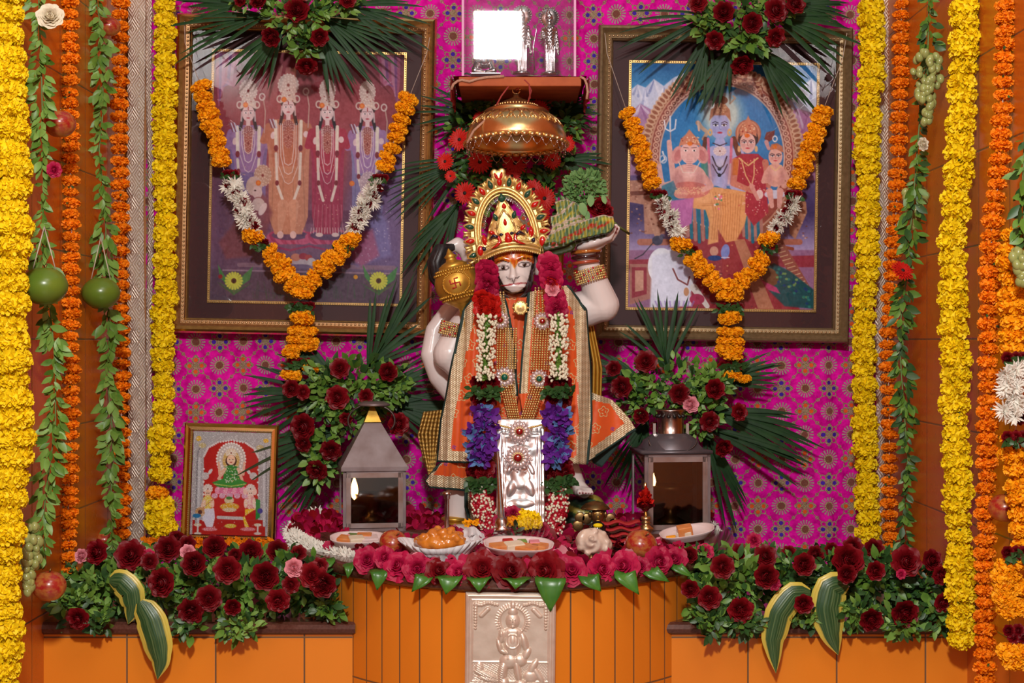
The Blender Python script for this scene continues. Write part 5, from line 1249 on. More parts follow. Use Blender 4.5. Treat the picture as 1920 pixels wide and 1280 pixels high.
# hair crest under the crown and tail tuft
hb=MB(); hb.ell(P(963,462,-.29),(S(50),.055,S(30)),24,12); capsule(hb,[P(916,480,-.30),P(918,498,-.30)],[.010,.008]); capsule(hb,[P(1010,470,-.30),P(1008,492,-.30)],[.010,.007]); hb.build('hair',M['hair'],ST)
tt=MB()
for k in range(9):
    a=k*.7; tt.tube([P(848+2*cos(a),463,-.235+.006*sin(a)),P(828+6*cos(a),468+4*sin(a),-.245+.012*sin(a)),P(818+8*cos(a),492,-.25+.014*sin(a)),P(820+9*cos(a),520+4*sin(a),-.25+.012*sin(a)),P(826+4*cos(a),545,-.25)],[.008,.011,.012,.009,.002],8)
tt.build('tail_tuft',M['hair'],ST)
# ---------- robe, in draped pieces
def drape(name,left,right,Yf,mats,zone,nu=40,nv=90,parent=ST,thick=.004):
    """cloth lofted between two hanging edges; zone(dl,dr,dt,db)->material by distance to the edges in photo-like units"""
    rows=[]; info=[]
    for j in range(nv):
        v=j/(nv-1); l=path([(*p,0) for p in left],v); r_=path([(*p,0) for p in right],v)
        for i in range(nu):
            u=i/(nu-1); x=lerp(l.x,r_.x,u); y=lerp(l.y,r_.y,u); rows.append(P(x,y,Yf(x,y,u,v))); info.append((x,y))
    def mf(i,j):
        x0,y0=info[j*nu]; x1,y1=info[j*nu+nu-1]; w=math.dist((x0,y0),(x1,y1)); u=(i+.5)/(nu-1)
        a=info[j*nu+i]; t0=info[i]; b0=info[(nv-1)*nu+i]
        return zone(w*u,w*(1-u),math.dist(a,t0),math.dist(a,b0))
    mb=MB().grid(rows,nu,nv,0,False,mf); o=mb.build(name,mats,parent)
    s=o.modifiers.new('s','SOLIDIFY'); s.thickness=thick; s.offset=0
    return o
RM=[M['orange_silk'],M['braid'],M['green_edge']]
def bulge(x,cx=963,w=150,y0=-.345,d=.06): return y0+d*min(1.5,((x-cx)/w))**2
fold=lambda x,y,k=1.: .0028*sin(x*.21+y*.012)*k+.0018*sin(x*.47+1+y*.02)
# tunic beneath
drape('tunic',[(905,560),(880,640),(868,740),(850,860),(826,868)],[(1060,555),(1085,640),(1096,740),(1100,800),(1098,862)],lambda x,y,u,v:bulge(x,963,150,-.350,.09)+fold(x,y),RM,lambda l,r,t,b:0)
def zA(l,r,t,b):
    if l<4.5 or b<5 or r<4: return 2
    if l<24 or b<25 or r<15: return 1
    return 0
drape('shawl_panel',[(896,548),(868,580),(849,666),(837,735),(826,786),(819,866)],[(946,552),(958,600),(966,660),(971,735),(962,800),(945,871)],lambda x,y,u,v:bulge(x,963,150,-.372,.07)-.02*v+fold(x,y),RM,lambda l,r,t,b:(2 if (l<4.5 or b<5 or (r<4 and t<190)) else (1 if (l<25 or b<25 or (r<15 and t<190)) else 0)))
drape('shawl_panel',[(990,548),(984,600),(978,660),(973,735),(985,800),(1003,864)],[(1066,534),(1100,580),(1108,683),(1111,786),(1103,871)],lambda x,y,u,v:bulge(x,963,150,-.374,.07)-.02*v+fold(x,y),RM,lambda l,r,t,b:(2 if (r<4.5 or (l<4 and t<190)) else (1 if (r<26 or b<12 or (l<16 and t<190)) else 0)))
drape('shawl_tail',[(1108,735),(1107,790),(1102,866)],[(1148,750),(1180,785),(1193,806)],lambda x,y,u,v:-.30-.012*sin(u*5+v*2),RM,lambda l,r,t,b:(2 if b<5 else (1 if (b<24 or r<12 or t<12) else 0)),36,50)
drape('shawl_tail',[(1112,745),(1150,755),(1188,800)],[(1108,850),(1112,868),(1128,876)],lambda x,y,u,v:-.27,[M['green_edge']],lambda l,r,t,b:0,20,20)
drape('skirt_hem',[(824,868),(806,888),(797,900),(806,914)],[(880,866),(882,888),(882,905),(882,921)],lambda x,y,u,v:-.345+.02*v+fold(x,y,1.5),RM,lambda l,r,t,b:(2 if b<5 or l<3 else (1 if b<26 or l<6 else 0)),36,40)
drape('skirt_fold',[(1022,900),(1030,935),(1048,985)],[(1060,898),(1068,940),(1052,990)],lambda x,y,u,v:-.34+.01*sin(u*9),RM,lambda l,r,t,b:(2 if r<5 else 1),20,30)
drape('skirt_fold',[(872,905),(872,950),(882,985)],[(905,905),(905,950),(900,990)],lambda x,y,u,v:-.335+.01*sin(u*9),RM,lambda l,r,t,b:(2 if l<5 else 1),20,30)
drape('painted_sash',[(1098,600),(1112,680),(1110,760)],[(1108,590),(1128,690),(1126,750)],lambda x,y,u,v:-.235-.008*sin(u*14),[M['goldpaint']],lambda l,r,t,b:0,16,20)
drape('painted_sash',[(795,772),(784,815),(792,850),(806,900)],[(828,768),(824,812),(818,860),(814,880)],lambda x,y,u,v:-.25-.010*sin(u*34+v*5),[M['foldgold']],lambda l,r,t,b:0,50,30)
drape('painted_halo_cloth',[(880,440),(884,480),(902,540)],[(915,445),(930,500),(930,545)],lambda x,y,u,v:-.245,[M['goldpaint']],lambda l,r,t,b:0,10,12)
drape('painted_halo_cloth',[(1010,455),(1010,520),(1040,540)],[(1058,462),(1056,500),(1050,540)],lambda x,y,u,v:-.235,[M['goldpaint']],lambda l,r,t,b:0,10,12)
# anklet, bangles and armlets
m=MB(); m.ell(P(852,985,-.275),(.034,.036,.012),20,8); m.ell(P(852,972,-.27),(.030,.032,.008),20,8); m.build('anklet',M['goldpaint'],ST)
def ringat(name,x,y,Y,r,th,mat,tilt=0.,parent=ST):
    c=P(x,y,Y); Mx=Matrix.Rotation(tilt,3,'Y'); pts=[c+Mx@Vector((r*cos(a),r*sin(a),0)) for a in [2*pi*k/32 for k in range(33)]]
    MB().tube(pts,th,8).build(name,mat,parent)
ringat('bangle',1099,472,-.305,.030,.0045,M['bangle'],-.1); ringat('bangle',1098,482,-.305,.028,.0040,M['bangled'],-.1); ringat('bangle',1098,492,-.305,.027,.0040,M['enamelred'],-.1)
def beadband(name,a,b,Y,rad,rows,n,bead,gem=None,parent=ST):
    """rows of beads round a limb from a to b"""
    p0,p1=P(*a,Y),P(*b,Y); ax=(p1-p0); W=ax.length; ax=ax/W; nrm=Vector((0,-1,0)); side=Vector((-ax.z,0,ax.x)); m=MB(); g=MB()
    for j in range(rows):
        for i in range(n):
            th=pi*(i+.5)/n; c=(p0+p1)/2-ax*cos(th)*W/2+nrm*sin(th)*rad+side*(j-(rows-1)/2)*S(bead*2.0,Y)
            (g if (gem and (i*3+j)%7==0) else m).ell(c,S(bead,Y),8,5)
    m.build(name,M['gold'],parent); 
    if g.v: g.build(name+'_stones',M['redgem'],parent)
beadband('beaded_armlet',(1079,523),(1134,508),-.30,.034,6,18,2.2,True)
beadband('beaded_armlet',(826,612),(868,622),-.285,.036,6,15,2.2,True)
# ---------- crown
CR=thing('crown','tall gilt arched crown with red and green enamel drops on the statue head','crown',P(955,440,-.36))
tlt=radians(-8)
def CP(u,v,d=0): # crown plane, units of the photo scale, rolled with the head
    c,s_=cos(tlt),sin(tlt); return P(952+u*c-v*s_, 452+u*s_+v*c, -.352-d)
def arcpts(ru,rv,a0,a1,n,v0=0,d=0): return [CP(ru*cos(a),v0-rv*sin(a),d) for a in [lerp(a0,a1,k/(n-1)) for k in range(n)]]
def teardrop(mb,c,ang,L,W,d,m=0,h=.0025):
    """flat-backed drop pointing outward"""
    pts=[]; 
    for k in range(20):
        a=2*pi*k/20; rr=1-.0*a; x=W*sin(a)*(.5+.5*cos(a/2)**2 if False else 1)*(1-.5*max(0,cos(a))); y=L*cos(a)
        pts.append((x,y))
    ca,sa=cos(ang),sin(ang); top=CP(c[0],c[1],d+h/ S(1) *S(1)); o=len(mb.v)
    V=[CP(c[0]+x*-sa+y*ca, c[1]-(x*ca+y*sa), d) for x,y in pts]; V2=[CP(c[0]+.7*(x*-sa+y*ca), c[1]-.7*(x*ca+y*sa), d+h*.8) for x,y in pts]
    mb.add(V+V2+[CP(*c,d+h)],[(k,(k+1)%20,20+(k+1)%20,20+k) for k in range(20)]+[(20+k,20+(k+1)%20,40) for k in range(20)],m)
arch=MB(); 
for ru,rv,th in ((58,92,.0042),(53,86,.003),(49,80,.0022)): arch.tube(arcpts(ru,rv,radians(-22),radians(202),60,-8),th,8)
# filled rim between inner and outer arch
o_=arcpts(72,108,radians(-20),radians(200),60,-8,-.004); i_=arcpts(54,88,radians(-20),radians(200),60,-8,-.002); arch.grid(o_+i_,60,2)
o_=arcpts(72,108,radians(-20),radians(200),60,-8,.004-.006); arch.grid(i_+o_,60,2)
for s_ in (-1,1): arch.tube([CP(s_*54,18,0),CP(s_*80,16,0)],.0035,8); arch.tube([CP(s_*55,22,0),CP(s_*80,20,0)],.0022,8)
arch.build('arch',M['gold'],CR)
N=15
for k in range(N):
    a=radians(-14)+radians(208)*k/(N-1); L=13; cx,cy=70*cos(a),-8-105*sin(a)
    pm=MB(); teardrop(pm,(cx,cy),a,L,8.2,.001,0,.004); 
    for q in (-1,1):
        a2=a+q*radians(6.2); c2=(67*cos(a2),-8-101*sin(a2)); pm.tube([CP(c2[0],c2[1],0),CP(c2[0]+13*cos(a2),c2[1]-13*sin(a2),.002),CP(c2[0]+15*cos(a2-.25*q),c2[1]-15*sin(a2-.25*q),0)],[.0032,.003,.0016],6)
    po=pm.build('petal_drop',M['gold'],CR)
    g=MB(); teardrop(g,(cx,cy),a,8.6,4.8,.0048,0,.003); g.build('enamel',M['redgem'] if k%2 else M['greengem'],po)
    d=MB(); d.ell(CP(cx,cy,.0085),.0011,6,4); d.build('glint_bead',M['crystal'],CR)
ft=MB(); ft.ell(CP(0,-123,.002),(S(13),.004,S(11)),14,8); ft.ell(CP(-7,-130,.002),(S(7),.003,S(7)),10,6); ft.ell(CP(7,-130,.002),(S(7),.003,S(7)),10,6); fo=ft.build('finial',M['gold'],CR)
for q in (-1,1): g=MB(); teardrop(g,(q*5,-124),radians(90-q*18),7,3,.006); g.build('enamel',M['redgem'],CR)
# lace of fine chain inside the arch
lc=MB()
for k in range(22):
    a0=radians(18)+radians(144)*k/22; a1=a0+radians(144)/22; am=(a0+a1)/2
    lc.tube([CP(46*cos(a0),-8-78*sin(a0)),CP(39*cos(am),-8-69*sin(am)),CP(46*cos(a1),-8-78*sin(a1))],.0006,4)
    lc.tube([CP(44*cos(am),-8-76*sin(am)),CP(40*cos(a1),-8-71*sin(a1)),CP(46*cos(a1+.06),-8-78*sin(a1+.06))],.0005,4)
lc.build('wire_lace',M['silver'],CR)
# central peaked plate
pk=[(-58,14),(-54,2),(-50,-14),(-44,-16),(-38,-4),(-34,-16),(-30,-30),(-22,-44),(-14,-60),(-8,-72),(0,-86),(8,-72),(14,-60),(22,-44),(30,-30),(34,-16),(38,-4),(44,-16),(50,-14),(54,2),(58,14)]
cp=MB(); base=[(u,34-.0*u) for u,v in pk]; n=len(pk)
front=[CP(u,v,.006) for u,v in pk]; mid=[CP(u*.98,lerp(v,2,.55),.016) for u,v in pk]; low=[CP(u,3+(u/58)**2*15,.020-.010*(abs(u)/58)**2) for u,v in pk]
cp.grid(front+mid+low,n,3); 
cp.grid([CP(u,v,.002) for u,v in pk]+front,n,2)
for a,b2 in zip(pk,pk[1:]): cp.tube([CP(*a,.007),CP(*b2,.007)],.0022,6)
rr=random.Random(5)
for k in range(70):
    u=rr.uniform(-46,46); v=rr.uniform(-50+abs(u)*1.1,8)
    if v>6: continue
    a=rr.uniform(0,6.28); q=6; cp.tube([CP(u,v,.013),CP(u+q*cos(a),v+q*sin(a),.017),CP(u+q*cos(a+1.2)*1.1,v+q*sin(a+1.2)*1.1,.013)],[.0016,.0019,.001],5)
cp.build('front_plate',M['gold'],CR)
leafp=[(0,-60),(11,-44),(17,-26),(15,-10),(9,2),(0,9),(-9,2),(-15,-10),(-17,-26),(-11,-44),(0,-60)]
m=MB(); 
for a,b2 in zip(leafp,leafp[1:]): m.tube([CP(*a,.020),CP(*b2,.020)],.0024,6)
m.add([CP(u,v,.018) for u,v in leafp[:-1]]+[CP(0,-24,.023)],[(k,(k+1)%10,10) for k in range(10)]); m.build('leaf_medallion',M['gold'],CR)
def gem(name,c,ang,L,W,d,mt):
    g=MB(); teardrop(g,c,ang,L,W,d,0,.004); g.build(name,M[mt],CR)
gem('enamel',(2,-4),radians(90),13,7.5,.024,'redgem'); gem('enamel',(0,-36),radians(90),7,3.5,.022,'redgem'); gem('enamel',(-10,-14),0,4,3,.022,'bluegem'); gem('enamel',(10,-14),0,4,3,.022,'bluegem'); gem('enamel',(0,-13),0,3.5,3.5,.022,'redgem')
gem('enamel',(0,-82),radians(90),8,7,.010,'greengem'); gem('enamel',(2,-66),radians(90),6,4.5,.010,'redgem'); gem('enamel',(-17,-48),radians(110),8,4.5,.012,'greengem'); gem('enamel',(19,-48),radians(70),8,4.5,.012,'greengem')
gem('enamel',(-28,-20),radians(150),7,4,.016,'redgem'); gem('enamel',(32,-22),radians(40),7,4,.016,'redgem'); gem('enamel',(-43,-8),radians(95),11,5,.015,'redgem'); gem('enamel',(46,-12),radians(85),11,5,.015,'redgem'); gem('enamel',(-46,8),radians(120),5,4,.018,'bluegem'); gem('enamel',(48,4),radians(60),5,4,.018,'bluegem')
for s_ in(-1,1):
    m=MB(); m.tube([CP(s_*32,-10,.018),CP(s_*24,-15,.024),CP(s_*16,-9,.026),CP(s_*14,-1,.028),CP(s_*22,6,.030),CP(s_*32,10,.028)],[.002,.0032,.004,.004,.0032,.001],8); m.build('enamel_curl',M['redgem'],CR)
    m=MB(); m.tube([CP(s_*33,-8,.020),CP(s_*25,-14,.026),CP(s_*17,-10,.0275)],[.002,.0036,.003],8); m.build('enamel_curl',M['bluegem'],CR)
bd=MB()
for ro,(dv,dd,th) in enumerate(((4,.022,.0026),(10,.024,.0036),(17,.024,.0042),(23,.022,.003))):
    bd.tube([CP(u, dv+ (u/58)**2*15-6, dd-.018*(abs(u)/62)**2) for u in range(-60,61,5)],th,8)
for u in range(-56,57,4): bd.ell(CP(u,22+(u/58)**2*15-4,.026-.018*(abs(u)/62)**2),.0024,7,5)
bd.build('brow_band',M['gold'],CR)
for s_,x,y in ((-1,901,470),(1,1017,452)):
    e=MB(); c=lambda a,b2,d=0: P(x+a,y+b2,-.365-d)
    e.ell(c(0,0),(S(9),.004,S(13)),14,8); e.tube([c(0,10),c(2,26)],.0015,6); e.tube([c(-4,10),c(-3,26)],.001,6)
    e.ell(c(2,32),(S(7),.007,S(6)),12,6); e.ell(c(3,40),(S(10),.010,S(4)),14,6); e.ell(c(8,54),(S(13),.010,S(5)),14,6)
    for k in range(5): e.tube([c(-4+k*3.5,40),c(-2+k*4.2,52)],.0012,5)
    eo=e.build('ear_ornament',M['gold'],CR)
    g=MB(); g.ell(c(0,0,.003),(S(5.5),.0035,S(9)),12,8); g.build('enamel',M['redgem'],CR)
# ---------- mace, with its ball by the shoulder
mc=thing('mace','round gold mace with beaded ribs and a red auspicious mark by the shoulder','mace',P(857,530,-.36)); Mm=Matrix.Rotation(radians(-14),3,'Y')
c=P(857,532,-.335); m=MB(); R=S(42,-.335)
prof=[(R*cos(a)*(1+0*a),R*sin(a)*1.02) for a in [(-pi/2+.05)+(pi-.1)*k/24 for k in range(25)]]; m.lathe(prof,40,c,0,Mm)
m.lathe([(R*.62,R*.72),(R*.66,R*.84),(R*.45,R*.98),(R*.26,R*1.05),(R*.22,R*1.18),(R*.30,R*1.26),(R*.16,R*1.38),(R*.12,R*1.46),(.001,R*1.62)],24,c,0,Mm)
m.lathe([(.001,-R*1.5),(R*.2,-R*1.45),(R*.2,-R*1.1),(R*.36,-R*1.0),(R*.5,-R*.86)],24,c,0,Mm)
m.build('ball',M['goldpaint'],mc)
m=MB()
for zz,k in ((.52,.90),(.66,.80),(-.50,.90),(-.64,.80)):
    for i in range(38): a=2*pi*i/38; m.ell(c+Mm@Vector((R*k*cos(a)*1.0,R*k*sin(a),R*zz)),R*.062,7,5)
for i in range(46):
    a=2*pi*i/46; v=Vector((sin(a)*.60,0,cos(a)*.50)); v.y=-sqrt(max(0,1.04-v.x**2-v.z**2)); m.ell(c+Mm@(v*R),R*.05,6,4)
m.build('bead_ribs',M['goldpaint'],mc)
# painted mark: four bent arms, raised paint
m=MB(); f=lambda u,v: c+Mm@Vector((u*R,-R*sqrt(max(.1,1.045-u*u-v*v)),v*R))
for k in range(4):
    ca,sa=cos(k*pi/2),sin(k*pi/2); q=lambda u,v:(u*ca-v*sa-.05,u*sa+v*ca+.02)
    pts=[q(0,0),q(0,.10),q(0,.20),q(.09,.20),q(.17,.21)]
    m.tube([f(*p) for p in pts],.0016,6)
m.build('painted_mark',M['vermilion'],mc)
m=MB(); m.tube([c+Mm@Vector((0,0,-R*1.3)),P(880,640,-.345),P(884,700,-.34)],[.010,.010,.010],12); m.build('handle',M['goldpaint'],mc)
# ---------- the hill in the raised palm
hl=thing('miniature_hill','painted green and yellow miniature mountain held up on the raised palm','mountain',P(1090,450,-.31))
b=MB()
def slab(pts,Y0,Y1,ztop=0):
    n=len(pts); fr=[P(x,y,Y0) for x,y in pts]; bk=[P(x,y,Y1) for x,y in pts]
    b.add(fr+bk,[tuple(range(n)),tuple(reversed(range(n,2*n)))]+[(k,n+k,n+(k+1)%n,(k+1)%n) for k in range(n)])
slab([(1016,462),(1028,440),(1060,425),(1098,412),(1130,402),(1150,406),(1153,424),(1146,436),(1110,444),(1078,452),(1060,462),(1020,472)],-.375,-.27)
slab([(1030,440),(1036,425),(1070,412),(1098,402),(1100,430),(1060,450)],-.35,-.26); slab([(1034,425),(1032,405),(1050,402),(1078,378),(1092,390),(1102,410),(1060,425)],-.34,-.25)
slab([(1044,400),(1040,378),(1062,372),(1080,380),(1062,402)],-.33,-.25); slab([(1018,466),(1060,458),(1078,450),(1140,438),(1136,445),(1084,456),(1074,470),(1050,478),(1020,480)],-.36,-.27)
hill=fuse(b,'rock_ledges',.003,3,M['rock']); attach(hill,hl)
a=vco(hill); a[:,1]+=.004*np.sin(a[:,0]*420+a[:,2]*60)*(a[:,2]>P(0,462,-.3).z); setv(hill,a)
vp=VPaint(hill,(70,96,60)); st=np.sin(vp.X*.62+vp.Y*.1)+.9*np.sin(vp.X*1.35+vp.Y*.2)+vp.rng.randn(*vp.X.shape)*.3; 
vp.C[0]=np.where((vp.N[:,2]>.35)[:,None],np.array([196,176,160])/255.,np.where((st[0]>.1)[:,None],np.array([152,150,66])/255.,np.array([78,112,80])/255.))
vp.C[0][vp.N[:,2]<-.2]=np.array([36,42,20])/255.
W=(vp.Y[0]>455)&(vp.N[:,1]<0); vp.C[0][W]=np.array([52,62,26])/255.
for k in range(60):
    x=vp.rng.uniform(1035,1150); y=462-(x-1030)*.50+vp.rng.uniform(-3,5); vp.ell(x,y+ (8 if x>1120 else 0),2.2,2,(170,40,30),op=.9)
vp.line([(1072,398),(1050,418)],4,(190,170,60),op=.8); vp.line([(1130,410),(1152,414)],8,(206,196,60),soft=5,op=.7)
setcol(hill,vp.C[0]**2.2)
bs=thing('basil_sprig','bunch of fresh green basil lying on the miniature mountain','herb',P(1095,400,-.31)); r=random.Random(8)
mb=MB(); tuft(mb,P(1096,352,-.31),(S(34),.035,S(26)),330,S(11),r,1)
for k in range(9): 
    x=1070+k*7; sprig(mb,[P(1095,395,-.31),P(x,365,-.33),P(x+r.uniform(-12,12),328+abs(x-1095)*.4,-.33)],14,S(12),r,1)
mb.build('foliage',M['basil'],bs)
mb=MB()
for x,y,l,w_ in ((1090,380,24,15),(1108,366,20,13),(1130,366,16,9),(1102,396,18,9)): mb.petal(P(x,y,-.365),(r.uniform(-.2,.4),-.1,-1),(0,-1,.1),S(l),S(w_),cup=.2,nt=5)
mb.build('large_leaf',M['basil'],bs)
tg=thing('rose','dark red rose beside basil on the raised miniature mountain','rose',P(1122,392,-.34))
o=put(ROSE[1],'bloom',tg,P(1124,388,-.335),S(25),face_dir((.3,-1,.4))); o=put(ROSE[2],'bloom',tg,P(1140,396,-.335),S(13),face_dir((.8,-1,.2)))
MB().tube([P(1145,412,-.33),P(1158,424,-.30),P(1180,438,-.27)],.003,6).build('stalk',M['stem'],tg)
# rock under the foot
b=MB(); b.ell(P(1082,972,-.27),(S(40),.06,S(40)),20,12); b.ell(P(1110,960,-.28),(S(26),.05,S(32)),20,12); b.ell(P(1090,1000,-.30),(S(46),.06,S(26)),20,12); b.ell(P(1056,950,-.25),(S(20),.04,S(30)),16,10)
rk=fuse(b,'rock_base',.004,3,M['rock']); attach(rk,ST); a=vco(rk); a[:,1]+=.004*np.sin(a[:,2]*130+a[:,0]*60); setv(rk,a)
vp=VPaint(rk,(44,62,44)); q=np.sin(vp.A[:,2]*150+vp.A[:,0]*50); vp.C[0]=np.where((q>.6)[:,None],np.array([150,140,60])/255.,np.where((q<-.5)[:,None],np.array([30,40,34])/255.,np.array([52,76,52])/255.)); setcol(rk,vp.C[0]**2.2)
# ---------- what the statue wears: flower garlands, bead chains, silver plate
YG2=-.43
def disc_stack(t,name,meshes,cx,y0,y1,wpx,step,r,Y,lean=0,sq=.5,dz=-.2,rad=None):
    n=max(1,int((y1-y0)/step))
    for i in range(n):
        u=(i+.5)/n; x=cx(y0+(y1-y0)*u) if callable(cx) else cx
        for q in range(2 if wpx>34 else 1):
            off=(q-.5)*wpx*.36 if wpx>34 else 0
            s=S(rad or wpx*.36,Y); put(r.choice(meshes),name,t,P(x+off+r.uniform(-2,2),y0+(y1-y0)*u,Y-r.uniform(0,.006)),(s,s,s*sq*1.6),face_dir((r.uniform(-.3,.3)+(.35 if off>0 else -.35)*(off!=0),-.9,dz+r.uniform(-.4,.4)),r.random()*6))
def jasmine(t,cx,y0,y1,w,r,Y):
    m=MB(); g=MB(); g.tube([P(cx(y0),y0,Y),P(cx((y0+y1)/2),(y0+y1)/2,Y),P(cx(y1),y1,Y)],S(w*.24,Y),10)
    n=int((y1-y0)*w*.07)
    for i in range(n):
        y=r.uniform(y0,y1); u=r.uniform(-1,1)
        if abs(u)<.22 and r.random()<.7: continue
        b=P(cx(y)+u*w*.46,y,Y-.014*sqrt(max(0,1-u*u))-.002); d=Vector((u*.8+r.uniform(-.4,.4),-.7,r.uniform(-.5,.6))).normalized()
        m.tube([b,b+d*S(3,Y)],[S(1.0,Y),S(1.9,Y)],6); m.ell(b+d*S(5,Y),(S(2.6,Y),S(2.6,Y),S(2.9,Y)),7,5)
    m.build('jasmine_buds',M['bud'],t)
    for i in range(40):
        y=r.uniform(y0,y1); leaf(g,P(cx(y)+r.uniform(-3,3),y,Y-.010),(r.uniform(-.7,.7),-.5,r.uniform(-1,1)),(0,-1,0),S(8,Y),S(4,Y),r)
    g.build('green_thread',M['leaf'],t)
def worn(label,cx,seed,pinky):
    r=random.Random(seed); Y=YG2; t=thing('statue_garland',label,'garland',P(cx(540),500,Y)); MB().tube([P(cx(y),y,Y+.01) for y in (500,600,700,800,900,990)],.0015,5).build('string',M['string'],t)
    disc_stack(t,'rose',ROSEM,cx,502 if not pinky else 490,556 if not pinky else 532,34,8,r,Y,rad=21)
    if pinky:
        disc_stack(t,'rose',ROSEP,cx,538,546,30,8,r,Y-.008,rad=15); disc_stack(t,'rose',ROSER,cx,526,538,34,8,r,Y-.004,rad=15); disc_stack(t,'rose',ROSEM,cx,552,588,34,8,r,Y,rad=20)
    else: disc_stack(t,'rose',ROSER,cx,556,592,42,9,r,Y,rad=19)
    jasmine(t,cx,590,712,30,r,Y-.012)
    for y0,y1 in ((712,726),(742,758)): disc_stack(t,'rose',ROSE,cx,y0,y1,54,9,r,Y,rad=19)
    g=MB()
    for k in range(46): leaf(g,P(cx(735)+r.uniform(-26,26),735+r.uniform(-7,7),Y-.022),(r.uniform(-1,1),-.7,r.uniform(-.7,.7)),(0,-1,.2),S(17,Y),S(9,Y),r)
    g.build('leaf_collar',M['leafd'],t)
    n=34
    for i in range(n):
        y=764+104*(i+.5)/n; put(ORCH[i%3],'orchid',t,P(cx(y)+r.uniform(-20,20),y,Y-.012-r.uniform(0,.012)),S(19,Y),face_dir((r.uniform(-.9,.9),-.8,r.uniform(-.7,.7)),r.random()*6))
    disc_stack(t,'rose',ROSE,cx,868,892,50,9,r,Y,rad=19)
    g=MB()
    for k in range(50): leaf(g,P(cx(905)+r.uniform(-24,24),904+r.uniform(-10,12),Y-.020),(r.uniform(-1,1),-.7,r.uniform(-1,.5)),(0,-1,.2),S(20,Y),S(11,Y),r)
    g.build('leaf_collar',M['leafd'],t)
    m=MB(); w_=MB()
    for i in range(230):
        y=r.uniform(912,1003); u=r.uniform(-1,1); x=cx(y)+u*20; p=P(x,y,Y-.004-.020*sqrt(1-u*u)); 
        d=Vector((u*.7+r.uniform(-.3,.3),-.8,r.uniform(-.4,.4))).normalized(); (m.ell if True else None)(p,(S(5.2,Y),)*3,8,5)
        if i%2: w_.ell(p+d*S(5,Y),(S(2.5,Y),)*3,6,4)
    m.build('red_buds',M['redbud'],t); w_.build('white_tips',M['bud'],t)
L_=lambda y: interp([480,530,600,700,760,870,900,950,1000],[912,912,913,910,906,903,900,906,922],y)
R2=lambda y: interp([480,530,600,700,760,870,900,950,1000],[1027,1034,1048,1047,1046,1048,1050,1044,1032],y)
worn('worn flower garland on the statue, strand on the mace side',L_,1,False)
worn('worn flower garland on the statue, strand on the raised arm side',R2,2,True)
# bead chains
def chains(t,x0,x1,y0,y1,xb0,xb1,n,Y,bead=2.1,sag=0):
    m=MB()
    for k in range(n):
        u=k/(n-1); xa,xb=lerp(x0,x1,u),lerp(xb0,xb1,u); L=y1-y0; q=int(L/4.3)
        for i in range(q+1):
            v=i/q; m.ell(P(lerp(xa,xb,v),lerp(y0,y1,v)+sag*sin(pi*u),Y-.004*sin(pi*v)-.003*(k%2)),S(bead,Y),6,4)
    m.build('bead_strands',M['gold'],t)
def rosette(t,x,y,R,Y,stone,n=12):
    m=MB(); 
    for k in range(n):
        a=2*pi*k/n; m.ell(P(x+R*.62*cos(a),y+R*.62*sin(a),Y),(S(R*.30,Y),.004,S(R*.20,Y)),8,5,0,Matrix.Rotation(a,3,'Y'))
    for k in range(n): a=2*pi*(k+.5)/n; m.ell(P(x+R*.92*cos(a),y+R*.92*sin(a),Y+.001),S(R*.12,Y),6,4)
    ro=m.build('crystal_rosette',M['crystal'],t); g=MB(); g.ell(P(x,y,Y-.004),(S(R*.32,Y),.005,S(R*.32,Y)),12,8); g.build('stone',M[stone],ro)
    ro2=MB(); ro2.lathe([(S(R*.38,Y),0),(S(R*.38,Y),.003),(S(R*.34,Y),.003)],16,P(x,y,Y-.002),0,Matrix.Rotation(pi/2,3,'X')); ro2.build('setting',M['gold'],ro)
nk=thing('necklace','many-stranded gold bead necklace with red and green crystal rosettes on the robe','necklace',P(965,600,-.41))
YN=-.405
chains(nk,932,944,548,592,932,946,3,YN); chains(nk,1004,1016,540,590,1002,1018,3,YN)
chains(nk,934,968,616,690,932,966,8,YN); chains(nk,1000,1034,616,692,996,1030,8,YN)
chains(nk,938,962,722,790,956,974,6,YN-.006); chains(nk,996,1020,722,788,976,998,6,YN-.006)
rosette(nk,938,600,17,YN-.006,'ruby'); rosette(nk,1017,602,17,YN-.006,'ruby'); rosette(nk,946,707,20,YN-.008,'emerald'); rosette(nk,1011,710,18,YN-.008,'emerald')
rosette(nk,974,809,21,-.455,'ruby',14)
m=MB(); 
for k in range(9): 
    for s_ in (-1,1): m.ell(P(974+s_*(18+k*3.4),802-k*.8,-.452),S(2.4,-.46),6,4)
m.build('bead_strands',M['gold'],nk)
br=thing('brooch','silver crystal brooch with a red drop hanging over the silver plate','brooch',P(971,858,-.47))
rosette(br,971,858,24,-.470,'ruby',16)
m=MB()
for k in range(26): a=k*2.4; q=8+k*.9; m.ell(P(971+q*cos(a),858+q*sin(a),-.468),S(2.6,-.46),6,4)
m.build('crystal_cluster',M['crystal'],br)
pn=MB(); pn.tube([P(962,572,-.37),P(972,588,-.385),P(984,572,-.37)],.0015,6); pn.lathe([(S(12),0),(S(12),.003),(S(9),.002),(S(5),.004),(.001,.005)],24,P(976,577,-.385),0,Matrix.Rotation(pi/2,3,'X'))
for k in range(10): a=2*pi*k/10; pn.ell(P(976+14*cos(a),577+12*sin(a),-.387),S(2),6,4)
tag(pn.build('gold_pendant',M['gold']),'round gold pendant at the statue neckline over orange cloth','pendant')
for x,y in ((972,617),(978,640),(970,598)):
    pass
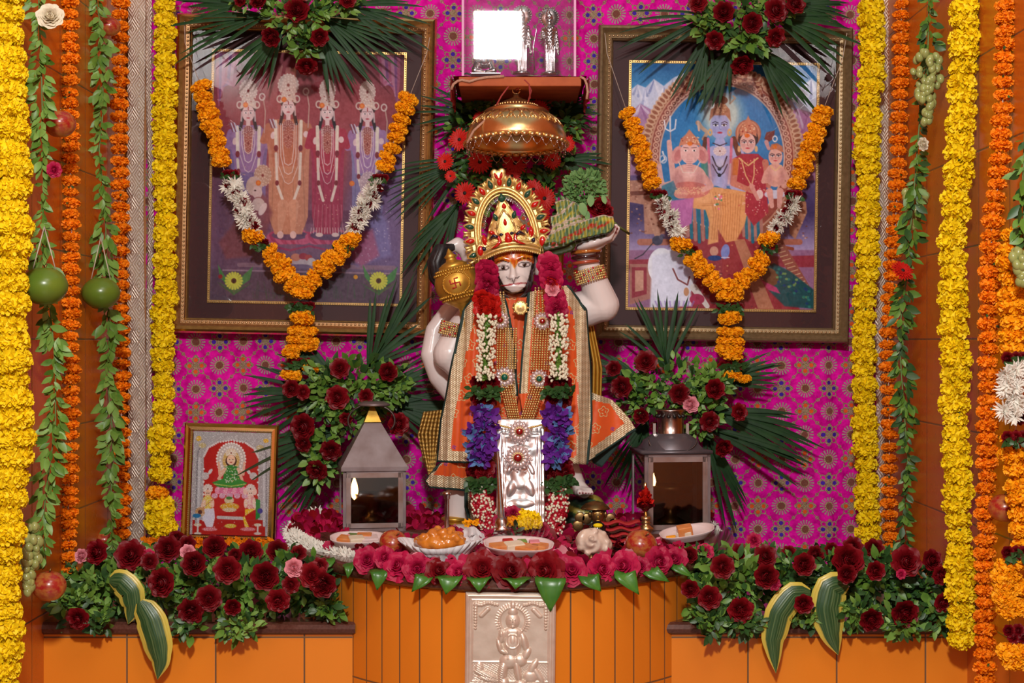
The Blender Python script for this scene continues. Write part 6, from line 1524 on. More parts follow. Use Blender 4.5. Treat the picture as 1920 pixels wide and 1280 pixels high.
# silver plate before the legs (relief in the sheet)
def relief(name,x0,y0,x1,y1,Y,hfun,res,mat,rot=0.,thick=.006,curve=None):
    cx,cy=(x0+x1)/2,(y0+y1)/2; w,h=x1-x0,y1-y0; s=S(1,Y); nu,nv=int(w/res)+1,int(h/res)+1
    u=np.linspace(-w/2,w/2,nu); v=np.linspace(-h/2,h/2,nv); U,V=np.meshgrid(u,v); H_=hfun(U,V,w,h)
    edge=np.minimum(np.minimum(U+w/2,w/2-U),np.minimum(V+h/2,h/2-V)); 
    X=U*cos(rot)+V*sin(-rot)*-1*0+0; c=P(cx,cy,Y)
    xx=(U*cos(rot)-V*sin(rot))*s+c.x; zz=c.z-(U*sin(rot)+V*cos(rot))*s; yy=c.y-H_*s-np.where(edge<.01,-thick,0)
    if curve: yy=yy+curve(xx)+(zz-c.z)*.22
    co=np.stack([xx,yy,zz],-1).reshape(-1,3); idx=np.arange(nu*nv).reshape(nv,nu); q=np.stack([idx[:-1,:-1],idx[1:,:-1],idx[1:,1:],idx[:-1,1:]],-1).reshape(-1,4)
    me=bpy.data.meshes.new(name); me.from_pydata(co.tolist(),[],q.tolist()); me.polygons.foreach_set('use_smooth',[True]*len(q)); me.materials.append(mat); o=bpy.data.objects.new(name,me); COL.objects.link(o)
    return o
def G(U,V,x,y,rx,ry,h,rot=0.,p=2.):
    a=(U-x)*cos(rot)+(V-y)*sin(rot); b=-(U-x)*sin(rot)+(V-y)*cos(rot); q=(a/rx)**2+(b/ry)**2
    return h*np.sqrt(np.clip(1-q,0,1))
def plate(U,V,w,h):
    H_=np.zeros_like(U); e=np.minimum(np.minimum(U+w/2,w/2-U),np.minimum(V+h/2-18,h/2-V))
    H_+=2.2*np.exp(-((e-8)/2.2)**2)+1.4*np.exp(-((e-15)/1.5)**2)
    H_+=1.2*np.sin(U*.9)*np.exp(-((e-3)/3)**2)
    for x,y,rx,ry,hh,r_ in ((0,-20,12,16,5,0),(0,10,18,24,5,0),(-16,30,8,18,4,.4),(16,30,8,18,4,-.4),(0,-40,20,8,3,0),(-18,-6,5,14,3,.5),(18,-6,5,14,3,-.5),(0,60,26,8,3,0)): H_=np.maximum(H_,G(U,V,x,y,rx,ry,hh,r_))
    rng=np.random.RandomState(2)
    for k in range(60): a=rng.uniform(0,pi); H_+=.9*np.sin((U*cos(a)+V*sin(a))*rng.uniform(.06,.35)+rng.uniform(0,6))*.22
    return H_
pl=relief('silver_plate',931,786,1021,978,-.452,plate,1.3,M['foil'],curve=lambda x:-.004+.3*(x-.015)**2)
tag(pl,'shiny embossed silver sheet hanging in front of the statue legs between garlands','silver plate')
# silver relief panel on the drum
def panel(U,V,w,h):
    H_=np.zeros_like(U); e=np.minimum(np.minimum(U+w/2,w/2-U),np.minimum(V+h/2,h/2-V))
    H_+=3.0*np.exp(-((e-5)/3.)**2)+1.5*np.exp(-((e-13)/1.4)**2)
    lower=V>42
    H_+=np.where(lower,.5*np.sin(U*1.3)*np.sin(V*1.1+np.sin(U*.3)),0)*(e>14)
    H_+=1.2*np.exp(-((V-40)/1.6)**2)*(e>14)
    mx=lambda *a: np.maximum(H_,G(U,V,*a))
    # halo
    r=np.hypot(U-4,(V+38)); H_=np.maximum(H_,(2.2*np.exp(-((r-25)/2.)**2)+(1.6*(np.cos(np.arctan2(V+38,U-4)*38)>0)*np.exp(-((r-29)/3.)**2)))*(V<-18))
    for a in ((4,-38,13,16,7),(4,-54,9,10,6),(4,-66,5,9,5),(4,-34,9,9,9),(4,-28,6,4,10),(4,-38,2,5,11),(0,-40,2,1.5,10),(8,-40,2,1.5,10),(4,-14,20,12,7),(4,4,17,28,8),(4,-2,9,16,9),(-16,-8,7,14,7,.3),(-20,10,5,15,7,-.3),(-12,20,12,5,7,.4),(-17,-12,5,9,8),(26,2,7,20,7,-.3),(30,24,7,14,7,.5),(18,36,13,12,7),(-2,38,18,14,8),(-14,58,9,26,9,.15),(-12,78,10,12,9),(14,56,7,24,8,-.2),(20,78,12,6,8),(42,50,7,18,5,.5),(38,66,14,12,6),(52,62,6,20,5,-.6),(-44,64,26,7,5,.35),(-58,52,8,12,4),(-40,72,22,5,5,.2),(40,84,30,5,5),(10,90,40,5,5)): H_=np.maximum(H_,G(U,V,*a))
    H_+=1.6*np.exp(-((np.hypot(U-4,V-0)-13)/1.3)**2)*(V>-14)*(V<30)+1.3*np.exp(-((np.abs(U-4)-8)/1.2)**2)*(V>-20)*(V<34)
    for s_ in(-1,1):
        for k in range(9):
            t=k/8.; x=s_*(w/2-20-t*40)*1; y=-h/2+20+ (1-t)*0+2*np.sin(k); H_=np.maximum(H_,G(U,V,x,y,4.5-2*t,4.5-2*t,4.5)); x2=s_*(w/2-19); y2=-h/2+22+t*44; H_=np.maximum(H_,G(U,V,x2,y2,4.5-2*t,4.5-2*t,4.5))
            x3=s_*(w/2-30-t*12); y3=-h/2+30+(1-t)*12; H_=np.maximum(H_,G(U,V,x3,y3,5,4,4))
    rng=np.random.RandomState(5); H_+=.35*np.sin(U*.11+np.sin(V*.09)*2)+.25*np.sin(V*.17+U*.05)
    fl=(U<-14)&(U>-66)&(V>44)&(V<80); H_+=fl*.9*np.sin(V*1.9)*np.sin(U*.8+V*.4)
    return H_*(e>.5)
pf_=relief('silver_relief_panel',872,1112,1042,1290,-.940,panel,.8,M['panel_silver'],rot=radians(.6),thick=.012)
tag(pf_,'embossed pale silver square showing a seated figure on the curved tiled front','relief panel')
# ---------- brass canopy
YC=-.30
cn=thing('brass_canopy','polished brass bell-shaped canopy with engraved band hanging above the statue','canopy',P(968,150,YC))
cc=P(968,261,YC); s1=S(1,YC); Mc=Matrix.Rotation(radians(-6),3,'X')
def U_(r,z): return (r*s1,z*s1)
prof=[U_(*q) for q in ((2,86),(5,86),(6,80),(13,77),(16,73),(24,72),(27,68),(36,66),(38,61),(46,59),(58,54),(62,50),(60,47),(66,44),(78,34),(88,20),(93,8),(94,-2),(93,-10))]
inn=[U_(*q) for q in ((91,-10),(91,-2),(90,8),(85,19),(75,32),(60,43),(40,52),(10,58),(1,58))]
cm=MB().lathe(prof+inn,96,cc,0,Mc); cm.build('dome',M['brass'],cn)
m=MB()
for k in range(48): 
    a=2*pi*k/48; m.ell(cc+Mc@Vector((42*s1*cos(a),42*s1*sin(a),61*s1)),s1*2.2,6,4)
m.build('bead_ring',M['brass'],cn); m=MB()
for k in range(26):
    a=2*pi*k/26; f=lambda da,zz: cc+Mc@Vector(((np.interp(zz,[20,34,44],[89.5,79.5,67])*s1)*cos(a+da),(np.interp(zz,[20,34,44],[89.5,79.5,67])*s1)*sin(a+da),zz*s1))
    m.tube([f(-.09,22),f(-.02,34),f(-.09,42)],s1*1.1,5); m.tube([f(.10,22),f(.02,34),f(.10,42)],s1*1.1,5); m.tube([f(-.05,30),f(0,24),f(.05,30),f(0,36),f(-.05,30)],s1*1.1,5)
m.build('engraved_band',M['brass'],cn)
m=MB(); 
for k in range(40):
    a=2*pi*k/40; m.ell(cc+Mc@Vector((93.2*s1*cos(a),93.2*s1*sin(a),-10*s1)),(s1*7.4,s1*7.4,s1*4.5),10,5)
m.build('scalloped_rim',M['brass'],cn)
m=MB(); n=30
for k in range(n):
    a0,a1=2*pi*k/n,2*pi*(k+1)/n; A=Vector((93*s1*cos(a0),93*s1*sin(a0),-13*s1)); B=Vector((93*s1*cos(a1),93*s1*sin(a1),-13*s1)); Q=(A+B)/2*1.0; Q.z=-26*s1; A2=A.lerp(Q,.5)+Vector((0,0,-4*s1)); B2=B.lerp(Q,.5)+Vector((0,0,-4*s1))
    m.tube([cc+Mc@v for v in (A,A2,Q,B2,B)],s1*.55,5); m.ell(cc+Mc@(A+Vector((0,0,-2*s1))),s1*2.2,6,4); m.ell(cc+Mc@(Q+Vector((0,0,-1*s1))),s1*1.5,6,4)
m.build('chain_fringe',M['silver'],cn)
m=MB(); c2=cc+Mc@Vector((0,0,86*s1)); 
m.tube([c2+Vector((s1*7*cos(a),0,s1*(8+7*sin(a)))) for a in [2*pi*k/20 for k in range(21)]],s1*1.6,8); m.build('ring',M['brass'],cn)
rp=MB(); top=P(972,153,-.33); rp.tube([top,P(972,165,-.315),c2+Vector((0,-.004,s1*9))],.0032,8); rp.tube([top,P(955,160,-.335),P(940,180,-.34),P(926,206,-.34)],.0018,6); rp.tube([top,P(990,153,-.335),P(996,170,-.335),P(990,192,-.335)],.0018,6)
rp.tube([top,P(984,150,-.34),P(992,158,-.34),P(994,185,-.338)],.0016,6)
tag(rp.build('hanging_thread',M['rope']),'red thread tying the brass canopy to the terracotta shelf','thread')
rp=MB(); rp.tube([P(926,206,-.345),P(910,225,-.37),P(888,245,-.385),P(876,268,-.39)],.0026,6); tag(rp.build('braided_cord',M['ropeb']),'thin beige braided cord lying down the left side of the brass canopy','cord')
# ---------- shelf, glass case and what stands in it
sh=MB(); zt=P(0,144,-.34).z; x0,x1=P(860,150,-.34).x,P(1090,150,-.34).x; sh.box((x0,-.34,zt-.020),(x1,-.02,zt))
so=sh.build('shelf',M['wood'],None,False); tag(so,'terracotta painted wooden shelf above the brass canopy','shelf'); b_=so.modifiers.new('b','BEVEL'); b_.width=.002; b_.segments=2
ct=MB(); pts=[P(x,y,-.343) for x,y in ((846,168),(850,158),(858,152),(866,150),(880,153),(896,148),(912,145),(930,144),(945,143))]; ct.tube(pts,[.003]*9,8); tag(ct.build('cloth_braid',M['ropeb']),'beige braid edging along the left half of the terracotta shelf front','braid'); ct=MB()
pts=[P(x,y,-.343) for x,y in ((1088,144),(1096,148),(1100,158),(1102,172),(1100,186))]; ct.tube(pts,.0028,8); tag(ct.build('cloth_braid',M['ropeb']),'beige braid edging drooping at the right end of the terracotta shelf','braid')
m=MB(); rows=[]; 
for j in range(12):
    for i in range(14):
        rows.append((lerp(x0-.012,x1+.012,i/13),lerp(-.335,-.03,j/11),zt+.002+.0012*sin(i*2+j)))
m.grid(rows,14,12); 
for sx in (0,1):
    rows=[]
    for j in range(10):
        for i in range(12): 
            x=(x0-.012 if sx==0 else x1+.012)+(-1 if sx==0 else 1)*(.003+.004*sin(i*1.7)); rows.append((x,lerp(-.335,-.03,i/11),zt+.002-.05*j/9))
    m.grid(rows,12,10)
tag(m.build('shelf_cloth',M['redcloth']),'dark red cloth under the glass case, drooping at both shelf ends','cloth')
cs=thing('glass_case','clear glass box on the shelf holding the silver idols','glass case',(0,-.2,zt)); xa,xb=P(868,0,-.32).x,P(1078,0,-.32).x; zb=zt+.004; zc=zt+.30
m=MB(); m.box((xa,-.322,zb),(xb,-.319,zc)); m.build('front_pane',M['casepane'],cs,False)
for x in (xa,xb): MB().box((x-.0015,-.318,zb),(x+.0015,-.05,zc)).build('side_pane',M['casepane'],cs,False)
for x in (xa,xb): 
    MB().box((x-.0025,-.3225,zb),(x+.0025,-.317,zc)).build('corner_strip',M['strip'],cs,False)
def idol(label,x,top,base,Y,wpx,bow=False):
    t=thing('silver_idol',label,'idol',P(x,base,Y)); h=base-top; b=MB(); w=wpx
    b.ell(P(x,top+h*.17,Y),(S(w*.26,Y),S(w*.26,Y),S(h*.075,Y)),14,10)
    b.tube([P(x,top+h*.24,Y),P(x,top+h*.32,Y),P(x+1,top+h*.48,Y),P(x+1,top+h*.56,Y),P(x+1,top+h*.8,Y),P(x+1,base-3,Y)],[S(w*.16,Y),S(w*.46,Y),S(w*.36,Y),S(w*.42,Y),S(w*.40,Y),S(w*.36,Y)],18)
    capsule(b,[P(x-w*.42,top+h*.33,Y),P(x-w*.52,top+h*.47,Y-.008),P(x-w*.2,top+h*.45,Y-.025)],[S(w*.15,Y),S(w*.12,Y),S(w*.09,Y)],10)
    capsule(b,[P(x+w*.42,top+h*.33,Y),P(x+w*.56,top+h*.52,Y-.005),P(x+w*.62,top+h*.70,Y-.01)],[S(w*.15,Y),S(w*.12,Y),S(w*.10,Y)],10)
    b.tube([P(x-2,top+h*.18,Y),P(x-2,top+h*.08,Y),P(x-2,top+h*.02,Y)],[S(w*.24,Y),S(w*.14,Y),S(w*.03,Y)],12)
    o=fuse(b,'figure',.0016,2,M['silver']); a=vco(o); xn=(960+a[:,0]*F/(CAMD+a[:,1])); lowm=np.clip((P(0,top+h*.5,Y).z-a[:,2])/.03,0,1)
    a[:,1]+=lowm*.0022*np.sin(a[:,0]*900); a[:,1]+=(1-lowm)*.001*np.sin(a[:,0]*700)*np.sin(a[:,2]*800); setv(o,a); attach(o,t)
    m=MB(); m.lathe([(.001,.002),(S(w*.6,Y),.002),(S(w*.66,Y),0),(S(w*.6,Y),-.002),(.001,-.002)],30,P(x,top+h*.16,Y+.014),0,Matrix.Rotation(pi/2,3,'X'))
    for k in range(24): a_=2*pi*k/24; m.ell(P(x+w*.66*cos(a_),top+h*.16+w*.66*sin(a_),Y+.012),S(1.6,Y),6,4)
    m.build('halo_disc',M['silver'],t)
    m=MB(); m.lathe([(.001,0),(S(w*.62,Y),0),(S(w*.56,Y),.006),(.001,.006)],24,P(x,base,Y)); m.build('base',M['silver'],t)
    if bow: MB().tube([P(x+24,top+h*.30,Y-.01),P(x+28,top+h*.36,Y-.01),P(x+22,top+h*.6,Y-.01),P(x+24,base-8,Y-.01)],.0018,6).build('bow',M['silver'],t)
idol('silver standing idol at the right inside the glass case',1030,12,141,-.20,27)
idol('silver standing idol holding a bow, half behind the white reflection',978,8,140,-.18,28,True)
t=thing('silver_idol','small silver kneeling idol at the left inside the glass case','idol',P(908,138,-.22)); b=MB(); Y=-.22
b.ell(P(908,112,Y),(S(15),.018,S(17)),14,10); b.ell(P(908,90,Y),(S(9),.012,S(10)),12,8); capsule(b,[P(896,118,Y),P(890,132,Y-.02),P(905,135,Y-.02)],[S(7),S(6),S(4)],10); capsule(b,[P(920,118,Y),P(926,132,Y-.02),P(912,135,Y-.02)],[S(7),S(6),S(4)],10); capsule(b,[P(897,104,Y),P(894,112,Y-.02),P(906,104,Y-.03)],[S(4.5)]*3,10)
o=fuse(b,'figure',.0018,2,M['silver']); attach(o,t); MB().box(P(884,143,Y+.02),P(938,137,Y-.03)).build('base',M['silver'],t,False)
m=MB(); m.petal(P(1000,142,-.335),(1,0,.15),(0,-.3,1),S(18),S(8),nt=5); m.petal(P(1002,142,-.335),(-1,-.1,.1),(0,-.3,1),S(12),S(7),nt=5); tag(m.build('leaf',M['leaf']),'tiny green leaf lying on the shelf front by the case','leaf')
# ---------- lanterns
def lantern(name,label,x0,x1,ybase,ytop,Yf,kind):
    X0,X1=P(x0,ybase,Yf).x,P(x1,ybase,Yf).x; zb=SZ; zt=P(0,ytop,Yf).z; w=X1-X0; D=w*1.0; t=thing(name,label,'lantern',((X0+X1)/2,Yf+D/2,zb))
    cx,cy=(X0+X1)/2,Yf+D/2; rot=Matrix.Rotation(radians(9 if kind=='pyramid' else 7),3,'Z'); T=Vector((cx,cy,0))
    def bx(a,b,m=0,mb=None): return mb.box(a,b,m,Matrix.Translation(T)@rot.to_4x4()@Matrix.Translation(-T))
    mt=M['tin'] if kind=='pyramid' else M['tin']; p_=w*.055
    mb=MB(); bx((X0,Yf,zb),(X1,Yf+D,zb+.010),0,mb); bx((X0,Yf,zt-.012),(X1,Yf+D,zt),0,mb)
    for sx in(0,1):
        for sy in(0,1): bx((X0+sx*(w-p_),Yf+sy*(D-p_),zb),(X0+sx*(w-p_)+p_,Yf+sy*(D-p_)+p_,zt),0,mb)
    bo=mb.build('body',mt,t,False)
    # door with rim
    mb=MB(); e=w*.075; a0,a1,z0,z1=X0+p_*.9,X1-p_*.9,zb+.008,zt-.012; yf=Yf-.004
    bx((a0,yf,z0),(a0+e,yf+.006,z1),0,mb); bx((a1-e,yf,z0),(a1,yf+.006,z1),0,mb); bx((a0,yf,z0),(a1,yf+.006,z0+e),0,mb); bx((a0,yf,z1-e),(a1,yf+.006,z1),0,mb)
    bx((a0+e*.15,yf-.002,z0+e*.2),(a0+e*.4,yf,z1-e*.2),0,mb); bx((a1-e*.4,yf-.002,z0+e*.2),(a1-e*.15,yf,z1-e*.2),0,mb)
    dr=mb.build('door',M['copper'],t,False)
    g=MB(); bx((a0+e*.9,yf+.002,z0+e*.9),(a1-e*.9,yf+.003,z1-e*.9),0,g); g.build('glass',M['lampglass'],dr,False)
    g=MB(); bx((X1-.003,Yf+p_,zb+.01),(X1-.002,Yf+D-p_,zt-.012),0,g); g.build('side_glass',M['lampglass'],t,False)
    g=MB(); bx((X0+.002,Yf+p_,zb+.01),(X0+.003,Yf+D-p_,zt-.012),0,g); g.build('side_glass',M['lampglass'],t,False)
    g=MB(); bx((X0+p_,Yf+D-.004,zb+.01),(X1-p_,Yf+D-.002,zt-.012),0,g); g.build('back_panel',M['inside'],t,False)
    # oil lamp within
    m=MB(); m.lathe([(.001,.012),(w*.20,.012),(w*.22,.02),(w*.10,.03),(w*.08,(zt-zb)*.40),(w*.30,(zt-zb)*.46),(w*.36,(zt-zb)*.56),(w*.34,(zt-zb)*.56),(w*.1,(zt-zb)*.5),(.001,(zt-zb)*.5)],28,(cx,cy,zb)); m.build('oil_lamp',M['oldbrass'],t)
    fx=cx-w*.27; fz=zb+(zt-zb)*.61; sc_=1.45 if kind=='pyramid' else .8
    m=MB(); m.lathe([(.0005,-.014*sc_),(.004*sc_,-.010*sc_),(.0062*sc_,0),(.0045*sc_,.010*sc_),(.0015*sc_,.019*sc_),(.0003,.024*sc_)],14,(fx,cy-w*.2,fz)); m.build('flame',M['flame'],t)
    if kind=='pyramid':
        za,zc=P(0,776,Yf).z,P(0,768,Yf).z; o=w*.03; k=w*.135; mb=MB()
        V=[(X0-o,Yf-o,zt),(X1+o,Yf-o,zt),(X1+o,Yf+D+o,zt),(X0-o,Yf+D+o,zt),(cx-k,cy-k,za-.022),(cx+k,cy-k,za-.022),(cx+k,cy+k,za-.022),(cx-k,cy+k,za-.022)]
        V=[T+rot@(Vector(v)-T) for v in V]; mb.add(V,[(0,1,5,4),(1,2,6,5),(2,3,7,6),(3,0,4,7),(4,5,6,7),(3,2,1,0)]); 
        bx((X0-o,Yf-o,zt-.008),(X1+o,Yf+D+o,zt+.001),0,mb); mb.build('roof',M['tin'],t,False)
        mb=MB(); V=[T+rot@(Vector(v)-T) for v in [(cx-k,cy-k,za-.020),(cx+k,cy-k,za-.020),(cx+k,cy+k,za-.020),(cx-k,cy+k,za-.020),(cx,cy,zc+.015)]]; mb.add(V,[(0,1,4),(1,2,4),(2,3,4),(3,0,4)]); mb.build('roof_peak',M['goldpaint'],t,False)
        m=MB(); c=Vector((cx,cy-k*.2,zc+.004)); m.lathe([(.001,.006),(.024,.006),(.034,.002),(.038,-.002),(.034,-.004),(.001,-.003)],32,c+Vector((.004,0,.006))); m.build('cap_disc',M['tin'],t)
        m=MB(); m.tube([Vector((cx+.052*cos(a),cy-.02,zc-.026+.036*sin(a))) for a in [radians(-35)+radians(250)*k/24 for k in range(25)]],.0022,8); m.build('ring_handle',M['darktin'],t)
    else:
        mb=MB(); za=P(0,828,Yf).z; k=w*.30; o=w*.03; V=[(X0-o,Yf-o,zt),(X1+o,Yf-o,zt),(X1+o,Yf+D+o,zt),(X0-o,Yf+D+o,zt)]; mb.lathe
        bx((X0-o,Yf-o,zt-.006),(X1+o,Yf+D+o,zt+.001),0,mb)
        pr=[(w*.62,0),(w*.52,.012),(w*.40,.026),(w*.30,.036)]; mb.lathe(pr,4,(cx,cy,zt),0,rot@Matrix.Rotation(pi/4,3,'Z')); mb.lathe([(w*.46,.002),(w*.42,.020),(w*.28,.034),(w*.001,.036)],32,(cx,cy,zt)); mb.build('roof',M['gunmetal'],t,True)
        m=MB(); rC=w*.20; zc=P(0,772,Yf).z; h=zc-zt-.03; m.lathe([(rC*1.12,0),(rC,.004),(rC,h-.004),(rC*1.18,h),(rC*1.14,h+.003),(rC*.9,h)],40,(cx,cy,zt+.030)); ch=m.build('chimney',M['steel'],t)
        for k in range(14):
            a=2*pi*k/14; m=MB(); c=Vector((cx+rC*1.005*cos(a),cy+rC*1.005*sin(a),zt+.03+h*.78)); m.ell(c,(.0045,.0045,.0045),10,6,0,Matrix.Rotation(0,3,'Z')); m.build('vent_hole',M['black'],ch)  # solid black dots stand for the shade inside the pierced holes
        m=MB(); m.tube([Vector((cx+.052*sin(a),cy-.050-.012*cos(a),zt+.022-.026*cos(a))) for a in [radians(-100)+radians(200)*k/24 for k in range(25)]],.0013,6); m.build('wire_handle',M['darktin'],t)
        for s_ in(-1,1): MB().box((cx+s_*rC*1.25-.003,cy-.012,zt+.034),(cx+s_*rC*1.25+.003,cy-.006,zt+.058)).build('lug',M['steel'],t,False)
lantern('lantern','tin lantern with pyramid roof, ring handle and a burning flame',634,752,1003,876,-.26,'pyramid')
lantern('lantern','tin lantern with round pierced chimney and wire handle',1200,1326,1008,846,-.30,'chimney')
# ---------- petals strewn over the top
def top_z(x,y): return SZ if (y>-.55+.0 and abs(x)<.47 and y>-.05-.5*sqrt(max(0,1-(x/.47)**2))) else PZ
r=random.Random(77); mb=MB()
k=0
while k<1500:
    x=r.uniform(-.47,.47); y=r.uniform(-.92,-.03)
    if (x/.47)**2+((y+.05)/.80)**2>.97: continue
    if -.47<y<-.10 and .16<abs(x)<.46: k+=1; continue
    k+=1; z=top_z(x,y)+r.uniform(.001,.011); a=r.uniform(0,6.28); d=Vector((cos(a),sin(a),r.uniform(.0,.8))); L=r.uniform(.018,.030)
    mb.petal((x,y,z),d,Vector((r.uniform(-.5,.5),r.uniform(-1,0),1)),L,L*r.uniform(.7,.95),curl=r.uniform(.0,.4),cup=r.uniform(.1,.4),nt=3,prof=lambda t:(.35,.9,1,.55)[int(round(t*3))],m=0 if r.random()<.66 else (1 if r.random()<.5 else 2))
o=mb.build('rose_petals',[M['magenta'],M['darkred'],M['pink']]); tag(o,'loose magenta rose petals strewn over the top of the round podium','petals',None,'stuff')
# heap of petals against the cloth beside the left lantern and behind the mace rod
for lab,(x,y,Y),n,rx,rz in (('heap of magenta petals inside the white flower ring beside the left lantern',(600,990,-.20),170,44,30),('heap of dark magenta petals behind the steel rod, right of left lantern',(785,992,-.16),240,50,34),('heap of dark red petals behind the small brass shrine piece',(1150,996,-.14),200,60,26)):
    mb=MB()
    for k in range(n):
        u=r.uniform(-1,1); v=r.uniform(-1,1); p=P(x+u*rx,y+v*rz*(1-.5*abs(u)),Y-.03*(1+v)-r.uniform(0,.03)); a=r.uniform(0,6.28); L=r.uniform(.018,.028)
        mb.petal(p,(cos(a),-.4,sin(a)),(r.uniform(-.5,.5),-1,.5),L,L*.85,curl=.3,cup=.3,nt=3,prof=lambda t:(.35,.9,1,.55)[int(round(t*3))],m=r.random()<.4)
    tag(mb.build('petal_heap',[M['magenta'],M['darkred']]),lab,'petals',None,'stuff')
# white flower string curling round the lantern
def wstring(label,pts,Y,n,seed,sz=21):
    r=random.Random(seed); P3=pp(pts,Y); t=thing('white_flower_string',label,'garland',P3[0]); MB().tube(P3,.0015,6).build('string',M['string'],t)
    for i in range(n):
        p=path(P3,(i+.5)/n); put(MUM[i%2],'white_flower',t,p+Vector((r.uniform(-.004,.004),-.004,r.uniform(-.003,.003))),S(sz,-.4),face_dir((r.uniform(-.6,.6),-1,r.uniform(0,.9)),r.random()*6))
wstring('string of white flowers curling round petals left of the left lantern',[(602,966),(572,980),(552,998),(556,1015),(580,1028),(610,1036),(640,1044),(668,1050)],[-.14,-.16,-.22,-.34,-.45,-.52,-.58,-.62],40,1)
wstring('white flower string behind the right lantern at its lower right corner',[(1332,985),(1345,1000),(1352,1020),(1356,1034)],[-.12,-.14,-.18,-.22],10,2,11)
# roses along the front edge
EO=(( 'ordinal',),)
row=[(690,1050,19,'m',.58),(722,1044,15,'m',.60),(748,1062,22,'m',.66),(783,1072,20,'m',.70),(823,1070,18,'d',.76),(860,1074,17,'m',.80),(905,1066,25,'d',.84),(957,1074,25,'d',.86),(1022,1070,26,'d',.85),(1072,1070,22,'m',.83),(1128,1075,20,'m',.80),(1168,1066,22,'m',.76),(1200,1068,14,'m',.74),(1235,1060,20,'m',.69),(1263,1054,18,'m',.64)]
names=['first','second','third','fourth','fifth','sixth','seventh','eighth','ninth','tenth','eleventh','twelfth','thirteenth','fourteenth','last']
OPEN=[mk_rose(60+i,M['magenta'],1.7) for i in range(2)]; OPEND=[mk_rose(70+i,M['darkred'],1.7) for i in range(2)]
for i,(x,y,rad,kk,dd) in enumerate(row):
    X=0
    for _q in range(8): dd=-lip(X)-.018; X=(x-960)*(4-dd)/F
    z=top_z(X,-dd)+S(rad,-dd)*.5; Y=-dd-.012; z=max(z,P(x,y,Y).z)
    o=put((OPEND if kk=='d' else OPEN)[i%2],'rose',None,(X,Y,z),S(rad,Y)*1.25,face_dir((.45*sin(i*2.1),-1,.35+.25*sin(i*3.7)),i*1.3))
    tag(o,('dark red' if kk=='d' else 'magenta')+' rose on the podium front edge, %s from left in the row'%names[i],'rose','roses along the podium front edge')
# betel leaves hanging over the edge: root, tip, width, depth
lv=[(618,1064,572,1078,22,.52),(655,1070,652,1084,26,.60),(712,1078,707,1106,42,.68),(795,1082,772,1109,38,.76),(842,1086,836,1114,54,.84),(898,1090,898,1110,48,.90),(968,1094,966,1104,56,.945),(1032,1088,1032,1146,60,.955),(1105,1088,1127,1108,46,.885),(1172,1080,1198,1114,44,.82),(1220,1074,1255,1090,34,.73),(1268,1072,1300,1082,26,.64)]
nm2=['first','second','third','fourth','fifth','sixth','seventh','eighth','ninth','tenth','eleventh','last']
for i,(x,y,tx,ty,wd,dd) in enumerate(lv):
    X=0
    for _q in range(8): dd=-lip(X)+.008; X=(x-960)*(4-dd)/F
    y=640+(CAMZ-PZ)*F/(4-dd)+2; a=P(x,y-7,-dd+.02); ty=max(ty,y+14); mid=P((x+tx)/2,(y+ty)/2,-dd-.014); b_=P(tx,ty,-dd-.012); C=[a,P(x,y,-dd-.010),mid,b_]; N=10; rows=[]
    for j in range(N+1):
        u=j/N; p=path(C,u); tg=(path(C,min(1,u+.08))-path(C,max(0,u-.08))).normalized(); nrm=Vector((0,-1,.4)); sd=tg.cross(nrm).normalized(); ww=S(wd,-dd)*.5*np.interp(u,[0,.15,.4,.7,.92,1],[.75,1,.95,.55,.14,.01])
        for q in (-1,-.5,0,.5,1): rows.append(p+sd*ww*q+nrm.normalized()*(-.12*ww*abs(q)*-1)+Vector((0,-.002*abs(q),0)))
    o=MB().grid(rows,5,N+1).build('betel_leaf',M['betel']); s_=o.modifiers.new('s','SOLIDIFY'); s_.thickness=.0006
    tag(o,'pointed green leaf under the podium edge roses, %s from left'%nm2[i] if i!=7 else 'longest pointed green leaf overlapping the top right of the silver relief panel','leaf','pointed leaves along the podium edge')
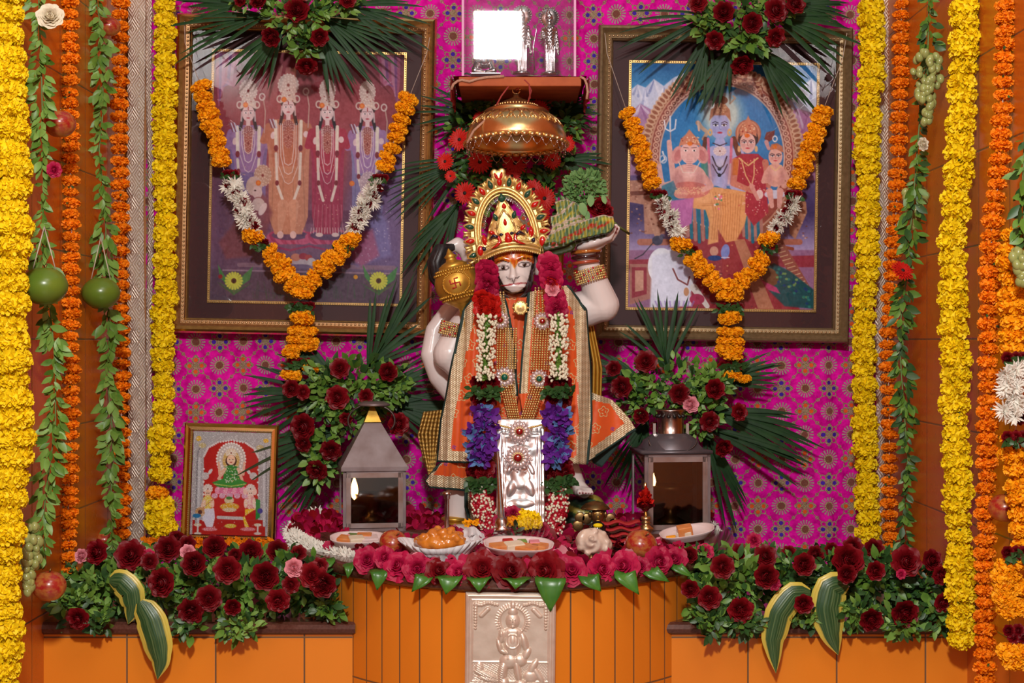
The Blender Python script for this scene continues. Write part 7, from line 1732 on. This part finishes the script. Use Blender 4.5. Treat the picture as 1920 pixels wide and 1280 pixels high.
# ---------- offerings
def on(x,y,Y,z=None): # a spot on the top, seen at (x, ·)
    d=CAMD+Y; return Vector(((x-960)*d/F,Y,(top_z((x-960)*d/F,Y) if z is None else z)))
def tray(label,x,Y,w,content,tilt=0.,seed=1,dz=0.012,cell='slab'):
    r=random.Random(seed); c=on(x,0,Y)+Vector((0,0,dz+.006)); t=thing('sweet_tray',label,'food tray',c,'foam trays of sweets in cling film'); W=S(w,Y)/2; Rt=Matrix.Rotation(tilt,3,'Y')@Matrix.Rotation(radians(15),3,'X')
    def q(v): return c+Rt@Vector(v)
    m=MB(); n=40; prof=[(.70,0),(.80,.002),(.95,.016),(1.,.018),(1.,.0165),(.93,.012),(.76,.0045),(.01,.0045)]
    pts=[]
    for rr,z in prof:
        for k in range(n):
            a=2*pi*k/n; e=2.6; ca,sa=cos(a),sin(a); f=(abs(ca)**e+abs(sa)**e)**(-1/e); pts.append(q((rr*f*ca*W*(1+.012*sin(9*a)),rr*f*sa*W*.56,z)))
    m.grid(pts,n,len(prof),0,True); m.build('foam_tray',M['foam'],t)
    for k,(dx,dy,sx,sy,sz,mm) in enumerate(content):
        m=MB(); o=q((dx*W,dy*W,.006+sz/2)); R_2=Rt@Matrix.Rotation(r.uniform(-.4,.4),3,'Z')
        if cell=='slab': m.box((-sx/2,-sy/2,-sz/2),(sx/2,sy/2,sz/2),0,Matrix.Translation(o)@R_2.to_4x4())
        else: m.ell(o,(sx/2,sy/2,sz/2),12,8)
        so=m.build('sweet',M[mm],t,cell!='slab')
        if cell=='slab': bb=so.modifiers.new('b','BEVEL'); bb.width=.002; bb.segments=2
    m=MB(); nn=24; rows=[]
    for j in range(nn):
        for i in range(nn):
            u=i/(nn-1)*2-1; v=j/(nn-1)*2-1; e=max(abs(u),abs(v)); f=1/max(1e-6,(abs(u)**2.6+abs(v)**2.6)**(1/2.6)) if e>0 else 1; k_=e*f
            rows.append(q((u*W*.98*f*e if e>0 else 0, v*W*.55*f*e if e>0 else 0, .0185+.010*(1-e**2)*(.7+.3*sin(u*5+v*3))+.0014*sin(u*17+v*9)*sin(v*13))))
    m.grid(rows,nn,nn); m.build('cling_film',M['film'],t)
tray('cling-filmed sweets on a foam tray before the pyramid topped lantern',672,-.56,106,[(-.45,0,.030,.026,.012,'sweet'),(-.05,-.1,.03,.026,.014,'cream'),(.4,0,.034,.028,.012,'foam'),(-.2,.22,.024,.02,.012,'stem'),(.2,.2,.03,.02,.014,'sweet')],0,1,.010)
tray('large cling-filmed tray of orange and white sweets at podium front centre',972,-.77,132,[(-.55,-.05,.034,.026,.010,'sweet'),(-.12,.02,.036,.026,.012,'cream'),(.25,-.1,.04,.03,.010,'sweet'),(.6,.05,.03,.024,.010,'sweet'),(-.3,.26,.02,.016,.012,'red'),(.1,.25,.018,.014,.012,'leaf2'),(.45,.22,.02,.016,.012,'pink')],.03,2,.022)
tray('tilted cling-filmed tray with one orange and white sweet before the right lantern',1290,-.53,104,[(-.1,0,.030,.024,.012,'cream'),(-.08,0,.030,.024,.022,'sweet'),(-.6,.05,.02,.01,.004,'amber')],-.16,3,.020)
def set_apple(label,x,Y,rpx,seed):
    R=S(rpx,Y); d=CAMD+Y; c=on(x,0,Y)+Vector((0,0,R*.86+.008)); t=thing('apple',label,'apple',c-Vector((0,0,R*.86))); prof=[]
    for j in range(29):
        a=-pi/2+pi*j/28; rr=cos(a)*(1+.06*cos(2*a)+.04*sin(a)); z=sin(a)*.94-.20*math.exp(-(rr/.25)**2)*(1 if a>0 else -.5); prof.append((max(rr,.001)*R,z*R))
    Mx=Euler((radians(28),radians(22 if seed==1 else 24),0)).to_matrix(); MB().lathe(prof,36,c,0,Mx).build('skin',M['apple'],t)
    MB().tube([c+Mx@Vector((0,0,R*.72)),c+Mx@Vector((R*.1,0,R*1.02))],R*.05,6).build('stalk',M['oldbrass'],t)
set_apple('apple on podium petals between the left sweet tray and the fritter',738,-.66,26,1); set_apple('apple on podium petals in front of the chimney lantern',1202,-.70,29,2)
# fritter in pleated paper
c=on(826,0,-.71)+Vector((0,0,.006)); t=thing('fritter','glazed orange fritter in a white pleated paper case','food',c)
m=MB(); n=120; rows=[]
for rr,z in ((.040,0),(.048,.014),(.070,.034),(.0705,.034),(.046,.012),(.01,.004)):
    for k in range(n):
        a=2*pi*k/n; q=(1+(.035 if rr>.045 else .01)*sin(a*30)); f=1+.16*abs(cos(a))-.1*(sin(a)<0)*0; rows.append((c.x+rr*q*f*cos(a),c.y+rr*q*.8*sin(a),c.z+z*(1+.22*cos(2*a+.3)*(z>.02))))
m.grid(rows,n,6,0,True); m.build('paper_case',M['paper'],t)
b=MB(); r=random.Random(3)
for k in range(16): a=2*pi*k/16; b.ell((c.x+.034*cos(a)+r.uniform(-.004,.004),c.y+.022*sin(a),c.z+.030+r.uniform(0,.008)),(.016,.014,.012),12,8)
for k in range(34):
    u=r.uniform(-1,1); b.ell((c.x+u*.044,c.y+r.uniform(-.026,.016),c.z+.034+(1-u*u)*.024*r.uniform(.4,1)),(r.uniform(.007,.014),.009,r.uniform(.005,.009)),12,8,0,Matrix.Rotation(r.uniform(-.8,.8),3,'Y'))
fo=fuse(b,'fried_dough',.0022,2,M['fritter']); attach(fo,t)
# tissue
m=MB(); rows=[]; r=random.Random(9)
for j in range(14):
    for i in range(22):
        u=i/21; v=j/13; p=P(lerp(866,962,u),lerp(996,1034,v)-6*sin(u*9),-.52-.10*v+.012*sin(u*19+v*7)); rows.append(p+Vector((.004*sin(v*9),.008*sin(u*31),.004*sin(v*14+u*8))))
m.grid(rows,22,14); tag(m.build('paper_tissue',M['paper']),'crumpled white tissue paper between the fritter and the sweet tray','tissue')
# bag of flowers
c=on(985,0,-.60); t=thing('flower_bag','clear plastic bag of yellow and magenta flowers before the silver plate','bag',c)
for k,(x,y,mk,rd) in enumerate(((978,968,'yellow',20),(995,972,'yellow',21),(960,974,'amber',16),(1005,980,'yellow',15),(985,980,'yellow',18))): put(MG[mk][k%3],'marigold',t,P(x,y,-.555-.004*k),S(rd,-.56),face_dir((.1*(k-2),-.6,1)))
for k,(x,y) in enumerate(((948,966),(962,962),(940,975),(1000,996),(975,1000),(955,990),(1015,992))): put(ROSEM[k%3],'rose',t,P(x,y,-.56),S(15,-.56),face_dir((0,-1,.5)))
m=MB(); rows=[]
for j in range(18):
    v=j/17; hw=lerp(46,44,v)*(1-.12*sin(pi*v)); 
    for i in range(30):
        u=i/29*2-1; rows.append(P(980+u*hw+6*sin(v*4),lerp(972,1034,v)-(8*u*u+4*sin(u*9))*(1-v),-.60-.022*sqrt(max(0,1-u*u))-.003*sin(u*23+v*11)))
m.grid(rows,30,18); m.build('plastic_film',M['film2'],t)
m=MB(); r=random.Random(2); sprig(m,[P(962,1012,-.60),P(968,996,-.61),P(966,982,-.61)],8,S(14),r); m.build('foliage',M['leafd'],t)
# slim silver rod with a ball foot
m=MB(); a,b_=P(933,845,-.50),P(941,985,-.60); ax=(b_-a); L=ax.length; Q=ax.normalized().to_track_quat('Z','Y').to_matrix(); m.lathe([(.0005,0),(.004,.004),(.0035,.012),(.0045,.05*1),(.006,L*.7),(.008,L*.9),(.0125,L*.93),(.014,L*.98),(.010,L*1.03),(.018,L*1.1),(.001,L*1.12)],20,a,0,Q); tag(m.build('silver_rod',M['silver']),'slim silver rod with a ball foot leaning before the silver plate','rod')
# steel rod stand
c=on(838,0,-.50); zt_=P(0,922,-.50).z; h=zt_-c.z; m=MB(); m.lathe([(.020,0),(.019,.004),(.008,.014),(.0055,.03),(.0048,h*.45),(.0045,h*.86),(.0065,h*.87),(.0065,h*.92),(.009,h*.95),(.009,h),(.001,h)],24,c); tag(m.build('steel_stand',M['steel']),'plain upright steel rod stand behind the fritter','stand')
# brass shrine piece: fluted disc over an engraved face, cluster of brass discs and a black stone
c=on(1116,0,-.46); t=thing('brass_shrine_piece','small brass idol with fluted parasol disc and discs around a black stone','shrine piece',c)
m=MB(); n=48; rows=[]; top=P(1116,952,-.46)
for rr,z in ((.001,.014),(.010,.012),(.020,.008),(.028,0),(.029,-.003),(.026,-.002)):
    for k in range(n): a=2*pi*k/n; q=1+.05*(k%2)*(rr>.015); rows.append(top+Vector((rr*q*cos(a),rr*q*sin(a),z+.001*(k%2))))
m.grid(rows,n,6,0,True); m.build('parasol_disc',M['oldbrass'],t)
MB().tube([top+Vector((0,.01,-.06)),top+Vector((0,.01,0))],.0025,8).build('stem',M['oldbrass'],t)
m=MB(); f=P(1121,966,-.475); m.ell(f,(.014,.008,.017),16,10); 
for s_ in(-1,1): m.ell(f+Vector((s_*.016,.002,.002)),(.004,.003,.007),8,5)
m.build('face',M['oldbrass'],t)
m=MB(); 
for u,v in ((-.006,.006),(.006,.006)): m.ell(f+Vector((u,-.0075,v-.002)),(.0032,.0012,.0016),8,5)
m.ell(f+Vector((0,-.009,-.003)),(.0016,.002,.004),8,5); m.ell(f+Vector((0,-.0075,-.010)),(.005,.0012,.0012),8,5); m.build('features',M['goldpaint'],t)
for x,y in ((1084,985),(1100,972),(1144,972),(1150,980),(1088,970)): 
    m=MB(); m.lathe([(.001,.002),(.009,.002),(.0115,.0008),(.0115,-.001),(.001,-.001)],24,P(x,y,-.47),0,Matrix.Rotation(pi/2,3,'X')); m.build('brass_disc',M['oldbrass'],t)
m=MB(); m.ell(P(1120,993,-.50),(.018,.018,.019),20,12); m.lathe([(.018,-.012),(.026,-.006),(.028,.0),(.024,.003),(.015,-.002)],28,P(1120,1000,-.50)); m.build('black_stone',M['blackstone'],t)
m=MB(); m.ell(P(1121,985,-.512),(.010,.008,.005),12,8); m.build('paste_mark',M['yellow'],t)
# conch on a coiled ring
c=on(1111,0,-.74); t=thing('conch','white knobbly conch shell resting on a small dark fluted ring','shell',c)
m=MB(); 
for k in range(18): a=2*pi*k/18; m.ell(c+Vector((.019*cos(a),.019*sin(a),.012)),(.006,.006,.010),8,6)
m.build('fluted_ring',M['oldbrass'],t)
b=MB(); q=c+Vector((0,0,.044)); b.ell(q,(.033,.026,.026),20,14); b.ell(q+Vector((-.010,-.010,.004)),(.022,.02,.022),16,10); b.ell(q+Vector((.020,-.004,-.006)),(.018,.016,.016),16,10); b.ell(q+Vector((-.002,-.018,.008)),(.014,.012,.012),12,8)
for a in range(9): th=a*.72; b.ell(q+Vector((.027*cos(th),-.012+.006*sin(a*2),.022*sin(th))),(.007,.008,.007),8,6)
b.ell(q+Vector((-.004,-.030,.010)),(.006,.005,.006),8,6)
o=fuse(b,'shell',.0018,2,M['conch']); a=vco(o); rel=a-np.array(q)[None]; ang=np.arctan2(rel[:,2],rel[:,0]); rad=np.hypot(rel[:,0],rel[:,2]); a[:,1]+=.0016*np.sin(rad*420+ang*2); setv(o,a); attach(o,t)
# incense stand with red flower
c=on(1211,0,-.44); t=thing('incense_stand','turned brass incense stand with a dark red flower on top','incense stand',c); h=P(0,968,-.44).z-c.z
m=MB(); m.lathe([(.020,0),(.020,.004),(.012,.010),(.010,.018),(.016,.024),(.016,.028),(.008,.034),(.007,h*.7),(.011,h*.75),(.007,h*.8),(.010,h*.88),(.010,h),(.001,h)],24,c); m.tube([c+Vector((0,0,h)),P(1210,905,-.44)],[.004,.0015],8); m.ell(P(1210,912,-.44),(.004,.004,.009),8,6); m.build('stand',M['brass'],t)
for k in range(3): put(ROSER[0] if k else ROSE[0],'flower',t,P(1210,948-k*11,-.45),(S(17-k*3),S(17-k*3),S(24)),face_dir((.05*k,-.15,1),k))
# folded red cloth
m=MB(); q=on(1162,0,-.46)
for k in range(4): 
    rows=[]
    for j in range(6):
        for i in range(14): rows.append(q+Vector((lerp(-.040,.040,i/13),lerp(-.05,.02,j/5)+.004*k,.008+.012*k+.003*sin(i*.9+k)+.002*sin(j))))
    m.grid(rows,14,6)
so=m.build('red_cloth',M['redcloth']); so.modifiers.new('s','SOLIDIFY').thickness=.003; tag(so,'folded red cloth between the brass shrine piece and incense stand','cloth')
# little orange marigold bits by the statue foot and under the small frame
m=MB(); r=random.Random(4)
for k in range(50): m.petal(P(r.uniform(870,895),r.uniform(976,986),-.49),(r.uniform(-1,1),-.5,r.uniform(-.2,1)),(0,-1,.3),.008,.005,nt=2)
tag(m.build('marigold_scrap',M['amber']),'scrap of orange marigold beside the red flower strand foot','flower')
m=MB()
for k in range(320):
    x=r.choice((r.uniform(270,300),r.uniform(425,515),r.uniform(345,380))); m.petal(P(x,r.uniform(1012,1026),-.26),(r.uniform(-1,1),-.5,r.uniform(-.2,1)),(0,-1,.3),.012,.007,nt=2)
tag(m.build('marigold_petals',M['orange']),'loose orange marigold petals lying below the small gold framed print','petals',None,'stuff')
